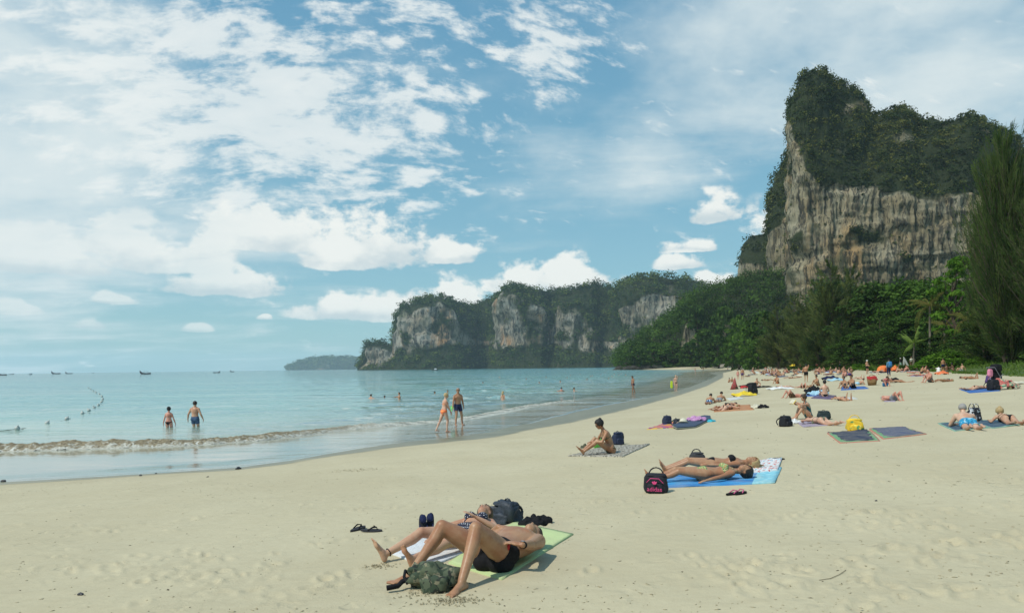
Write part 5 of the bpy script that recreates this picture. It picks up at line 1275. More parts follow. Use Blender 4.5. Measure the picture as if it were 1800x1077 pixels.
def moved(vf, t, rz=0, s=1): v, f = vf; c, q = math.cos(rz), math.sin(rz); v = np.array(v)*s; v = np.stack([v[:, 0]*c-v[:, 1]*q, v[:, 0]*q+v[:, 1]*c, v[:, 2]], -1)+np.array(t); return v, f
def bag(kind, px, py, rz, w_, d_, h_, m, label, m2=None, seed=1, tilt=(0, 0), cat='bag', lump=.05, group=None):
    """kind: backpack | bag | tote"""
    loc = at_(px, py, -.01); root = empty(kind, loc, rz); root.rotation_euler = (tilt[0], tilt[1], rz); tag(root, label, cat, group); m2 = m2 or m
    pymesh('body', *soft(w_, d_, h_, seed, lump=lump), m, root)
    pymesh('pocket', *moved(soft(w_*.72, d_*.5, h_*.5, seed+3, lump=lump*.5), (0, -d_*.42, h_*.06)), m2, root)
    if kind == 'backpack':
        for s in (-1, 1):
            P = [(s*w_*.22, d_*.40, h_*.88), (s*w_*.30, d_*.75, h_*.6), (s*w_*.34, d_*.62, h_*.15)]; pymesh('strap', *tubes([(bend(P[0], P[2], 7, .0, RNG)+np.sin(np.linspace(0, math.pi, 7))[:, None]*np.array([0, d_*.35, 0]), [.018]*7)], 6), m2, root)
        pymesh('handle', *tubes([([(w_*.12*math.cos(a), d_*.2, h_*.95+.055*math.sin(a)) for a in np.linspace(0, math.pi, 7)], [.010]*7)], 6), m2, root)
    else:
        for s in ((-1, 1) if kind == 'tote' else (1,)):
            pymesh('handle', *tubes([([(w_*.30*math.cos(a), s*d_*.25, h_*.9+h_*.42*math.sin(a)) for a in np.linspace(0, math.pi, 9)], [.011]*9)], 6), m2, root)
    pymesh('flap', *moved(soft(w_*.86, d_*.8, h_*.14, seed+8, lump=lump*.4), (0, 0, h_*.90)), m2, root)
    return root
def heap(name, px, py, rz, w_, d_, h_, m, label, seed=2, cat='cloth', lump=.09, group=None):
    """crumpled cloth dropped on the sand"""
    n_ = 30; u = np.linspace(-1, 1, n_); X, Y = np.meshgrid(u, u); r = np.sqrt(X**2+Y**2); ang = np.arctan2(Y, X); edge = 1+.18*vnoise(np.stack([np.cos(ang)*2+seed, np.sin(ang)*2, X*0], -1), seed)*2
    z = np.clip(1-(r/1.25)**2, 0, 1)**.7*(.55+.9*np.abs(fbm(np.stack([X*2.3+seed, Y*2.3, X*0], -1), 4, seed)))*h_
    sh = np.maximum(np.abs(X), np.abs(Y))/np.maximum(r, 1e-6); s_ = np.where(r > 1e-6, sh, 1)*edge
    V = np.stack([X*s_*w_*.5, Y*s_*d_*.5, z+.004], -1).reshape(-1, 3); idx = np.arange(n_*n_).reshape(n_, n_); F = np.stack([idx[:-1, :-1], idx[:-1, 1:], idx[1:, 1:], idx[1:, :-1]], -1).reshape(-1, 4)
    rim = np.concatenate([idx[0], idx[1:, -1], idx[-1, -2::-1], idx[-2:0:-1, 0]]); B = V[rim].copy(); B[:, 2] -= .03; k = len(rim); j = np.arange(k); j2 = (j+1) % k
    V2 = np.concatenate([V, B]); F2 = np.concatenate([F, np.stack([rim[j2], rim[j], len(V)+j, len(V)+j2], -1)])
    o = link(name, mesh_np(name, V2, F2), m, None, at_(px, py), rz); return tag(o, label, cat, group)
FLIP = {}
def flipflop(px, py, rz, m, ms, label, group=None, L=.27, stand=0.0):
    root = empty('flip_flop', at_(px, py, .005+stand*.12), rz); root.rotation_euler = (0, -stand*1.3, rz); tag(root, label, 'flip-flop', group)
    t = np.linspace(0, 2*math.pi, 22, endpoint=False); x = np.cos(t)*L/2; y = np.sin(t)*(.040+.012*np.cos(t)-.004*np.cos(2*t)); n_ = len(t)
    V = np.concatenate([np.stack([x, y, 0*x], -1), np.stack([x, y, 0*x+.022], -1)]); F = [tuple(range(n_))[::-1], tuple(range(n_, 2*n_))]+[(i, (i+1) % n_, n_+(i+1) % n_, n_+i) for i in range(n_)]
    pymesh('sole', V, F, m, root, smooth=False)
    P = [([(L*.28, 0, .02), (L*.24, 0, .05), (L*.10, s*.030, .055), (-L*.12, s*.042, .02)], [.005, .007, .009, .008]) for s in (-1, 1)]
    pymesh('strap', *tubes(P, 6), ms, root); return root
GREENT = uvmat('pale_green_towel', bordered((.52, .62, .30), (.46, .56, .26), .02)); WHITET = uvmat('white_towel', plain((.72, .74, .76)))
BLUET = uvmat('blue_towel', lambda n, u, v: n.mix(n.map(u, .80, .81), n.mix(n.map(n.noise(n.comb(n.m('MULTIPLY', u, .2), v, 0), 9, 2), .42, .58), (.03, .20, .50), (.06, .32, .62)), n.mix(n.map(n.noise(n.comb(u, v, 0), 14, 3), .45, .52), (.20, .55, .68), (.32, .66, .74))))
FLORALT = uvmat('white_red_towel', lambda n, u, v: n.mix(n.map(n.noise(n.comb(u, v, 0), 11, 3), .55, .6), n.mix(n.map(n.noise(n.comb(v, u, 3), 9, 3), .58, .62), (.72, .74, .74), (.25, .5, .6)), (.62, .12, .10)))
LEOT = uvmat('spotted_mat', lambda n, u, v: n.mix(n.map(n.noise(n.comb(u, v, 0), 26, 4, .7), .46, .56), (.46, .43, .36), (.09, .08, .065)))
GMAT = uvmat('green_edged_mat', bordered((.16, .34, .17), (.50, .18, .14), .025)); NAVT = uvmat('navy_towel', plain((.05, .062, .10))); GREYT = uvmat('slate_towel', plain((.11, .125, .19)))
DEEPB = uvmat('royal_blue_towel', plain((.02, .13, .42))); COLT = uvmat('rainbow_towel', striped([(.62, .10, .05), (.75, .45, .05), (.10, .05, .25), (.55, .04, .14), (.75, .25, .06), (.20, .10, .35)], 2.2, 1, .25)); PURT = uvmat('purple_towel', plain((.10, .07, .16)))
TEALT = uvmat('dark_teal_mat', bordered((.035, .085, .14), (.20, .38, .30), .05)); LILT = uvmat('lilac_cloth', plain((.36, .30, .38))); ORT = uvmat('orange_towel', plain((.50, .22, .10))); WHIT2 = uvmat('white_cloth', plain((.66, .66, .62)))
CAMO = patmat('camouflage', (.085, .105, .060), [(.018, .022, .016), (.20, .18, .11), (.035, .055, .03)], 13, .46)
DOTS = patmat('polka_dots', (.010, .012, .035), [(.70, .70, .70)], 46, kind='dots')
FLOR = patmat('green_floral', (.22, .36, .10), [(.60, .22, .10), (.05, .12, .04), (.55, .55, .30)], 40, .45)
BLK = cloth('black'); NAVY = cloth('navy')

# ------------------------------------------------------------------ the pair in front
towel([(882, 1019), (1008, 939), (905, 917), (788, 990)], GREENT, 'pale green towel under the man with raised knees', seed=3, wr=.003)
towel([(752, 999), (905, 938), (800, 918), (676, 969)], WHITET, 'white towel under the woman in the polka dot top', seed=4, wr=.003)
def front_man():
    k = 1.06
    pel = wp(872, 972, .14); nk = wp(950, 930, .17); up = nk-pel; up[2] = .04*np.linalg.norm(up); aL = wp(812, 1020, .07); aR = wp(725, 1004, .07)
    U_ = nv(up); F_ = np.array((0, 0, 1.)); S_ = np.cross(U_, F_)            # left side: towards the camera
    p = pose(pel, up, F_, [aL, aR], [(-.1, .12, 1), (-.25, .1, 1)], [(-.45, -.85, .0), (-.75, -.45, .0)],
             [wp(915, 958, .26), wp(876, 925, .27)], [(.9, -.6, -.9), (-.3, .9, -.2)], fing=[(-.75, .35, .1), (.75, -.35, .0)], up2=up, hup=(up[0], up[1], -.28), face=(0, .0, 1), fem=False, H=1.86, bulk=1.16, palm=[(0, 0, -1), (0, 0, -1)])
    base = np.array((pel[0], pel[1], H(pel[0], pel[1])+.01))
    def extra(root, p, sub):
        w0 = p.wr[0]; d = nv(p.wr[0]-p.el[0]); a = nv(np.cross(d, (0, 0, 1))); b = np.cross(d, a)
        v, f = loft([(w0-d*.030, a*.036, b*.032), (w0-d*.006, a*.035, b*.031)], 16); o = pymesh('watch', v, f, BLK, root)
        sub('watch_face', [ellipsoid(w0-d*.018+np.array((0, 0, .033)), np.array([d, a, np.cross(d, a)]), (.019, .019, .006))], mat('steel', (.3, .3, .32), .3, .5))
        sub('trunks_stripe', [ellipsoid(p.hip[0]*.80+p.kn[0]*.20+p.S*.080+p.F*.030, np.array([p.S, nv(p.kn[0]-p.hip[0]), np.cross(p.S, nv(p.kn[0]-p.hip[0]))]), (.022, .030, .060))], cloth('red'))
    return person(p, base, 0, 'tanned man in black trunks lying with raised knees, nearest the camera', sk='tan', hair='dark', wear=[('trunks', 'black')], vox=.0098, detail=2, extra=extra, origin=base)
front_man()
def front_woman():
    pel = wp(812, 940, .14); hd = wp(860, 905, .16); up = hd-pel; up[2] = .03
    aL = wp(698, 992, .08); aR = wp(672, 968, .09)
    u = nv(up); pel = np.array(wp(822, 938, .14)); L = .80
    lat = np.cross(u, (0, 0, 1.))
    p = pose(pel, up, (0, 0, 1), [wp(718, 984, .07), wp(680, 972, .08)], [(-.1, -.05, .35), (-.25, .1, 1)], [(-.35, -.3, 1), (-.45, -.1, 1)],
             [pel+u*.10+np.array((0, 0, .15))+lat*.06, pel+u*.05-lat*.40-np.array((0, 0, .06))], [(.4, -.9, -.1), (-.4, .9, 0)], up2=(up[0], up[1], .10), hup=(u[0], u[1], .12), face=(-.25, -.15, 1), fem=True, H=1.68, palm=[(0, 0, -1), (0, 0, -1)])
    base = np.array((pel[0], pel[1], H(pel[0], pel[1])+.01))
    def extra(root, p, sub):
        a = p.an[1]; t = nv(p.an[1]-p.kn[1]); x = nv(np.cross(t, (0, 0, 1))); y = np.cross(t, x)
        pts = [a-t*.02+x*.038*math.cos(q)+y*.038*math.sin(q) for q in np.linspace(0, 2*math.pi, 15)]; v, f = tubes([(pts, [.005]*15)], 5); pymesh('anklet', v, f, BLK, root)
    return person(p, base, 0, 'fair woman lying in a navy polka dot top behind the man in front', sk='light', hair='brown', hstyle='short', wear=[('bikini_top', DOTS), ('bikini_bottom', DOTS)], vox=.0098, detail=2, faceparts=('eyes',), extra=extra, origin=base)
front_woman()
bag('backpack', 889, 916, -.5, .38, .26, .24, mat('slate_nylon', (.030, .038, .050), .6, .4, .4, 12, .6, .02), 'dark slate backpack under the head of the woman in polka dots', seed=5, lump=.10)
heap('cap_cloth', 940, 921, .4, .34, .22, .12, BLK, 'black shirt folded under the head of the front man', seed=8, cat='shirt')
def camo_bag():
    root = empty('backpack', at_(765, 1030, -.01), -.12); tag(root, 'camouflage backpack lying flat at the front man’s feet'.replace('’', "'"), 'backpack')
    pymesh('body', *soft(.46, .30, .20, 9, lump=.12, taper=.7, e=.6), CAMO, root); pymesh('pocket', *moved(soft(.24, .17, .13, 5, lump=.05), (.03, -.12, .01)), CAMO, root)
    pymesh('flap', *moved(soft(.20, .22, .10, 6, lump=.06), (-.11, .02, .08)), CAMO, root)
    pymesh('strap', *tubes([([(-.18, -.05, .09), (-.25, -.08, .07), (-.27, -.13, .05), (-.35, -.17, .045)], [.018, .02, .02, .022])], 6), BLK, root)
    pymesh('strap', *tubes([([(-.2, .08, .05), (-.26, .04, .12), (-.24, -.06, .10), (-.2, -.1, .06)], [.013]*4)], 6), BLK, root)
camo_bag()
flipflop(629, 931, 1.1, mat('dark_rubber', (.035, .035, .042), .8), BLK, 'dark flip-flop on the left of the pair left of the sunbathers'); flipflop(653, 934, -.15, mat('dark_rubber', (.035, .035, .042), .8), BLK, 'dark flip-flop on the right of the pair left of the sunbathers')
def sandal(px, py, rz, label, group=None):
    root = empty('sandal', at_(px, py, .10), rz); root.rotation_euler = (0, -1.15, rz); tag(root, label, 'sandal', group)
    pymesh('sole', *soft(.25, .095, .035, 3, lump=.004, e=.9), mat('sandal_sole', (.02, .022, .03), .8), root)
    pymesh('upper', *moved(soft(.11, .085, .07, 4, lump=.01, e=.9), (.05, 0, .02)), NAVY, root); pymesh('heel_strap', *tubes([([(-.02, -.04, .03), (-.08, -.045, .09), (-.12, 0, .12), (-.08, .045, .09), (-.02, .04, .03)], [.011]*5)], 6), NAVY, root)
sandal(743, 936, 1.9, 'navy sandal standing left behind the front woman’s knee'.replace('’', "'")); sandal(757, 933, 1.5, 'navy sandal standing right behind the front woman\'s knee')
bag('bag', 750, 929, .3, .12, .08, .09, mat('silver_grey', (.20, .20, .22), .4, .5), 'small silver grey pouch behind the two navy sandals', seed=6)

# ------------------------------------------------------------------ the two women on the blue towel
towel([(1160, 858), (1362, 849), (1374, 822), (1180, 828)], BLUET, 'bright blue towel under the woman in the green bikini', seed=11)
towel([(1300, 836), (1367, 828), (1375, 806), (1318, 812)], FLORALT, 'white and red patterned towel under the blonde head', seed=12, lift=.014)
lay(P_supine(True, 1.68, arms=[(-.14, -.36, .05), (.06, .34, .06)], spread=.06, turn=-.35), (1150, 850), (1338, 840), 'tanned woman in a green floral bikini lying nearest on the blue towel', sk='tan', hair='dark', hstyle='bun', wear=[('bikini_top', FLOR), ('string_bottom', FLOR)], vox=.0112, detail=2, faceparts=('eyes',))
lay(P_supine(True, 1.70, arms=[(-.10, -.22, .13), (.02, .34, .05)], spread=.07, turn=-.5), (1172, 830), (1352, 824), 'blonde woman in a black bikini lying behind the green bikini', sk='tan', hair='blonde', hstyle='spread', wear=[('bandeau', 'black'), ('string_bottom', 'black')], vox=.0112, detail=2, faceparts=('eyes',))
sb = bag('bag', 1153, 865, -.35, .36, .20, .28, mat('black_canvas', (.018, .018, .024), .75), 'black shoulder bag with pink lettering at the feet of the sunbathing women', seed=21, lump=.03)
def bag_print(root):
    PK = mat('pink_print', (.70, .07, .22), .6)
    cu = bpy.data.curves.new('lettering', 'FONT'); cu.body = 'adidas'; cu.size = .088; cu.extrude = .0015; cu.align_x = 'CENTER'; o = bpy.data.objects.new('lettering', cu); COL.objects.link(o)
    dg = bpy.context.evaluated_depsgraph_get(); me = bpy.data.meshes.new_from_object(o.evaluated_get(dg)); bpy.data.objects.remove(o)
    l = link('lettering', me, PK, root, smooth=False); l.location = (0, -.152, .055); l.rotation_euler = (R(88), 0, 0)
    V = []; F = []; b = 0
    for a in (-.62, 0, .62):
        v, f = ellipsoid((math.sin(a)*.030, 0, .030*math.cos(a)), np.array([[math.cos(a), 0, -math.sin(a)], [0, 1, 0], [math.sin(a), 0, math.cos(a)]]), (.013, .003, .026), 10, 8); V.append(v); F += [tuple(x+b for x in q) for q in f]; b += len(v)
    e = pymesh('emblem', np.concatenate(V), F, PK, root); e.location = (0, -.150, .148)
    pymesh('piping', *tubes([([(-.12, -.11, .17), (-.06, -.13, .235), (.06, -.13, .235), (.12, -.11, .17)], [.005]*4)], 5), PK, root)
bag_print(sb)
bag('bag', 1226, 812, .1, .30, .22, .20, mat('charcoal_canvas', (.045, .045, .05), .8), 'charcoal grey bag standing behind the blonde sunbather', seed=22, lump=.03)
flipflop(1289, 869, .45, BLK, mat('pink_strap', (.55, .12, .22), .6), 'black flip-flop left of the pair below the blue towel'); flipflop(1302, 868, .7, BLK, mat('pink_strap', (.55, .12, .22), .6), 'black flip-flop with a pink strap right of the pair below the blue towel')
heap('glasses_case', 1367, 808, .1, .22, .06, .05, BLK, 'black case beside the white and red towel', cat='case', lump=.01)

# ------------------------------------------------------------------ the woman on the spotted mat
towel([(998, 802), (1094, 803), (1142, 781), (1062, 784)], LEOT, 'spotted beach mat under the woman reaching for her feet', seed=13)
g = gp(1072, 797); person(P_sit(True, 1.66, lean=.12, knees=.28, spread=.08, arms=[(.46, .06, .30), (.40, -.12, .22)], head=(.55, 0, 1), face=(1, 0, -.5), bend=.42, elbp=[(-.2, 1, -.6), (-.2, -1, -.6)]),
    (g.x, g.y, g.z+.02), R(192), 'seated woman with dark bun reaching for her feet on the spotted mat', sk='tan', hair='black', hstyle='bun', wear=[('bikini_top', patmat('olive_print', (.09, .08, .04), [(.3, .26, .14)], 30)), ('bikini_bottom', patmat('olive_print', (.09, .08, .04), [(.3, .26, .14)], 30))], vox=.010, detail=2, faceparts=('sunglasses',))
bag('backpack', 1087, 781, .4, .32, .22, .34, mat('navy_nylon', (.02, .028, .06), .6), 'navy backpack behind the woman on the spotted mat', seed=24)
o = pymesh('beach_ball', *ellipsoid((0, 0, .13), np.eye(3), (.17, .08, .14), 20, 14), patmat('green_ball', (.20, .62, .10), [(.02, .05, .02)], 9, .36), None); o.location = at_(1050, 787); o.rotation_euler[2] = .4; tag(o, 'lime green inflatable with a black mark beside the seated woman', 'inflatable')
heap('sandals', 1030, 787, .2, .24, .16, .12, mat('olive_straps', (.08, .08, .05), .8), 'olive sandals by the feet of the seated woman', cat='sandals', seed=4)

# ------------------------------------------------------------------ belongings at centre right
towel([(1137, 755), (1200, 751), (1226, 738), (1170, 743)], COLT, 'rainbow striped towel beside the bodyboard', seed=14, rag=.05, wr=.02)
bag('backpack', 1173, 746, .2, .34, .26, .34, mat('navy_nylon', (.02, .028, .06), .6), 'navy bag standing on the rainbow towel', seed=25); bag('backpack', 1190, 748, .8, .30, .22, .26, mat('blueblack_nylon', (.02, .024, .035), .6), 'blue black bag right on the rainbow towel', seed=26)
def sunhat():
    root = empty('sun_hat', at_(1201, 748, .02), .3); root.rotation_euler = (-.5, .2, 0); tag(root, 'white sun hat lying between bag and bodyboard', 'hat'); W_ = cloth('cream')
    pymesh('crown', *ellipsoid((0, 0, .12), np.eye(3), (.15, .15, .16), 18, 12), W_, root); pymesh('brim', *ellipsoid((0, 0, .05), np.eye(3), (.25, .25, .018), 24, 8), W_, root)
sunhat()
def bodyboard():
    P = [np.array(gp(*q)[:2]) for q in ((1182, 752), (1188, 750), (1213, 741), (1238, 735), (1249, 735), (1249, 739), (1222, 752), (1190, 755))]; c = sum(P)/len(P); z = H(*c); n_ = len(P)
    V = [(q[0]-c[0], q[1]-c[1], h) for h in (.03, .11) for q in P]; F = [tuple(range(n_))[::-1], tuple(range(n_, 2*n_))]+[(i, (i+1) % n_, n_+(i+1) % n_, n_+i) for i in range(n_)]
    root = empty('bodyboard', (c[0], c[1], z)); tag(root, 'dark blue bodyboard with a pale edge lying on the sand', 'bodyboard')
    import bmesh
    o = pymesh('board', V, F, mat('board_foam', (.045, .065, .11), .6), root, smooth=False); bm = bmesh.new(); bm.from_mesh(o.data); bmesh.ops.recalc_face_normals(bm, faces=bm.faces); bmesh.ops.bevel(bm, geom=list(bm.edges), offset=.018, segments=2, affect='EDGES'); bm.to_mesh(o.data); bm.free()
    V = [(v[0]*1.012, v[1]*1.012, .055 if i < n_ else .075) for i, v in enumerate(V)]; pymesh('edge_band', V, F, mat('pale_rail', (.42, .42, .30), .6), root, smooth=False)
bodyboard()
heap('sarong', 1224, 743, .2, .62, .42, .20, patmat('pink_lilac', (.48, .22, .42), [(.62, .38, .58)], 25), 'pink lilac sarong crumpled on the bodyboard', seed=12); bpy.data.objects['sarong'].location.z += .09
heap('swim_shirt', 1250, 741, .4, .34, .22, .10, cloth('turq'), 'turquoise swim shirt dropped at the tail of the bodyboard', seed=14)

# green edged mats with dark towels
towel([(1476, 779), (1547, 775), (1529, 757), (1454, 762)], GMAT, 'green mat with a red edge, left of the pair', 'beach_mat', cat='beach mat'); towel([(1552, 772), (1629, 763), (1587, 750), (1528, 754)], GMAT, 'green mat with a red edge, right of the pair', 'beach_mat', cat='beach mat')
towel([(1488, 776), (1534, 774), (1526, 757), (1457, 761)], NAVT, 'dark navy towel spread on the left green mat', lift=.015, rag=.14, wr=.02, seed=31); towel([(1562, 769), (1621, 763), (1584, 751), (1532, 754)], GREYT, 'slate blue towel spread on the right green mat', lift=.015, rag=.10, wr=.015, seed=33)
bag('bag', 1503, 757, -.3, .44, .28, .34, patmat('yellow_green_bag', (.78, .50, .03), [(.12, .34, .12), (.85, .68, .10)], 7, .42), 'yellow and green bag standing between the two green mats', seed=27, lump=.08)

# right hand pair
towel([(1678, 758), (1740, 752), (1702, 741), (1648, 744)], TEALT, 'dark teal mat under the man in blue floral shorts', 'beach_mat', cat='beach mat'); towel([(1745, 753), (1800, 746), (1760, 738), (1704, 741)], TEALT, 'dark teal mat under the woman in a black bikini at the right edge', 'beach_mat', cat='beach mat')
lay(P_prone(False, 1.78, prop=.75, spread=.12, bulk=1.08), (1716, 757), (1668, 742), 'grey haired man in blue floral shorts propped on his elbows', sk='fair', hair='grey', wear=[('shorts', patmat('blue_floral', (.03, .30, .50), [(.40, .62, .70), (.01, .12, .25)], 16, .44))], vox=.013, detail=1)
lay(P_prone(True, 1.66, prop=.15, arms=[(.5, .3, .05), (.5, -.3, .05)]), (1793, 748), (1735, 737), 'woman in a black bikini lying face down at the right edge', sk='light', hair='blonde', hstyle='bun', wear=[('bikini_top', 'black'), ('bikini_bottom', 'black')], vox=.013, detail=1)
bag('tote', 1712, 741, .3, .40, .24, .40, patmat('zebra', (.015, .015, .02), [(.55, .56, .58)], 11, .45), 'black and white patterned tote between the man and woman at right', seed=28, lump=.07)

# the reader and her neighbour
g = gp(1421, 736); person(P_sit(True, 1.70, lean=.05, knees=.78, spread=.07, arms=[(.50, .06, .60), (.52, -.06, .58)], head=(.25, 0, 1), face=(1, 0, -.45), bend=.30),
    (g.x, g.y, g.z+.02), R(184), 'woman in a dark teal swimsuit reading a yellow book', sk='light', hair='brown', hstyle='bun', wear=[('one_piece', 'teal')], vox=.013, detail=1)
def book():
    c = wp(1381, 722, .60); d = gp(1421, 736); c = np.array((d.x-.56, d.y-.02, d.z+.62)); root = empty('book', c, 0); root.rotation_euler = (0, -.9, .1); tag(root, 'open yellow book held by the reading woman', 'book')
    for s in (-1, 1):
        V, F = soft(.20, .14, .018, 2, e=.15, lump=0); V = V+np.array((0, s*.07, 0)); pymesh('cover', V, F, cloth('yellow'), root, smooth=False)
        V, F = soft(.19, .13, .012, 2, e=.15, lump=0); V = V+np.array((0, s*.066, .018)); pymesh('pages', V, F, cloth('cream'), root, smooth=False)
book()
towel([(1412, 751), (1466, 747), (1452, 737), (1398, 741)], LILT, 'lilac towel under the woman lying by the reader', wr=.02)
lay(P_prone(True, 1.64), (1474, 748), (1408, 743), 'woman in an olive bikini lying face down in front of the reader', sk='fair', hair='brown', wear=[('bikini_top', patmat('olive_print2', (.10, .12, .07), [(.3, .3, .2)], 30)), ('bikini_bottom', patmat('olive_print2', (.10, .12, .07), [(.3, .3, .2)], 30))], vox=.012, detail=1)
bag('backpack', 1381, 749, .5, .40, .30, .34, mat('black_nylon', (.012, .012, .016), .6), 'black backpack left of the reading woman', seed=29); bag('backpack', 1448, 737, -.3, .46, .26, .30, mat('green_black_nylon', (.02, .035, .035), .6), 'dark green backpack behind the woman lying by the reader', seed=30)
heap('white_shirt', 1396, 744, .2, .4, .25, .16, cloth('white'), 'white shirt between the black backpack and the reader', seed=15)

# two women lying face down further back
towel([(1255, 724), (1326, 720), (1318, 711), (1258, 715)], ORT, 'thin orange towel under the two women in dark bikinis', wr=.01)
lay(P_prone(True, 1.66, legup=(0, .2)), (1252, 723), (1325, 716), 'woman in a dark bikini lying face down, nearer of two', sk='fair', hair='blonde', wear=[('bikini_top', 'black'), ('bikini_bottom', 'black')], vox=.013, detail=1)
lay(P_prone(True, 1.66), (1262, 718), (1318, 711), 'woman in a dark bikini lying face down, farther of two', sk='light', hair='brown', wear=[('bikini_top', 'black'), ('briefs', 'black')], vox=.013, detail=1)
heap('white_cloth', 1329, 717, 0, .4, .3, .2, cloth('cream'), 'cream cloth beside the two women in dark bikinis', seed=16); heap('shoes', 1342, 717, 0, .5, .28, .2, BLK, 'pair of black shoes right of the cream cloth', cat='shoes', seed=17)
# two propped on elbows
lay(P_prone(False, 1.70, prop=.8), (1243, 711), (1277, 699), 'brown haired boy in blue patterned shorts propped on his elbows', sk='tan', hair='dark', wear=[('shorts', patmat('blue_check', (.03, .08, .18), [(.45, .6, .7)], 14, .45))], vox=.014, detail=1)
lay(P_prone(False, 1.74, prop=.8), (1259, 707), (1296, 698), 'boy in light grey shorts propped on his elbows', sk='tan', hair='dark', wear=[('shorts', 'grey')], vox=.014, detail=1)
towel([(1284, 704), (1308, 700), (1300, 697), (1276, 700)], WHIT2, 'white towel under the boy in light grey shorts')
heap('yellow_bag', 1309, 696, .1, 1.5, .6, .35, cloth('yellow'), 'bright yellow dry bag on the sand', cat='bag', seed=18)
bag('backpack', 1323, 693, .6, .8, .45, .85, mat('black_nylon', (.012, .012, .016), .6), 'black backpack standing right of the yellow bag', seed=31)
# ------------------------------------------------------------------ people walking and bathing
def stand_at(p, px, py, rz, label, sub=0.0, **kw):
    """sub: how far the feet stand below the water surface seen at that point"""
    g = gp(px, py); z = g.z if sub == 0 else -sub
    return person(p, (g.x, g.y, z), rz, label, **kw)
away = R(90)
stand_at(P_stand(True, 1.62, arms=((.06, .30, .80), (.06, -.30, .80))), 297, 751, away+.1, 'woman in a black bikini wading thigh deep, seen from behind', sub=.60, sk='pink', hair='black', hstyle='bun', wear=[('bikini_top', 'black'), ('bikini_bottom', 'black')], vox=.013)
stand_at(P_stand(False, 1.80, arms=((.04, .36, .84), (.04, -.36, .84)), bulk=1.03), 343, 750, away-.05, 'man in blue shorts wading thigh deep, seen from behind', sub=.52, sk='light', hair='dark', wear=[('shorts', 'denim')], vox=.013)
PROTO_C = {}
ORS = patmat('orange_stripe', (.80, .16, .06), [(.80, .42, .10)], 22, .45)
stand_at(P_stand(True, 1.68, arms=((.42, -.02, .72), (.30, -.10, .80)), legs=[(-.34, .07, .10), (.10, -.06, .075)], lean=.12, head=(.25, 0, 1), bulk=1.05), 781, 759, R(30), 'blonde woman in an orange bikini striding out of the shallows', sk='fair', hair='blonde', hstyle='short', wear=[('bikini_top', ORS), ('briefs', ORS)], vox=.012, detail=1, faceparts=('sunglasses',))
stand_at(P_stand(False, 1.80, arms=((-.10, .34, .80), (.12, -.30, .78)), legs=[(-.05, .24, .075), (.16, -.18, .09)], lean=.08, face=(1, -.4, -.1)), 805, 748, R(-60), 'lean man in navy shorts walking through the swash beside her', sk='tan', hair='grey', wear=[('shorts', patmat('navy_green_shorts', (.02, .025, .07), [(.02, .03, .08)], 5))], vox=.012, detail=1, faceparts=('sunglasses',))
g = gp(797, 744); heap('green_towel', 797, 744, 0, .20, .10, .38, patmat('neon_green', (.10, .55, .12), [(.3, .7, .25)], 20), 'bright green swim fin held between the walking couple', cat='swim fin', seed=20); bpy.data.objects['green_towel'].location.z = .62; bpy.data.objects['green_towel'].name = 'swim_fin'
stand_at(P_stand(False, 1.76, arms=((.22, .18, .80), (.05, -.24, .78)), legs=[(.10, .07, .075), (-.26, -.07, .09)], lean=.02, head=(.3, 0, 1)), 1113, 692, R(205), 'tanned man in dark trunks walking with his head bowed in the shallows', sk='brown', hair='black', wear=[('trunks', 'navy')], vox=.016)
stand_at(P_stand(True, 1.70, arms=((.10, .12, 1.48), (.06, -.28, .80)), legs=[(.05, .06, .075), (-.05, -.07, .075)], bulk=1.1), 1188, 687, R(-80), 'fair woman in black briefs carrying lime swim fins at the waterline', sk='fair', hair='blonde', wear=[('bikini_bottom', 'black')], vox=.016)
g = gp(1184, 687); V, F = soft(.26, .06, .75, 4, lump=.03); o = pymesh('swim_fins', V, F, mat('lime_rubber', (.50, .65, .03), .5)); o.location = (g.x-.25, g.y-.2, g.z+.30); tag(o, 'pair of long lime yellow swim fins carried at the waterline', 'swim fins')
stand_at(P_stand(True, 1.60), 1297, 667, R(60), 'fair woman in a pale bikini walking beside the man in purple shorts', sk='pink', hair='brown', wear=[('bikini_top', 'pink'), ('bikini_bottom', 'pink')], vox=.02, detail=0)
stand_at(P_stand(False, 1.82, bulk=1.08), 1305, 667, R(80), 'broad man in purple shorts walking along the wet sand', sk='tan', hair='grey', wear=[('shorts', 'purple')], vox=.02, detail=0)
stand_at(P_stand(False, 1.92, arms=((.16, .30, .82), (.20, -.10, 1.45)), lean=.02), 1417, 671, R(60), 'tall bare chested man in black shorts standing in the middle of the crowd', sk='tan', hair='black', wear=[('shorts', 'black')], vox=.018)
stand_at(P_stand(False, 1.80, arms=((.22, .02, 1.08), (.22, -.02, 1.04))), 1524, 657, R(-70), 'man in black shorts and white cap standing with folded arms', sk='light', hair='grey', wear=[('shorts', 'black')], vox=.018, faceparts=('cap_white',))
stand_at(P_stand(True, 1.68, arms=((.02, .20, .98), (.02, -.20, .98))), 1546, 646, R(-100), 'woman standing hands on hips behind the orange tent', sk='tan', hair='brown', wear=[('bikini_top', 'brown'), ('bikini_bottom', 'maroon')], vox=.02)
def pack(root, p, sub):
    c = p.waist+p.U2*.12*p.k-p.F2*.20*p.k; v, f = soft(.32, .20, .50, 4, lump=.02); v = v-np.array((0, 0, .25)); M = np.array([p.S2, -p.F2, p.U2]); pymesh('rucksack', v@M+c, f, cloth('blue'), root)
stand_at(P_stand(False, 1.82), 1563, 661, R(95), 'man in a blue jacket with a blue rucksack walking past the orange tent', sk='tan', hair='black', wear=[('long_shirt', mat('cloth_steel', (.08, .20, .30), .85)), ('trousers', 'navy')], vox=.018, extra=pack)
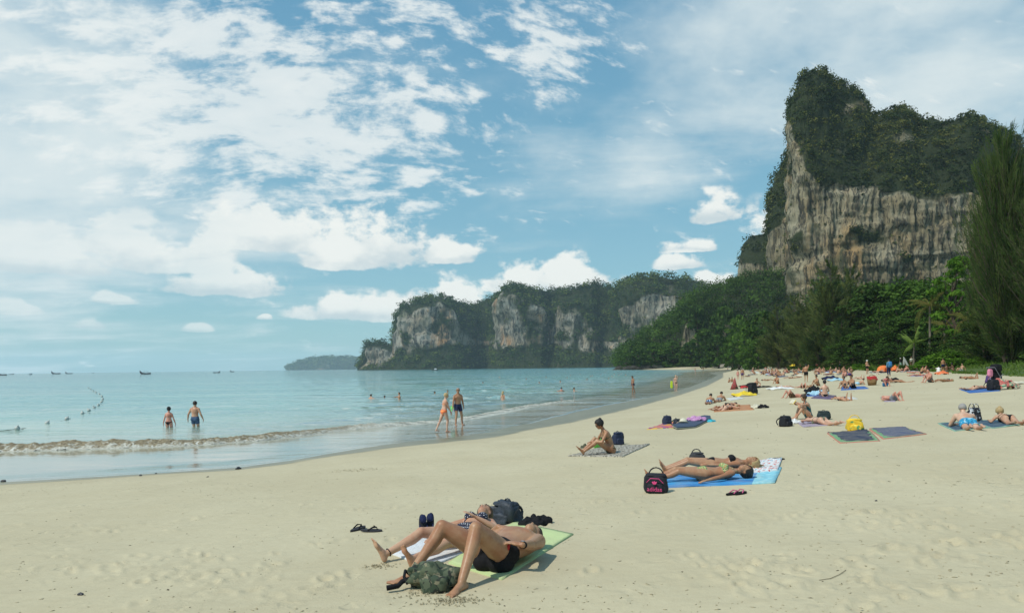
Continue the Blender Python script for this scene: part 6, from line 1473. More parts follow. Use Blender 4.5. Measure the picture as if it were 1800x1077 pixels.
stand_at(P_stand(True, 1.70), 1583, 648, R(-60), 'person in a black top and pale green skirt by the red towel', sk='brown', hair='white', wear=[('shirt', 'black'), ('skirt', mat('cloth_mint', (.30, .45, .36), .85))], vox=.02)
stand_at(P_stand(True, 1.66), 1602, 646, R(-120), 'woman in a light dress standing beside the leaning white board', sk='brown', hair='brown', wear=[('shirt', 'cream'), ('skirt', 'brown')], vox=.02)

# ---- prototypes for the crowd (seen 10-40 px tall): each with body, hair, garments
def proto(key, p, wear, hst='short', vox=.026):
    r = person(p, (0, 0, -50), 0, 'x', sk='tan', hair='dark', hstyle=hst, wear=wear, vox=vox, detail=0); PROTO_C[key] = r; return r
proto('sit_f', P_sit(True, knees=.7), [('bikini_top', 'black'), ('bikini_bottom', 'black')], 'bun'); proto('sit_m', P_sit(False, knees=.75, H=1.75), [('shorts', 'navy')])
proto('back_f', P_sit(True, knees=.1, lean=.0, bend=.05, arms=[(.34, .10, .24), (.34, -.10, .24)]), [('bikini_top', 'black'), ('bikini_bottom', 'black')], 'bun'); proto('cross', P_sit(False, cross=True), [('shorts', 'white')])
proto('sup_f', P_supine(True, kneeup=(0, 0)), [('bikini_top', 'black'), ('bikini_bottom', 'black')]); proto('sup_k', P_supine(False, kneeup=(.9, .7)), [('shorts', 'black')])
proto('pro_f', P_prone(True), [('bikini_top', 'black'), ('bikini_bottom', 'black')]); proto('pro_m', P_prone(False, prop=.7), [('shorts', 'blue')]); proto('lean_b', P_sit(False, knees=.35, back=True, lean=-.45, bend=.25, head=(0, 0, 1)), [('shorts', 'black')])
proto('pro_leg', P_prone(True, legup=(.9, .8)), [('bikini_bottom', 'black'), ('bikini_top', 'black')]); proto('st_m', P_stand(False, 1.76), [('shorts', 'navy')]); proto('st_f', P_stand(True, 1.66, step=.12), [('bikini_top', 'black'), ('bikini_bottom', 'black')], 'long')
proto('kneel', P_sit(True, knees=.95, lean=.0, bend=.6, head=(.9, 0, .4)), [('shirt', 'white'), ('shorts', 'blue')]); proto('swim', P_stand(False, 1.72, arms=((.35, .35, 1.28), (.35, -.35, 1.28))), [('trunks', 'navy')])
used = set()
def crowd(key, px, py, rz, label, sk='tan', hair='dark', cl=None, group=None, scale=1.0, z=0.0, loc=None, dressed=True):
    s = PROTO_C[key]; g = gp(px, py) if loc is None else Vector(loc)
    if key not in used: r = s; used.add(key); r.location = (g.x, g.y, g.z+z); r.rotation_euler[2] = rz
    else: r = copy_tree(s, (g.x, g.y, g.z+z), rz, (1, 1, 1))
    r.scale = (scale,)*3; r['label'] = label
    if group: r['group'] = group
    elif 'group' in r: del r['group']
    for ch in r.children:
        b = ch.name.split('.')[0]; mt = skin(sk) if b == 'body' else hairm(hair) if b == 'hair' else (cloth(cl) if isinstance(cl, str) else cl) if cl else None
        if mt: ch.material_slots[0].link = 'OBJECT'; ch.material_slots[0].material = mt
    return r
L_ = R(180)
crowd('back_f', 1450, 697, R(75), 'pale woman sitting upright with her back turned, dark band across it', 'fair', 'black', 'black', scale=1.08)
towel([(1425, 700), (1462, 702), (1470, 695), (1440, 693)], PURT, 'purple towel under the upright seated woman'); towel([(1412, 697), (1440, 696), (1440, 690), (1424, 689)], DEEPB, 'blue towel with a bag left of the upright seated woman')
heap('black_bag', 1431, 692, 0, 1.0, .7, .6, BLK, 'black bag on the blue towel left of the upright woman', cat='bag', seed=22); heap('light_blue_towel', 1438, 694, .3, 1.2, .6, .35, cloth('lightblue'), 'light blue towel heaped beside the black bag', cat='towel', seed=23)
crowd('pro_leg', 1483, 704, R(100), 'person in navy shorts lying face down, feet towards us', 'light', 'dark', 'navy', scale=.95); towel([(1480, 703), (1508, 701), (1500, 698), (1476, 699)], WHIT2, 'white towel right of the person in navy shorts')
crowd('sup_k', 1570, 704, R(100), 'person with one raised knee lying alone on the open sand', 'pink', 'grey', 'grey'); towel([(1554, 706), (1574, 706), (1574, 702), (1556, 702)], LILT, 'pale towel under the person with one raised knee')
crowd('kneel', 1556, 679, R(-95), 'person hunched forward in a red and white top and blue shorts', 'pink', 'brown', None)
for ch in [o for o in bpy.data.objects if o.parent == PROTO_C['kneel'] and o.name.startswith('shirt')]: ch.material_slots[0].link = 'OBJECT'; ch.material_slots[0].material = patmat('red_white', (.55, .05, .10), [(.65, .6, .6)], 18)
crowd('pro_f', 1583, 672, R(150), 'tanned woman lying face down beside a dark bag', 'tan', 'black', 'black'); heap('dark_bag', 1568, 672, 0, 1.3, .6, .4, BLK, 'dark bag left of the woman lying face down', cat='bag', seed=24)
crowd('sit_m', 1500, 683, R(195), 'bare backed man in a blue cap hugging his knees', 'tan', 'black', 'black', scale=1.12); crowd('sit_f', 1486, 682, R(200), 'brown haired woman seated beside the man in a blue cap', 'tan', 'brown', 'maroon', scale=1.02)
towel([(1478, 686), (1528, 683), (1520, 679), (1480, 680)], DEEPB, 'blue towel under the man in a blue cap')
c_ = gp(1500, 683); o = pymesh('cap', *ellipsoid((0, 0, 0), np.eye(3), (.13, .13, .09), 14, 10), cloth('purple')); o.location = (c_.x-.28, c_.y-.05, c_.z+1.04); tag(o, 'blue cap on the man hugging his knees', 'cap')
crowd('pro_m', 1508, 676, R(10), 'boy in pale shorts propped up beside a basket', 'light', 'brown', 'lightblue', scale=.95)
def basket():
    root = empty('basket', at_(1533, 677), 0); tag(root, 'round brown basket filled with a red cloth', 'basket'); V, F = loft([((0, 0, 0), (.28, 0, 0), (0, .28, 0)), ((0, 0, .48), (.36, 0, 0), (0, .36, 0))], 18); pymesh('wicker', V, F, mat('wicker', (.22, .13, .06), .9, .1, .4, 20, .6, .02), root)
    v, f = soft(.68, .66, .30, 3, lump=.12); pymesh('red_cloth', *moved((v, f), (0, 0, .40)), cloth('red'), root); pymesh('handle', *tubes([([(.34*math.cos(a), 0, .45+.35*math.sin(a)) for a in np.linspace(0, math.pi, 9)], [.02]*9)], 6), mat('wicker', (.22, .13, .06)), root)
basket()
crowd('pro_leg', 1512, 666, R(95), 'person lying face down in black with both feet raised', 'fair', 'dark', 'black')
crowd('sit_m', 1636, 672, R(190), 'sunburnt man in dark patterned shorts hugging his knees', 'pink', 'black', patmat('dark_check', (.02, .02, .025), [(.4, .4, .4)], 20), scale=1.12)
crowd('sup_f', 1660, 671, R(10), 'tanned woman lying on her side next to the sunburnt man', 'tan', 'blonde', 'teal'); crowd('pro_leg', 1706, 666, R(172), 'woman in a dark bikini lying face down with her legs in the air', 'tan', 'brown', 'black')
crowd('sup_k', 1393, 699, R(15), 'sunburnt person lying with bent knees behind the reader', 'pink', 'dark', 'brown', scale=1.05)
crowd('sit_f', 1438, 678, R(190), 'dark haired woman in a maroon bikini bending over her legs', 'tan', 'black', 'maroon', scale=1.1); crowd('sup_k', 1428, 687, R(8), 'person lying with knees bent behind the blue towel heap', 'tan', 'dark', 'black'); crowd('sup_k', 1411, 682, R(80), 'person lying with knees up towards us near the standing man', 'pink', 'dark', 'brown')
heap('navy_clothes', 1459, 667, 0, 1.6, .7, .5, cloth('navy'), 'navy clothes heap right of the maroon bikini', seed=25); heap('blue_clothes', 1470, 669, 0, 1.5, .7, .3, cloth('lightblue'), 'pale blue cloth beside the navy clothes heap', seed=26)
crowd('cross', 1330, 680, R(-95), 'boy in white patterned shorts sitting cross legged facing us', 'light', 'black', patmat('white_check', (.6, .6, .58), [(.05, .05, .06)], 16)); heap('black_towel', 1342, 681, 0, 1.6, .5, .2, BLK, 'black towel right of the cross legged boy', cat='towel', seed=27)
heap('dark_bag', 1316, 681, 0, 1.6, .7, .45, BLK, 'dark bag left of the cross legged boy', cat='bag', seed=28); heap('red_cloth', 1308, 682, 0, .7, .4, .3, cloth('red'), 'small red cloth beside the dark bag', seed=29)
V, F = loft([((0, 0, 0), (.42, 0, 0), (0, .3, 0)), ((0, 0, .5), (.22, 0, 0), (0, .16, 0)), ((.05, 0, 1.1), (.03, 0, 0), (0, .03, 0))], 12); o = pymesh('parasol_cover', V, F, patmat('red_green', (.35, .06, .06), [(.04, .10, .05)], 5)); o.location = at_(1291, 684); tag(o, 'red and dark green cloth cone standing on the sand', 'beach bag')
crowd('sit_f', 1281, 672, R(-60), 'small child crouching by the wet sand, left of two', 'tan', 'dark', 'pink', scale=.75); crowd('sit_f', 1287, 671, R(-110), 'small child crouching by the wet sand, right of two', 'tan', 'brown', 'brown', scale=.8)
crowd('sup_f', 1349, 669, R(170), 'tanned woman lying left of the seated orange bikini', 'tan', 'brown', 'navy'); crowd('sit_f', 1367, 674, R(215), 'dark haired woman in an orange bikini sitting by the lying woman', 'tan', 'black', 'orange', scale=1.15)
crowd('sup_f', 1389, 665, R(5), 'woman in a black bikini lying beyond the orange bikini', 'light', 'blonde', 'black'); crowd('pro_f', 1401, 664, R(20), 'person lying next to the white cooler', 'light', 'dark', 'black'); crowd('sit_m', 1378, 661, R(200), 'fair person propped up beyond the orange bikini', 'fair', 'brown', 'grey')
crowd('sup_f', 1380, 682, R(170), 'person wrapped in white lying on the open sand', 'fair', 'black', 'white'); heap('white_towel', 1372, 684, 0, 2.0, .6, .25, cloth('white'), 'white towel spread round the person in white', cat='towel', seed=30)
crowd('lean_b', 1690, 652, R(195), 'woman in a pale dress sitting at the edge of the grass', 'light', 'black', 'white'); crowd('sit_f', 1676, 652, R(120), 'dark haired woman in brown sitting in front of the verge', 'dark', 'black', 'brown', scale=1.1)
crowd('kneel', 1650, 655, R(60), 'person in a white shirt sitting with their back to us', 'tan', 'black', 'white'); crowd('st_m', 1658, 654, R(90), 'tanned man in navy standing among the group at the verge', 'tan', 'brown', 'navy', scale=.95); crowd('back_f', 1664, 654, R(70), 'dark haired person with teal shorts sitting in the verge group', 'dark', 'black', 'teal', scale=1.15)
crowd('lean_b', 1628, 652, R(200), 'man lounging at the left of the verge group', 'tan', 'black', 'navy'); crowd('sup_f', 1612, 661, R(5), 'sunburnt woman lying on a lilac towel', 'pink', 'brown', 'orange'); towel([(1600, 662), (1640, 661), (1636, 658), (1604, 658)], LILT, 'lilac towel under the sunburnt woman')
heap('red_bag', 1656, 658, 0, 1.2, .6, .4, cloth('orange'), 'orange red bag in front of the white shirt', cat='bag', seed=31)
towel([(1704, 691), (1759, 687), (1736, 680), (1686, 684)], DEEPB, 'royal blue towel near the right edge in front of the stroller'); crowd('pro_f', 1716, 685, R(12), 'woman in a black string bikini lying face down on the royal blue towel', 'light', 'brown', 'black', scale=1.05)
crowd('kneel', 1737, 673, R(-20), 'sunburnt person in a lilac sarong leaning over by the stroller', 'pink', 'black', 'purple', scale=1.15)
def stroller():
    root = empty('stroller', at_(1752, 680), R(200)); tag(root, 'black folding stroller with a pink bag hanging on it', 'stroller'); S_ = mat('steel_tube', (.2, .2, .22), .4, .5)
    fr = [([(-.35, y, .1), (.1, y, .65), (.5, y, 1.15)], [.018]*3) for y in (-.24, .24)]+[([(.38, y, .1), (.05, y, .6), (-.2, y, .75)], [.018]*3) for y in (-.24, .24)]+[([(.5, -.24, 1.15), (.5, .24, 1.15)], [.018]*2)]
    pymesh('frame', *tubes(fr, 6), S_, root); v, f = soft(.5, .44, .62, 5, lump=.03); pymesh('seat', *moved((v, f), (0, 0, .35)), BLK, root); v, f = soft(.6, .5, .42, 7, lump=.04); pymesh('canopy', *moved((v, f), (.05, 0, .92)), BLK, root)
    for x in (-.35, .38):
        for y in (-.26, .26):
            t = np.linspace(0, 2*math.pi, 15); pymesh('wheel', *tubes([([(x+.09*math.cos(a), y, .1+.09*math.sin(a)) for a in t], [.022]*15)], 6), BLK, root)
    v, f = soft(.34, .2, .44, 9, lump=.03); pymesh('hanging_bag', *moved((v, f), (.55, 0, .62)), cloth('pink'), root)
    root.scale = (.95,)*3
stroller()
bag('backpack', 1746, 686, .3, .62, .4, .55, mat('black_nylon', (.012, .012, .016), .6), 'large black backpack in front of the stroller', seed=33); heap('beach_toys', 1766, 684, 0, 1.3, .7, .6, patmat('toy_mix', (.45, .12, .10), [(.06, .22, .14), (.5, .45, .3)], 4), 'heap of red and green beach things beside the stroller', cat='beach toys', seed=34)
crowd('back_f', 1775, 684, R(60), 'small child in green sitting at the right of the stroller', 'tan', 'dark', 'green', scale=.5); heap('shoes', 1784, 675, 0, 1.6, .5, .2, cloth('cream'), 'pale shoes and cloth at the foot of the verge', cat='shoes', seed=35)
def tent():
    root = empty('beach_tent', at_(1553, 653), .2); tag(root, 'small orange pop-up beach tent', 'tent'); M = mat('orange_nylon', (.75, .20, .045), .6, .3, .1, 6, .4, .02)
    nu, nvv = 20, 9; V = []; F = []
    for j in range(nvv):
        b = j/(nvv-1)*math.pi/2
        for i in range(nu): a = i/nu*2*math.pi; r = math.cos(b)**.8; V.append((1.15*r*math.cos(a)*(1+.05*math.cos(4*a)), .8*r*math.sin(a)*(1+.05*math.cos(4*a)), 1.05*math.sin(b)**.9))
    for j in range(nvv-1):
        for i in range(nu): F.append((j*nu+i, j*nu+(i+1) % nu, (j+1)*nu+(i+1) % nu, (j+1)*nu+i))
    pymesh('canopy', V, F, M, root); pymesh('pole', *tubes([([(1.16*math.cos(a), 0, 1.07*math.sin(a)) for a in np.linspace(0, math.pi, 12)], [.02]*12), ([(0, .82*math.cos(a), 1.07*math.sin(a)) for a in np.linspace(0, math.pi, 12)], [.02]*12)], 5), cloth('red'), root)
    pymesh('door', *moved(soft(.7, .12, .65, 3, lump=.01), (-.1, -.76, .02)), mat('dark_orange', (.40, .07, .02), .8), root); root.scale = (.82,)*3
tent()
heap('orange_windbreak', 1573, 652, 0, 1.3, .7, .9, mat('orange_nylon', (.75, .20, .045)), 'second orange cloth right of the beach tent', seed=36); heap('red_towel', 1584, 652, 0, 2.4, .8, .3, cloth('red'), 'red towel right of the orange tent', cat='towel', seed=37)
for px, tl, lb, rot in ((1589, 1.5, 'narrow white board standing upright in the sand', 0), (1598, 1.9, 'white board leaning over beside the woman in a light dress', -.45)):
    V, F = soft(.34, .07, tl, 2, e=.7, lump=0, taper=.7); o = pymesh('surfboard', V, F, mat('board_white', (.62, .62, .56), .4, .5)); o.location = at_(px, 647); o.rotation_euler = (0, rot, 0); tag(o, lb, 'surfboard')
g = gp(1403, 652); heap('yellow_ring', 1394, 648, 0, 2.0, .8, 1.4, cloth('yellow'), 'yellow inflatable in the far crowd', cat='inflatable', seed=38)
crowd('st_m', 1407, 648, R(100), 'person in a red shirt standing in the far crowd', 'tan', 'black', 'red'); crowd('st_f', 1387, 642, R(200), 'person in white standing at the far left of the trees', 'light', 'black', 'white')
crowd('st_f', 1546, 665, 0, 'x', 'tan') if False else None
# far crowd: the rest, built small
rng_c = random.Random(31)
CL = [(1300, 646, 26, 4, 16), (1346, 652, 26, 7, 34), (1362, 658, 20, 5, 14), (1330, 643, 60, 3, 18), (1400, 655, 20, 6, 12), (1440, 649, 45, 5, 30), (1470, 653, 36, 5, 28), (1500, 648, 30, 3, 12), (1395, 645, 70, 3, 22), (1590, 652, 24, 3, 6), (1540, 655, 14, 3, 3), (1480, 660, 26, 3, 5), (1610, 655, 22, 2, 4), (1345, 660, 40, 3, 6)]
KN = {'sit_f': 'seated woman', 'sit_m': 'seated man', 'back_f': 'seated woman', 'cross': 'cross legged man', 'sup_f': 'woman lying on her back', 'sup_k': 'man lying with knees up', 'pro_f': 'woman lying face down', 'pro_m': 'man propped on his elbows', 'lean_b': 'man leaning back on his hands', 'st_m': 'standing man', 'st_f': 'standing woman'}
cols = ['black', 'navy', 'white', 'blue', 'black', 'purple', 'brown', 'teal', 'denim', 'grey', 'black', 'maroon', 'red', 'navy', 'lightblue', 'cream']
for cx, cy, sx, sy, n_ in CL:
    for _ in range(n_):
        px = cx+rng_c.uniform(-1, 1)*sx; py = max(642.5-(px-1300)*.012+.8, cy+rng_c.uniform(-1, 1)*sy); key = rng_c.choice(['sit_f', 'sit_m', 'sit_f', 'sit_m', 'back_f', 'cross', 'sup_f', 'sup_k', 'pro_f', 'pro_m', 'lean_b']+(['st_m', 'st_f'] if py < 650 else []))
        cl = rng_c.choice(cols); g = gp(px, py)
        if g.y > 330: continue
        crowd(key, px, py, rng_c.uniform(0, 6.28), '%s in %s among the far crowd' % (KN[key], cl), rng_c.choice(['tan', 'tan', 'light', 'fair', 'pink', 'brown']), rng_c.choice(['black', 'dark', 'brown', 'blonde']), cl, 'far crowd, %s in %s' % (KN[key], cl), loc=g)
        if rng_c.random() < .5:
            q = gp(px+rng_c.uniform(-4, 4), py); o = bpy.data.objects.new('towel', bpy.data.objects['white_shirt'].data); COL.objects.link(o); o.location = q; o.scale = (4.0, 3.0, 1.2); o.rotation_euler[2] = rng_c.random()*3
            cc = rng_c.choice(cols); o.material_slots[0].link = 'OBJECT'; o.material_slots[0].material = cloth(cc); tag(o, 'small %s towel on the sand among the far crowd' % cc, 'towel', '%s towels in the far crowd' % cc)
# swimmers
def swimmer(px, py, sub, label, sk='tan', hair='dark', cl='black', key='swim', rz=0, group=None):
    g = atz(px, py, 0); return crowd(key, px, py, rz, label, sk, hair, cl, group, loc=(g.x, g.y, -sub))
swimmer(652, 700, 1.30, 'dark haired swimmer in black, leftmost of the bathers', 'light', 'black', 'black', rz=1); swimmer(676, 699, 1.48, 'head of a swimmer between two standing bathers', 'light', 'dark', rz=2)
swimmer(702, 702, 1.05, 'bather bending forward in waist deep water', 'tan', 'black', 'navy', rz=3.6); swimmer(764, 692, 1.42, 'swimmer head just left of the walking couple', 'tan', 'brown', rz=0); swimmer(787, 690, 1.40, 'dark haired swimmer behind the blonde walking woman', 'tan', 'black', rz=4)
swimmer(884, 702, .92, 'blonde woman standing waist deep right of the walking couple', 'light', 'blonde', 'yellow', 'st_f', rz=1); swimmer(987, 688, 1.22, 'sunburnt bather in chest deep water, left of two', 'pink', 'black', rz=2); swimmer(1009, 687, 1.30, 'bather in chest deep water, right of two', 'tan', 'brown', rz=0)
swimmer(985, 672, 1.30, 'bather farther out behind the sunburnt one', 'tan', 'black', rz=3); swimmer(849, 673, 1.45, 'lone dark head far out in the rippled water', 'brown', 'black', rz=3)
for i_, (px, py) in enumerate([(960, 663), (997, 664), (1003, 660), (1020, 658), (1038, 662), (1041, 661), (1056, 659), (1080, 658), (1088, 659), (1092, 657), (1076, 662), (878, 663), (925, 667), (1063, 655), (1100, 659), (1032, 667), (948, 674), (1070, 666)]):
    swimmer(px, py, 1.36, 'tiny dark head of a bather far out in the bay', rng_c.choice(['tan', 'brown']), 'black', 'black', rz=i_, group='distant bathers in the bay')
swimmer(1236, 651, .4, 'person standing in the swash at the far end', 'tan', 'dark', 'navy', 'st_m', rz=1); swimmer(1222, 652, .4, 'person in red standing in the far swash', 'pink', 'dark', 'red', 'st_m', rz=2)

# ------------------------------------------------------------------ buoy line
BU = [(30, 754), (82, 745), (117, 737), (145, 727), (157, 722), (166, 717), (173, 713), (178, 707), (180, 702), (179, 697), (175, 693), (169, 690), (164, 687), (159, 684), (155, 682)]
bw = bpy.data.meshes.new('buoy'); v, f = merge([ellipsoid((0, 0, .04), np.eye(3), (.115, .115, .115), 14, 10)]+limb([(0, 0, -.16), (0, 0, -.06)], [.035, .05], 8)+limb([(0, 0, .14), (0, 0, .20)], [.045, .03], 8)); bw.from_pydata([tuple(q) for q in v], [], f); bw.polygons.foreach_set('use_smooth', np.ones(len(bw.polygons), bool)); bw.materials.append(mat('float_white', (.46, .47, .42), .45, .4, .1))
NM = ['nearest the beach', 'second from the beach', 'third from the beach', 'where the line starts to curve']
for i_, (px, py) in enumerate(BU):
    o = bpy.data.objects.new('buoy', bw); COL.objects.link(o); g = atz(px, py, 0); o.location = (g.x, g.y, .01); o.rotation_euler = (.3, .5, i_)
    tag(o, 'white round float of the swim line, '+NM[i_] if i_ < 4 else 'white round float on the far curve of the swim line', 'buoy', 'floats of the swim line')
pts = [(-26, 24, 0.0)]+[tuple(atz(px, py, 0)) for px, py in BU]; pts = np.array(pts); T_ = np.linspace(0, len(pts)-1, 160); P_ = np.stack([np.interp(T_, np.arange(len(pts)), pts[:, k]) for k in range(3)], -1); P_[:, 2] = .005-.05*np.abs(np.sin(T_*math.pi))**.5+.02
v, f = tubes([(P_, [.012]*160)], 5); tag(pymesh('rope', v, f, mat('wet_rope', (.12, .14, .11), .9)), 'thin dark rope linking the floats of the swim line', 'rope')

# ------------------------------------------------------------------ boats
def hull_mesh(L, W_, hgt, prow, stern=.3, n_=16):
    x = np.linspace(-L/2, L/2, n_); V = []; F = []
    for xi in x:
        t = (xi+L/2)/L; wd = W_*.5*(math.sin(min(1, (1-t)*1.7+.02)*math.pi/2)**.8)*(1 if t > .1 else .75+2.5*t); top = hgt+prow*max(0, (t-.55)/.45)**2.3+stern*max(0, (.25-t)/.25)**2; bot = -.3+prow*.75*max(0, (t-.7)/.3)**2.5
        for yy, zz in ((-wd, top), (-wd*.75, (top+bot)*.45), (0, bot), (wd*.75, (top+bot)*.45), (wd, top), (wd*.8, top-.12), (0, max(bot+.1, top-.45)), (-wd*.8, top-.12)): V.append((xi, yy, zz))
    for i in range(n_-1):
        for k in range(8): F.append((i*8+k, i*8+(k+1) % 8, (i+1)*8+(k+1) % 8, (i+1)*8+k))
    F.append(tuple(range(8))); F.append(tuple(range((n_-1)*8, n_*8))[::-1]); return V, F
WOODB = mat('dark_boat_wood', (.022, .022, .026), .8); CAN = mat('boat_canopy', (.05, .07, .08), .8); BWH = mat('boat_white', (.62, .65, .66), .5)
def longtail(px, py, L, rz, label, canopy=True, m=WOODB):
    g = atz(px, py, 0); root = empty('longtail_boat', (g.x, g.y, 0), rz); tag(root, label, 'boat'); root.scale = (1.2, 1.2, 1.45); pymesh('hull', *hull_mesh(L, L*.16, L*.085, L*.20), m, root)
    if canopy:
        pymesh('canopy', *moved(soft(L*.42, L*.15, .12, 3, lump=.01), (-L*.08, 0, L*.05+1.5)), CAN, root)
        for x in (-.26, .10):
            for y in (-.06, .06): pymesh('post', *tubes([([(L*x, L*y, .2), (L*x, L*y, L*.05+1.55)], [.05, .05])], 5), WOODB, root)
    pymesh('tail_shaft', *tubes([([(-L*.42, 0, L*.11), (-L*.5, 0, .6), (-L*.72, 0, -.2)], [.06, .05, .04])], 5), WOODB, root)
    return root
longtail(255, 657.5, 10.5, R(172), 'dark longtail boat with raised prow, nearest and largest of the boats'); longtail(98, 657.2, 17, R(178), 'long dark longtail boat far out at left'); longtail(121, 656.8, 13, R(185), 'low longtail boat right behind the long one', False)
longtail(408, 653.5, 10, R(150), 'dark longtail boat with a peaked bow left of the island', False); longtail(54, 658.2, 8, R(100), 'small dark boat seen end on far left'); longtail(4, 659.5, 12, R(170), 'boat cut off by the left edge of the picture', True); longtail(381, 655, 7, R(20), 'tiny boat between the yacht and the longtail', False)
for px, lb in ((562, 'leftmost tiny boat in front of the island'), (575, 'tiny boat second from the left in front of the island'), (588, 'tiny boat third from the left in front of the island'), (613, 'rightmost tiny boat in front of the island')): longtail(px, 650.3+(562-px)*.012, 8, R(60), lb, False)
longtail(20, 658.0, 9, R(20), 'faint small boat near the left edge on the horizon', False)
def sailer(px, py, L, mast, label, two=False, m=BWH, rz=0.4):
    g = atz(px, py, 0); root = empty('sailing_boat', (g.x, g.y, 0), rz); tag(root, label, 'sailing boat')
    for s in ((-1, 1) if two else (0,)): V, F = hull_mesh(L, L*.2, L*.09, L*.04); pymesh('hull', [(v[0], v[1]+s*L*.22, v[2]) for v in V], F, m, root)
    pymesh('cabin', *moved(soft(L*.45, L*(.5 if two else .2), L*.13, 4, lump=0), (-L*.05, 0, L*.08)), m, root); pymesh('mast', *tubes([([(0, 0, .5), (0, 0, mast)], [.14, .09]), ([(0, 0, L*.2), (-L*.4, 0, L*.21)], [.12, .12])], 5), BWH, root)
sailer(315, 652.5, 13, 19, 'pale catamaran yacht with a tall bare mast', True); sailer(164, 655.5, 9, 15, 'dark hulled boat with a thin mast far out', False, WOODB, 1.3); sailer(128, 655.0, 12, 6, 'pale cruiser faint behind the low longtail boat', False)
def speedboat(px, py, L, rz, label):
    g = atz(px, py, 0); root = empty('speedboat', (g.x, g.y, 0), rz); tag(root, label, 'speedboat'); pymesh('hull', *hull_mesh(L, L*.3, L*.1, L*.05), WOODB, root); pymesh('cabin', *moved(soft(L*.4, L*.24, L*.2, 4, lump=0), (-L*.05, 0, L*.08)), BWH, root)
speedboat(765, 650.5, 8, R(180), 'small speedboat crossing in front of the headland'); speedboat(735, 648.6, 8, R(20), 'moored boat tight under the headland')

# ------------------------------------------------------------------ stones, weed and crumbs on the sand
def pebble(px, py, s, m, label, cat='stone', group=None):
    o = bpy.data.objects.new('stone', bms[int(px) % 5].copy()); COL.objects.link(o); o.data.materials.clear(); o.data.materials.append(m); o.location = at_(px, py, s*.2); o.scale = (s, s*.8, s*.8); o.rotation_euler[2] = px; return tag(o, label, cat, group)
DST = mat('wet_black_stone', (.03, .03, .032), .5, .5)
pebble(419, 824, .085, DST, 'largest black stone at the edge of the swash'); pebble(247, 836, .05, DST, 'black stone below the wading couple at the swash edge'); pebble(6, 846, .07, DST, 'black stone at the far left of the swash edge')
pebble(141, 1045, .028, DST, 'small black stone alone on the near sand at left'); pebble(274, 832, .03, DST, 'small dark stone right of the swash edge stone')
pebble(1540, 880, .02, DST, 'small dark stone on the sand right of the sunbathing women'); pebble(365, 838, .03, DST, 'dark pebble left of the largest black stone')
CRUMB = mat('dug_sand', (.40, .345, .225), .95, .1, .15, 20, .5, .01)
def litter(n_, name, label, m, size, px0, px1, py0, py1, seed, flat=.35, dens=None):
    rng = np.random.default_rng(seed); Vs = []; Fs = []; b = 0
    base = np.array([(1, 0, 0), (0, 1, 0), (-1, 0, 0), (0, -1, 0), (0, 0, 1), (0, 0, -.6)], float); fc = np.array([(0, 1, 4), (1, 2, 4), (2, 3, 4), (3, 0, 4), (1, 0, 5), (2, 1, 5), (3, 2, 5), (0, 3, 5)])
    X = []; Y = []
    while len(X) < n_:
        px = rng.uniform(px0, px1); py = py0+(py1-py0)*rng.random()**1.4; p = ray(px, py); 
        if p.z >= 0: continue
        t = (1.45-CAMZ)/p.z if px > 1200 else (1.0-CAMZ)/p.z; x, y = t*p.x, t*p.y
        if dens and vnoise(np.array([[x*dens, y*dens, 3.3]]), 4)[0] < .55 and rng.random() < .8: continue
        X.append(x); Y.append(y)
    X = np.array(X); Y = np.array(Y); z, d, v = Hraw(X, Y); ok = (d > .25) & (v < 0)
    for x, y, zz in zip(X[ok], Y[ok], z[ok]):
        s = size*rng.uniform(.5, 1.6)*max(1, y/12)**.5; a = rng.random()*3.14; q = base*(s*rng.uniform(1, 2.6), s*rng.uniform(.35, 1), s*flat); q = q*(1+rng.normal(size=q.shape)*.2); c, w_ = math.cos(a), math.sin(a)
        Vs.append(np.stack([q[:, 0]*c-q[:, 1]*w_+x, q[:, 0]*w_+q[:, 1]*c+y, q[:, 2]+zz+s*flat*.3], -1)); Fs.append(fc+b); b += 6
    o = link(name, mesh_np(name, np.concatenate(Vs), np.concatenate(Fs)), m, smooth=False); return tag(o, label, kind='stuff')
litter(1800, 'sand_crumbs', 'small crumbs of kicked up sand', CRUMB, .0065, -50, 1850, 790, 1100, 1, .6, .5); litter(420, 'beach_litter', 'dark specks of weed, twigs and shell on the sand', mat('weed', (.07, .055, .03), .9), .0065, -50, 1850, 760, 1100, 2, .4); litter(320, 'beach_litter', 'dark specks of weed on the farther sand', mat('weed', (.07, .055, .03), .9), .010, 1000, 1850, 670, 800, 3, .4)
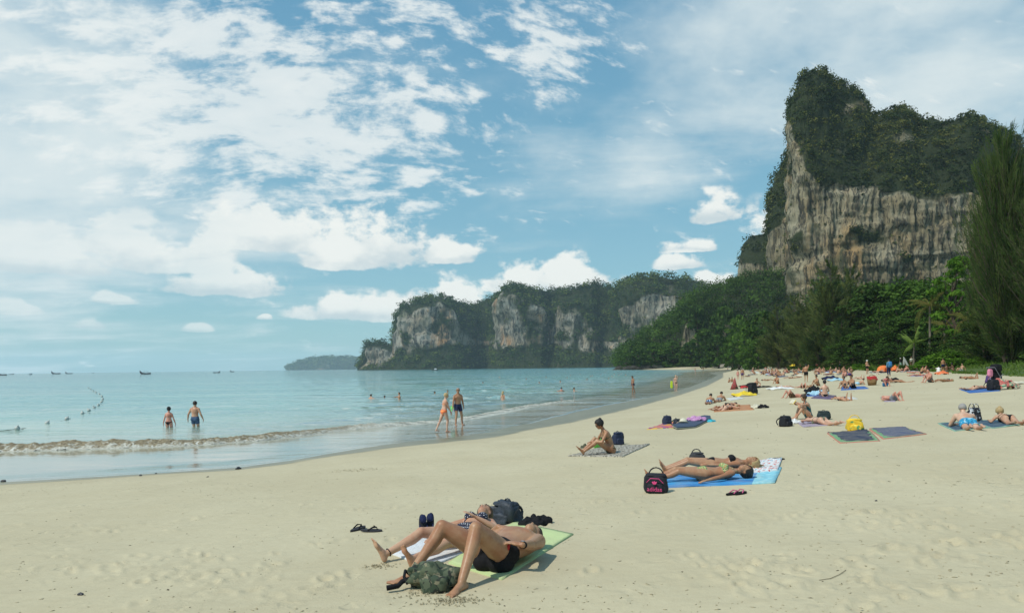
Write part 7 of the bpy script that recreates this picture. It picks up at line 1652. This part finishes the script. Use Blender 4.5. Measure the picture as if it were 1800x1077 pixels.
# sand kicked up in small heaps
def sandheap(px, py, r, n_, seed, label):
    rng = np.random.default_rng(seed); g = gp(px, py); P = np.stack([rng.normal(size=n_)*r+g.x, rng.normal(size=n_)*r*.55+g.y, np.zeros(n_)], -1); P[:, 2] = Hraw(P[:, 0], P[:, 1])[0]+.004
    V, F, T = clumps(P, .010*(.5+rng.random(n_)), 8, .011, rng=rng); o = link('sand_crumbs', mesh_np('sand_crumbs', V, F), CRUMB, smooth=False); tag(o, label, kind='stuff')
sandheap(797, 1056, .11, 150, 3, 'crumbled sand dug up below the front man'); sandheap(668, 995, .08, 60, 4, 'crumbled sand under the front woman\'s heel'); sandheap(760, 1041, .14, 60, 5, 'crumbled sand in front of the camouflage backpack'); sandheap(626, 826, .35, 160, 6, 'patch of weed and sand beyond the flip-flops')
# thin twig
v, f = tubes([(np.array([list(gp(px, py)) for px, py in ((1440, 1020), (1460, 1017), (1476, 1010), (1487, 1002))])+np.array((0, 0, .006)), [.0022]*4)], 5); tag(pymesh('twig', v, f, mat('twig', (.16, .13, .08), .9)), 'thin curved twig on the near sand at right', 'twig')
# ------------------------------------------------------------------ haze
def build_haze():
    x0, x1, y0, y1, z0, z1 = -9050, 9050, -9050, 9050, -8, 215
    V = [(x, y, z) for z in (z0, z1) for y in (y0, y1) for x in (x0, x1)]
    F = [(0, 2, 3, 1), (4, 5, 7, 6), (0, 1, 5, 4), (2, 6, 7, 3), (0, 4, 6, 2), (1, 3, 7, 5)]
    me = mesh_np('haze', V, F)
    m = bpy.data.materials.new('haze_air'); m.use_nodes = True; m.node_tree.nodes.clear(); n = NT(m.node_tree)
    v = n.new('ShaderNodeVolumePrincipled'); v.inputs['Color'].default_value = (0.74, 0.93, 1.0, 1); v.inputs['Density'].default_value = 0.00008
    v.inputs['Anisotropy'].default_value = 0.0
    o = n.new('ShaderNodeOutputMaterial'); n.put(o.inputs['Volume'], v.outputs[0])
    tag(link('haze', me, m, smooth=False), 'thin pale sea haze over the bay', kind='stuff')
build_haze()
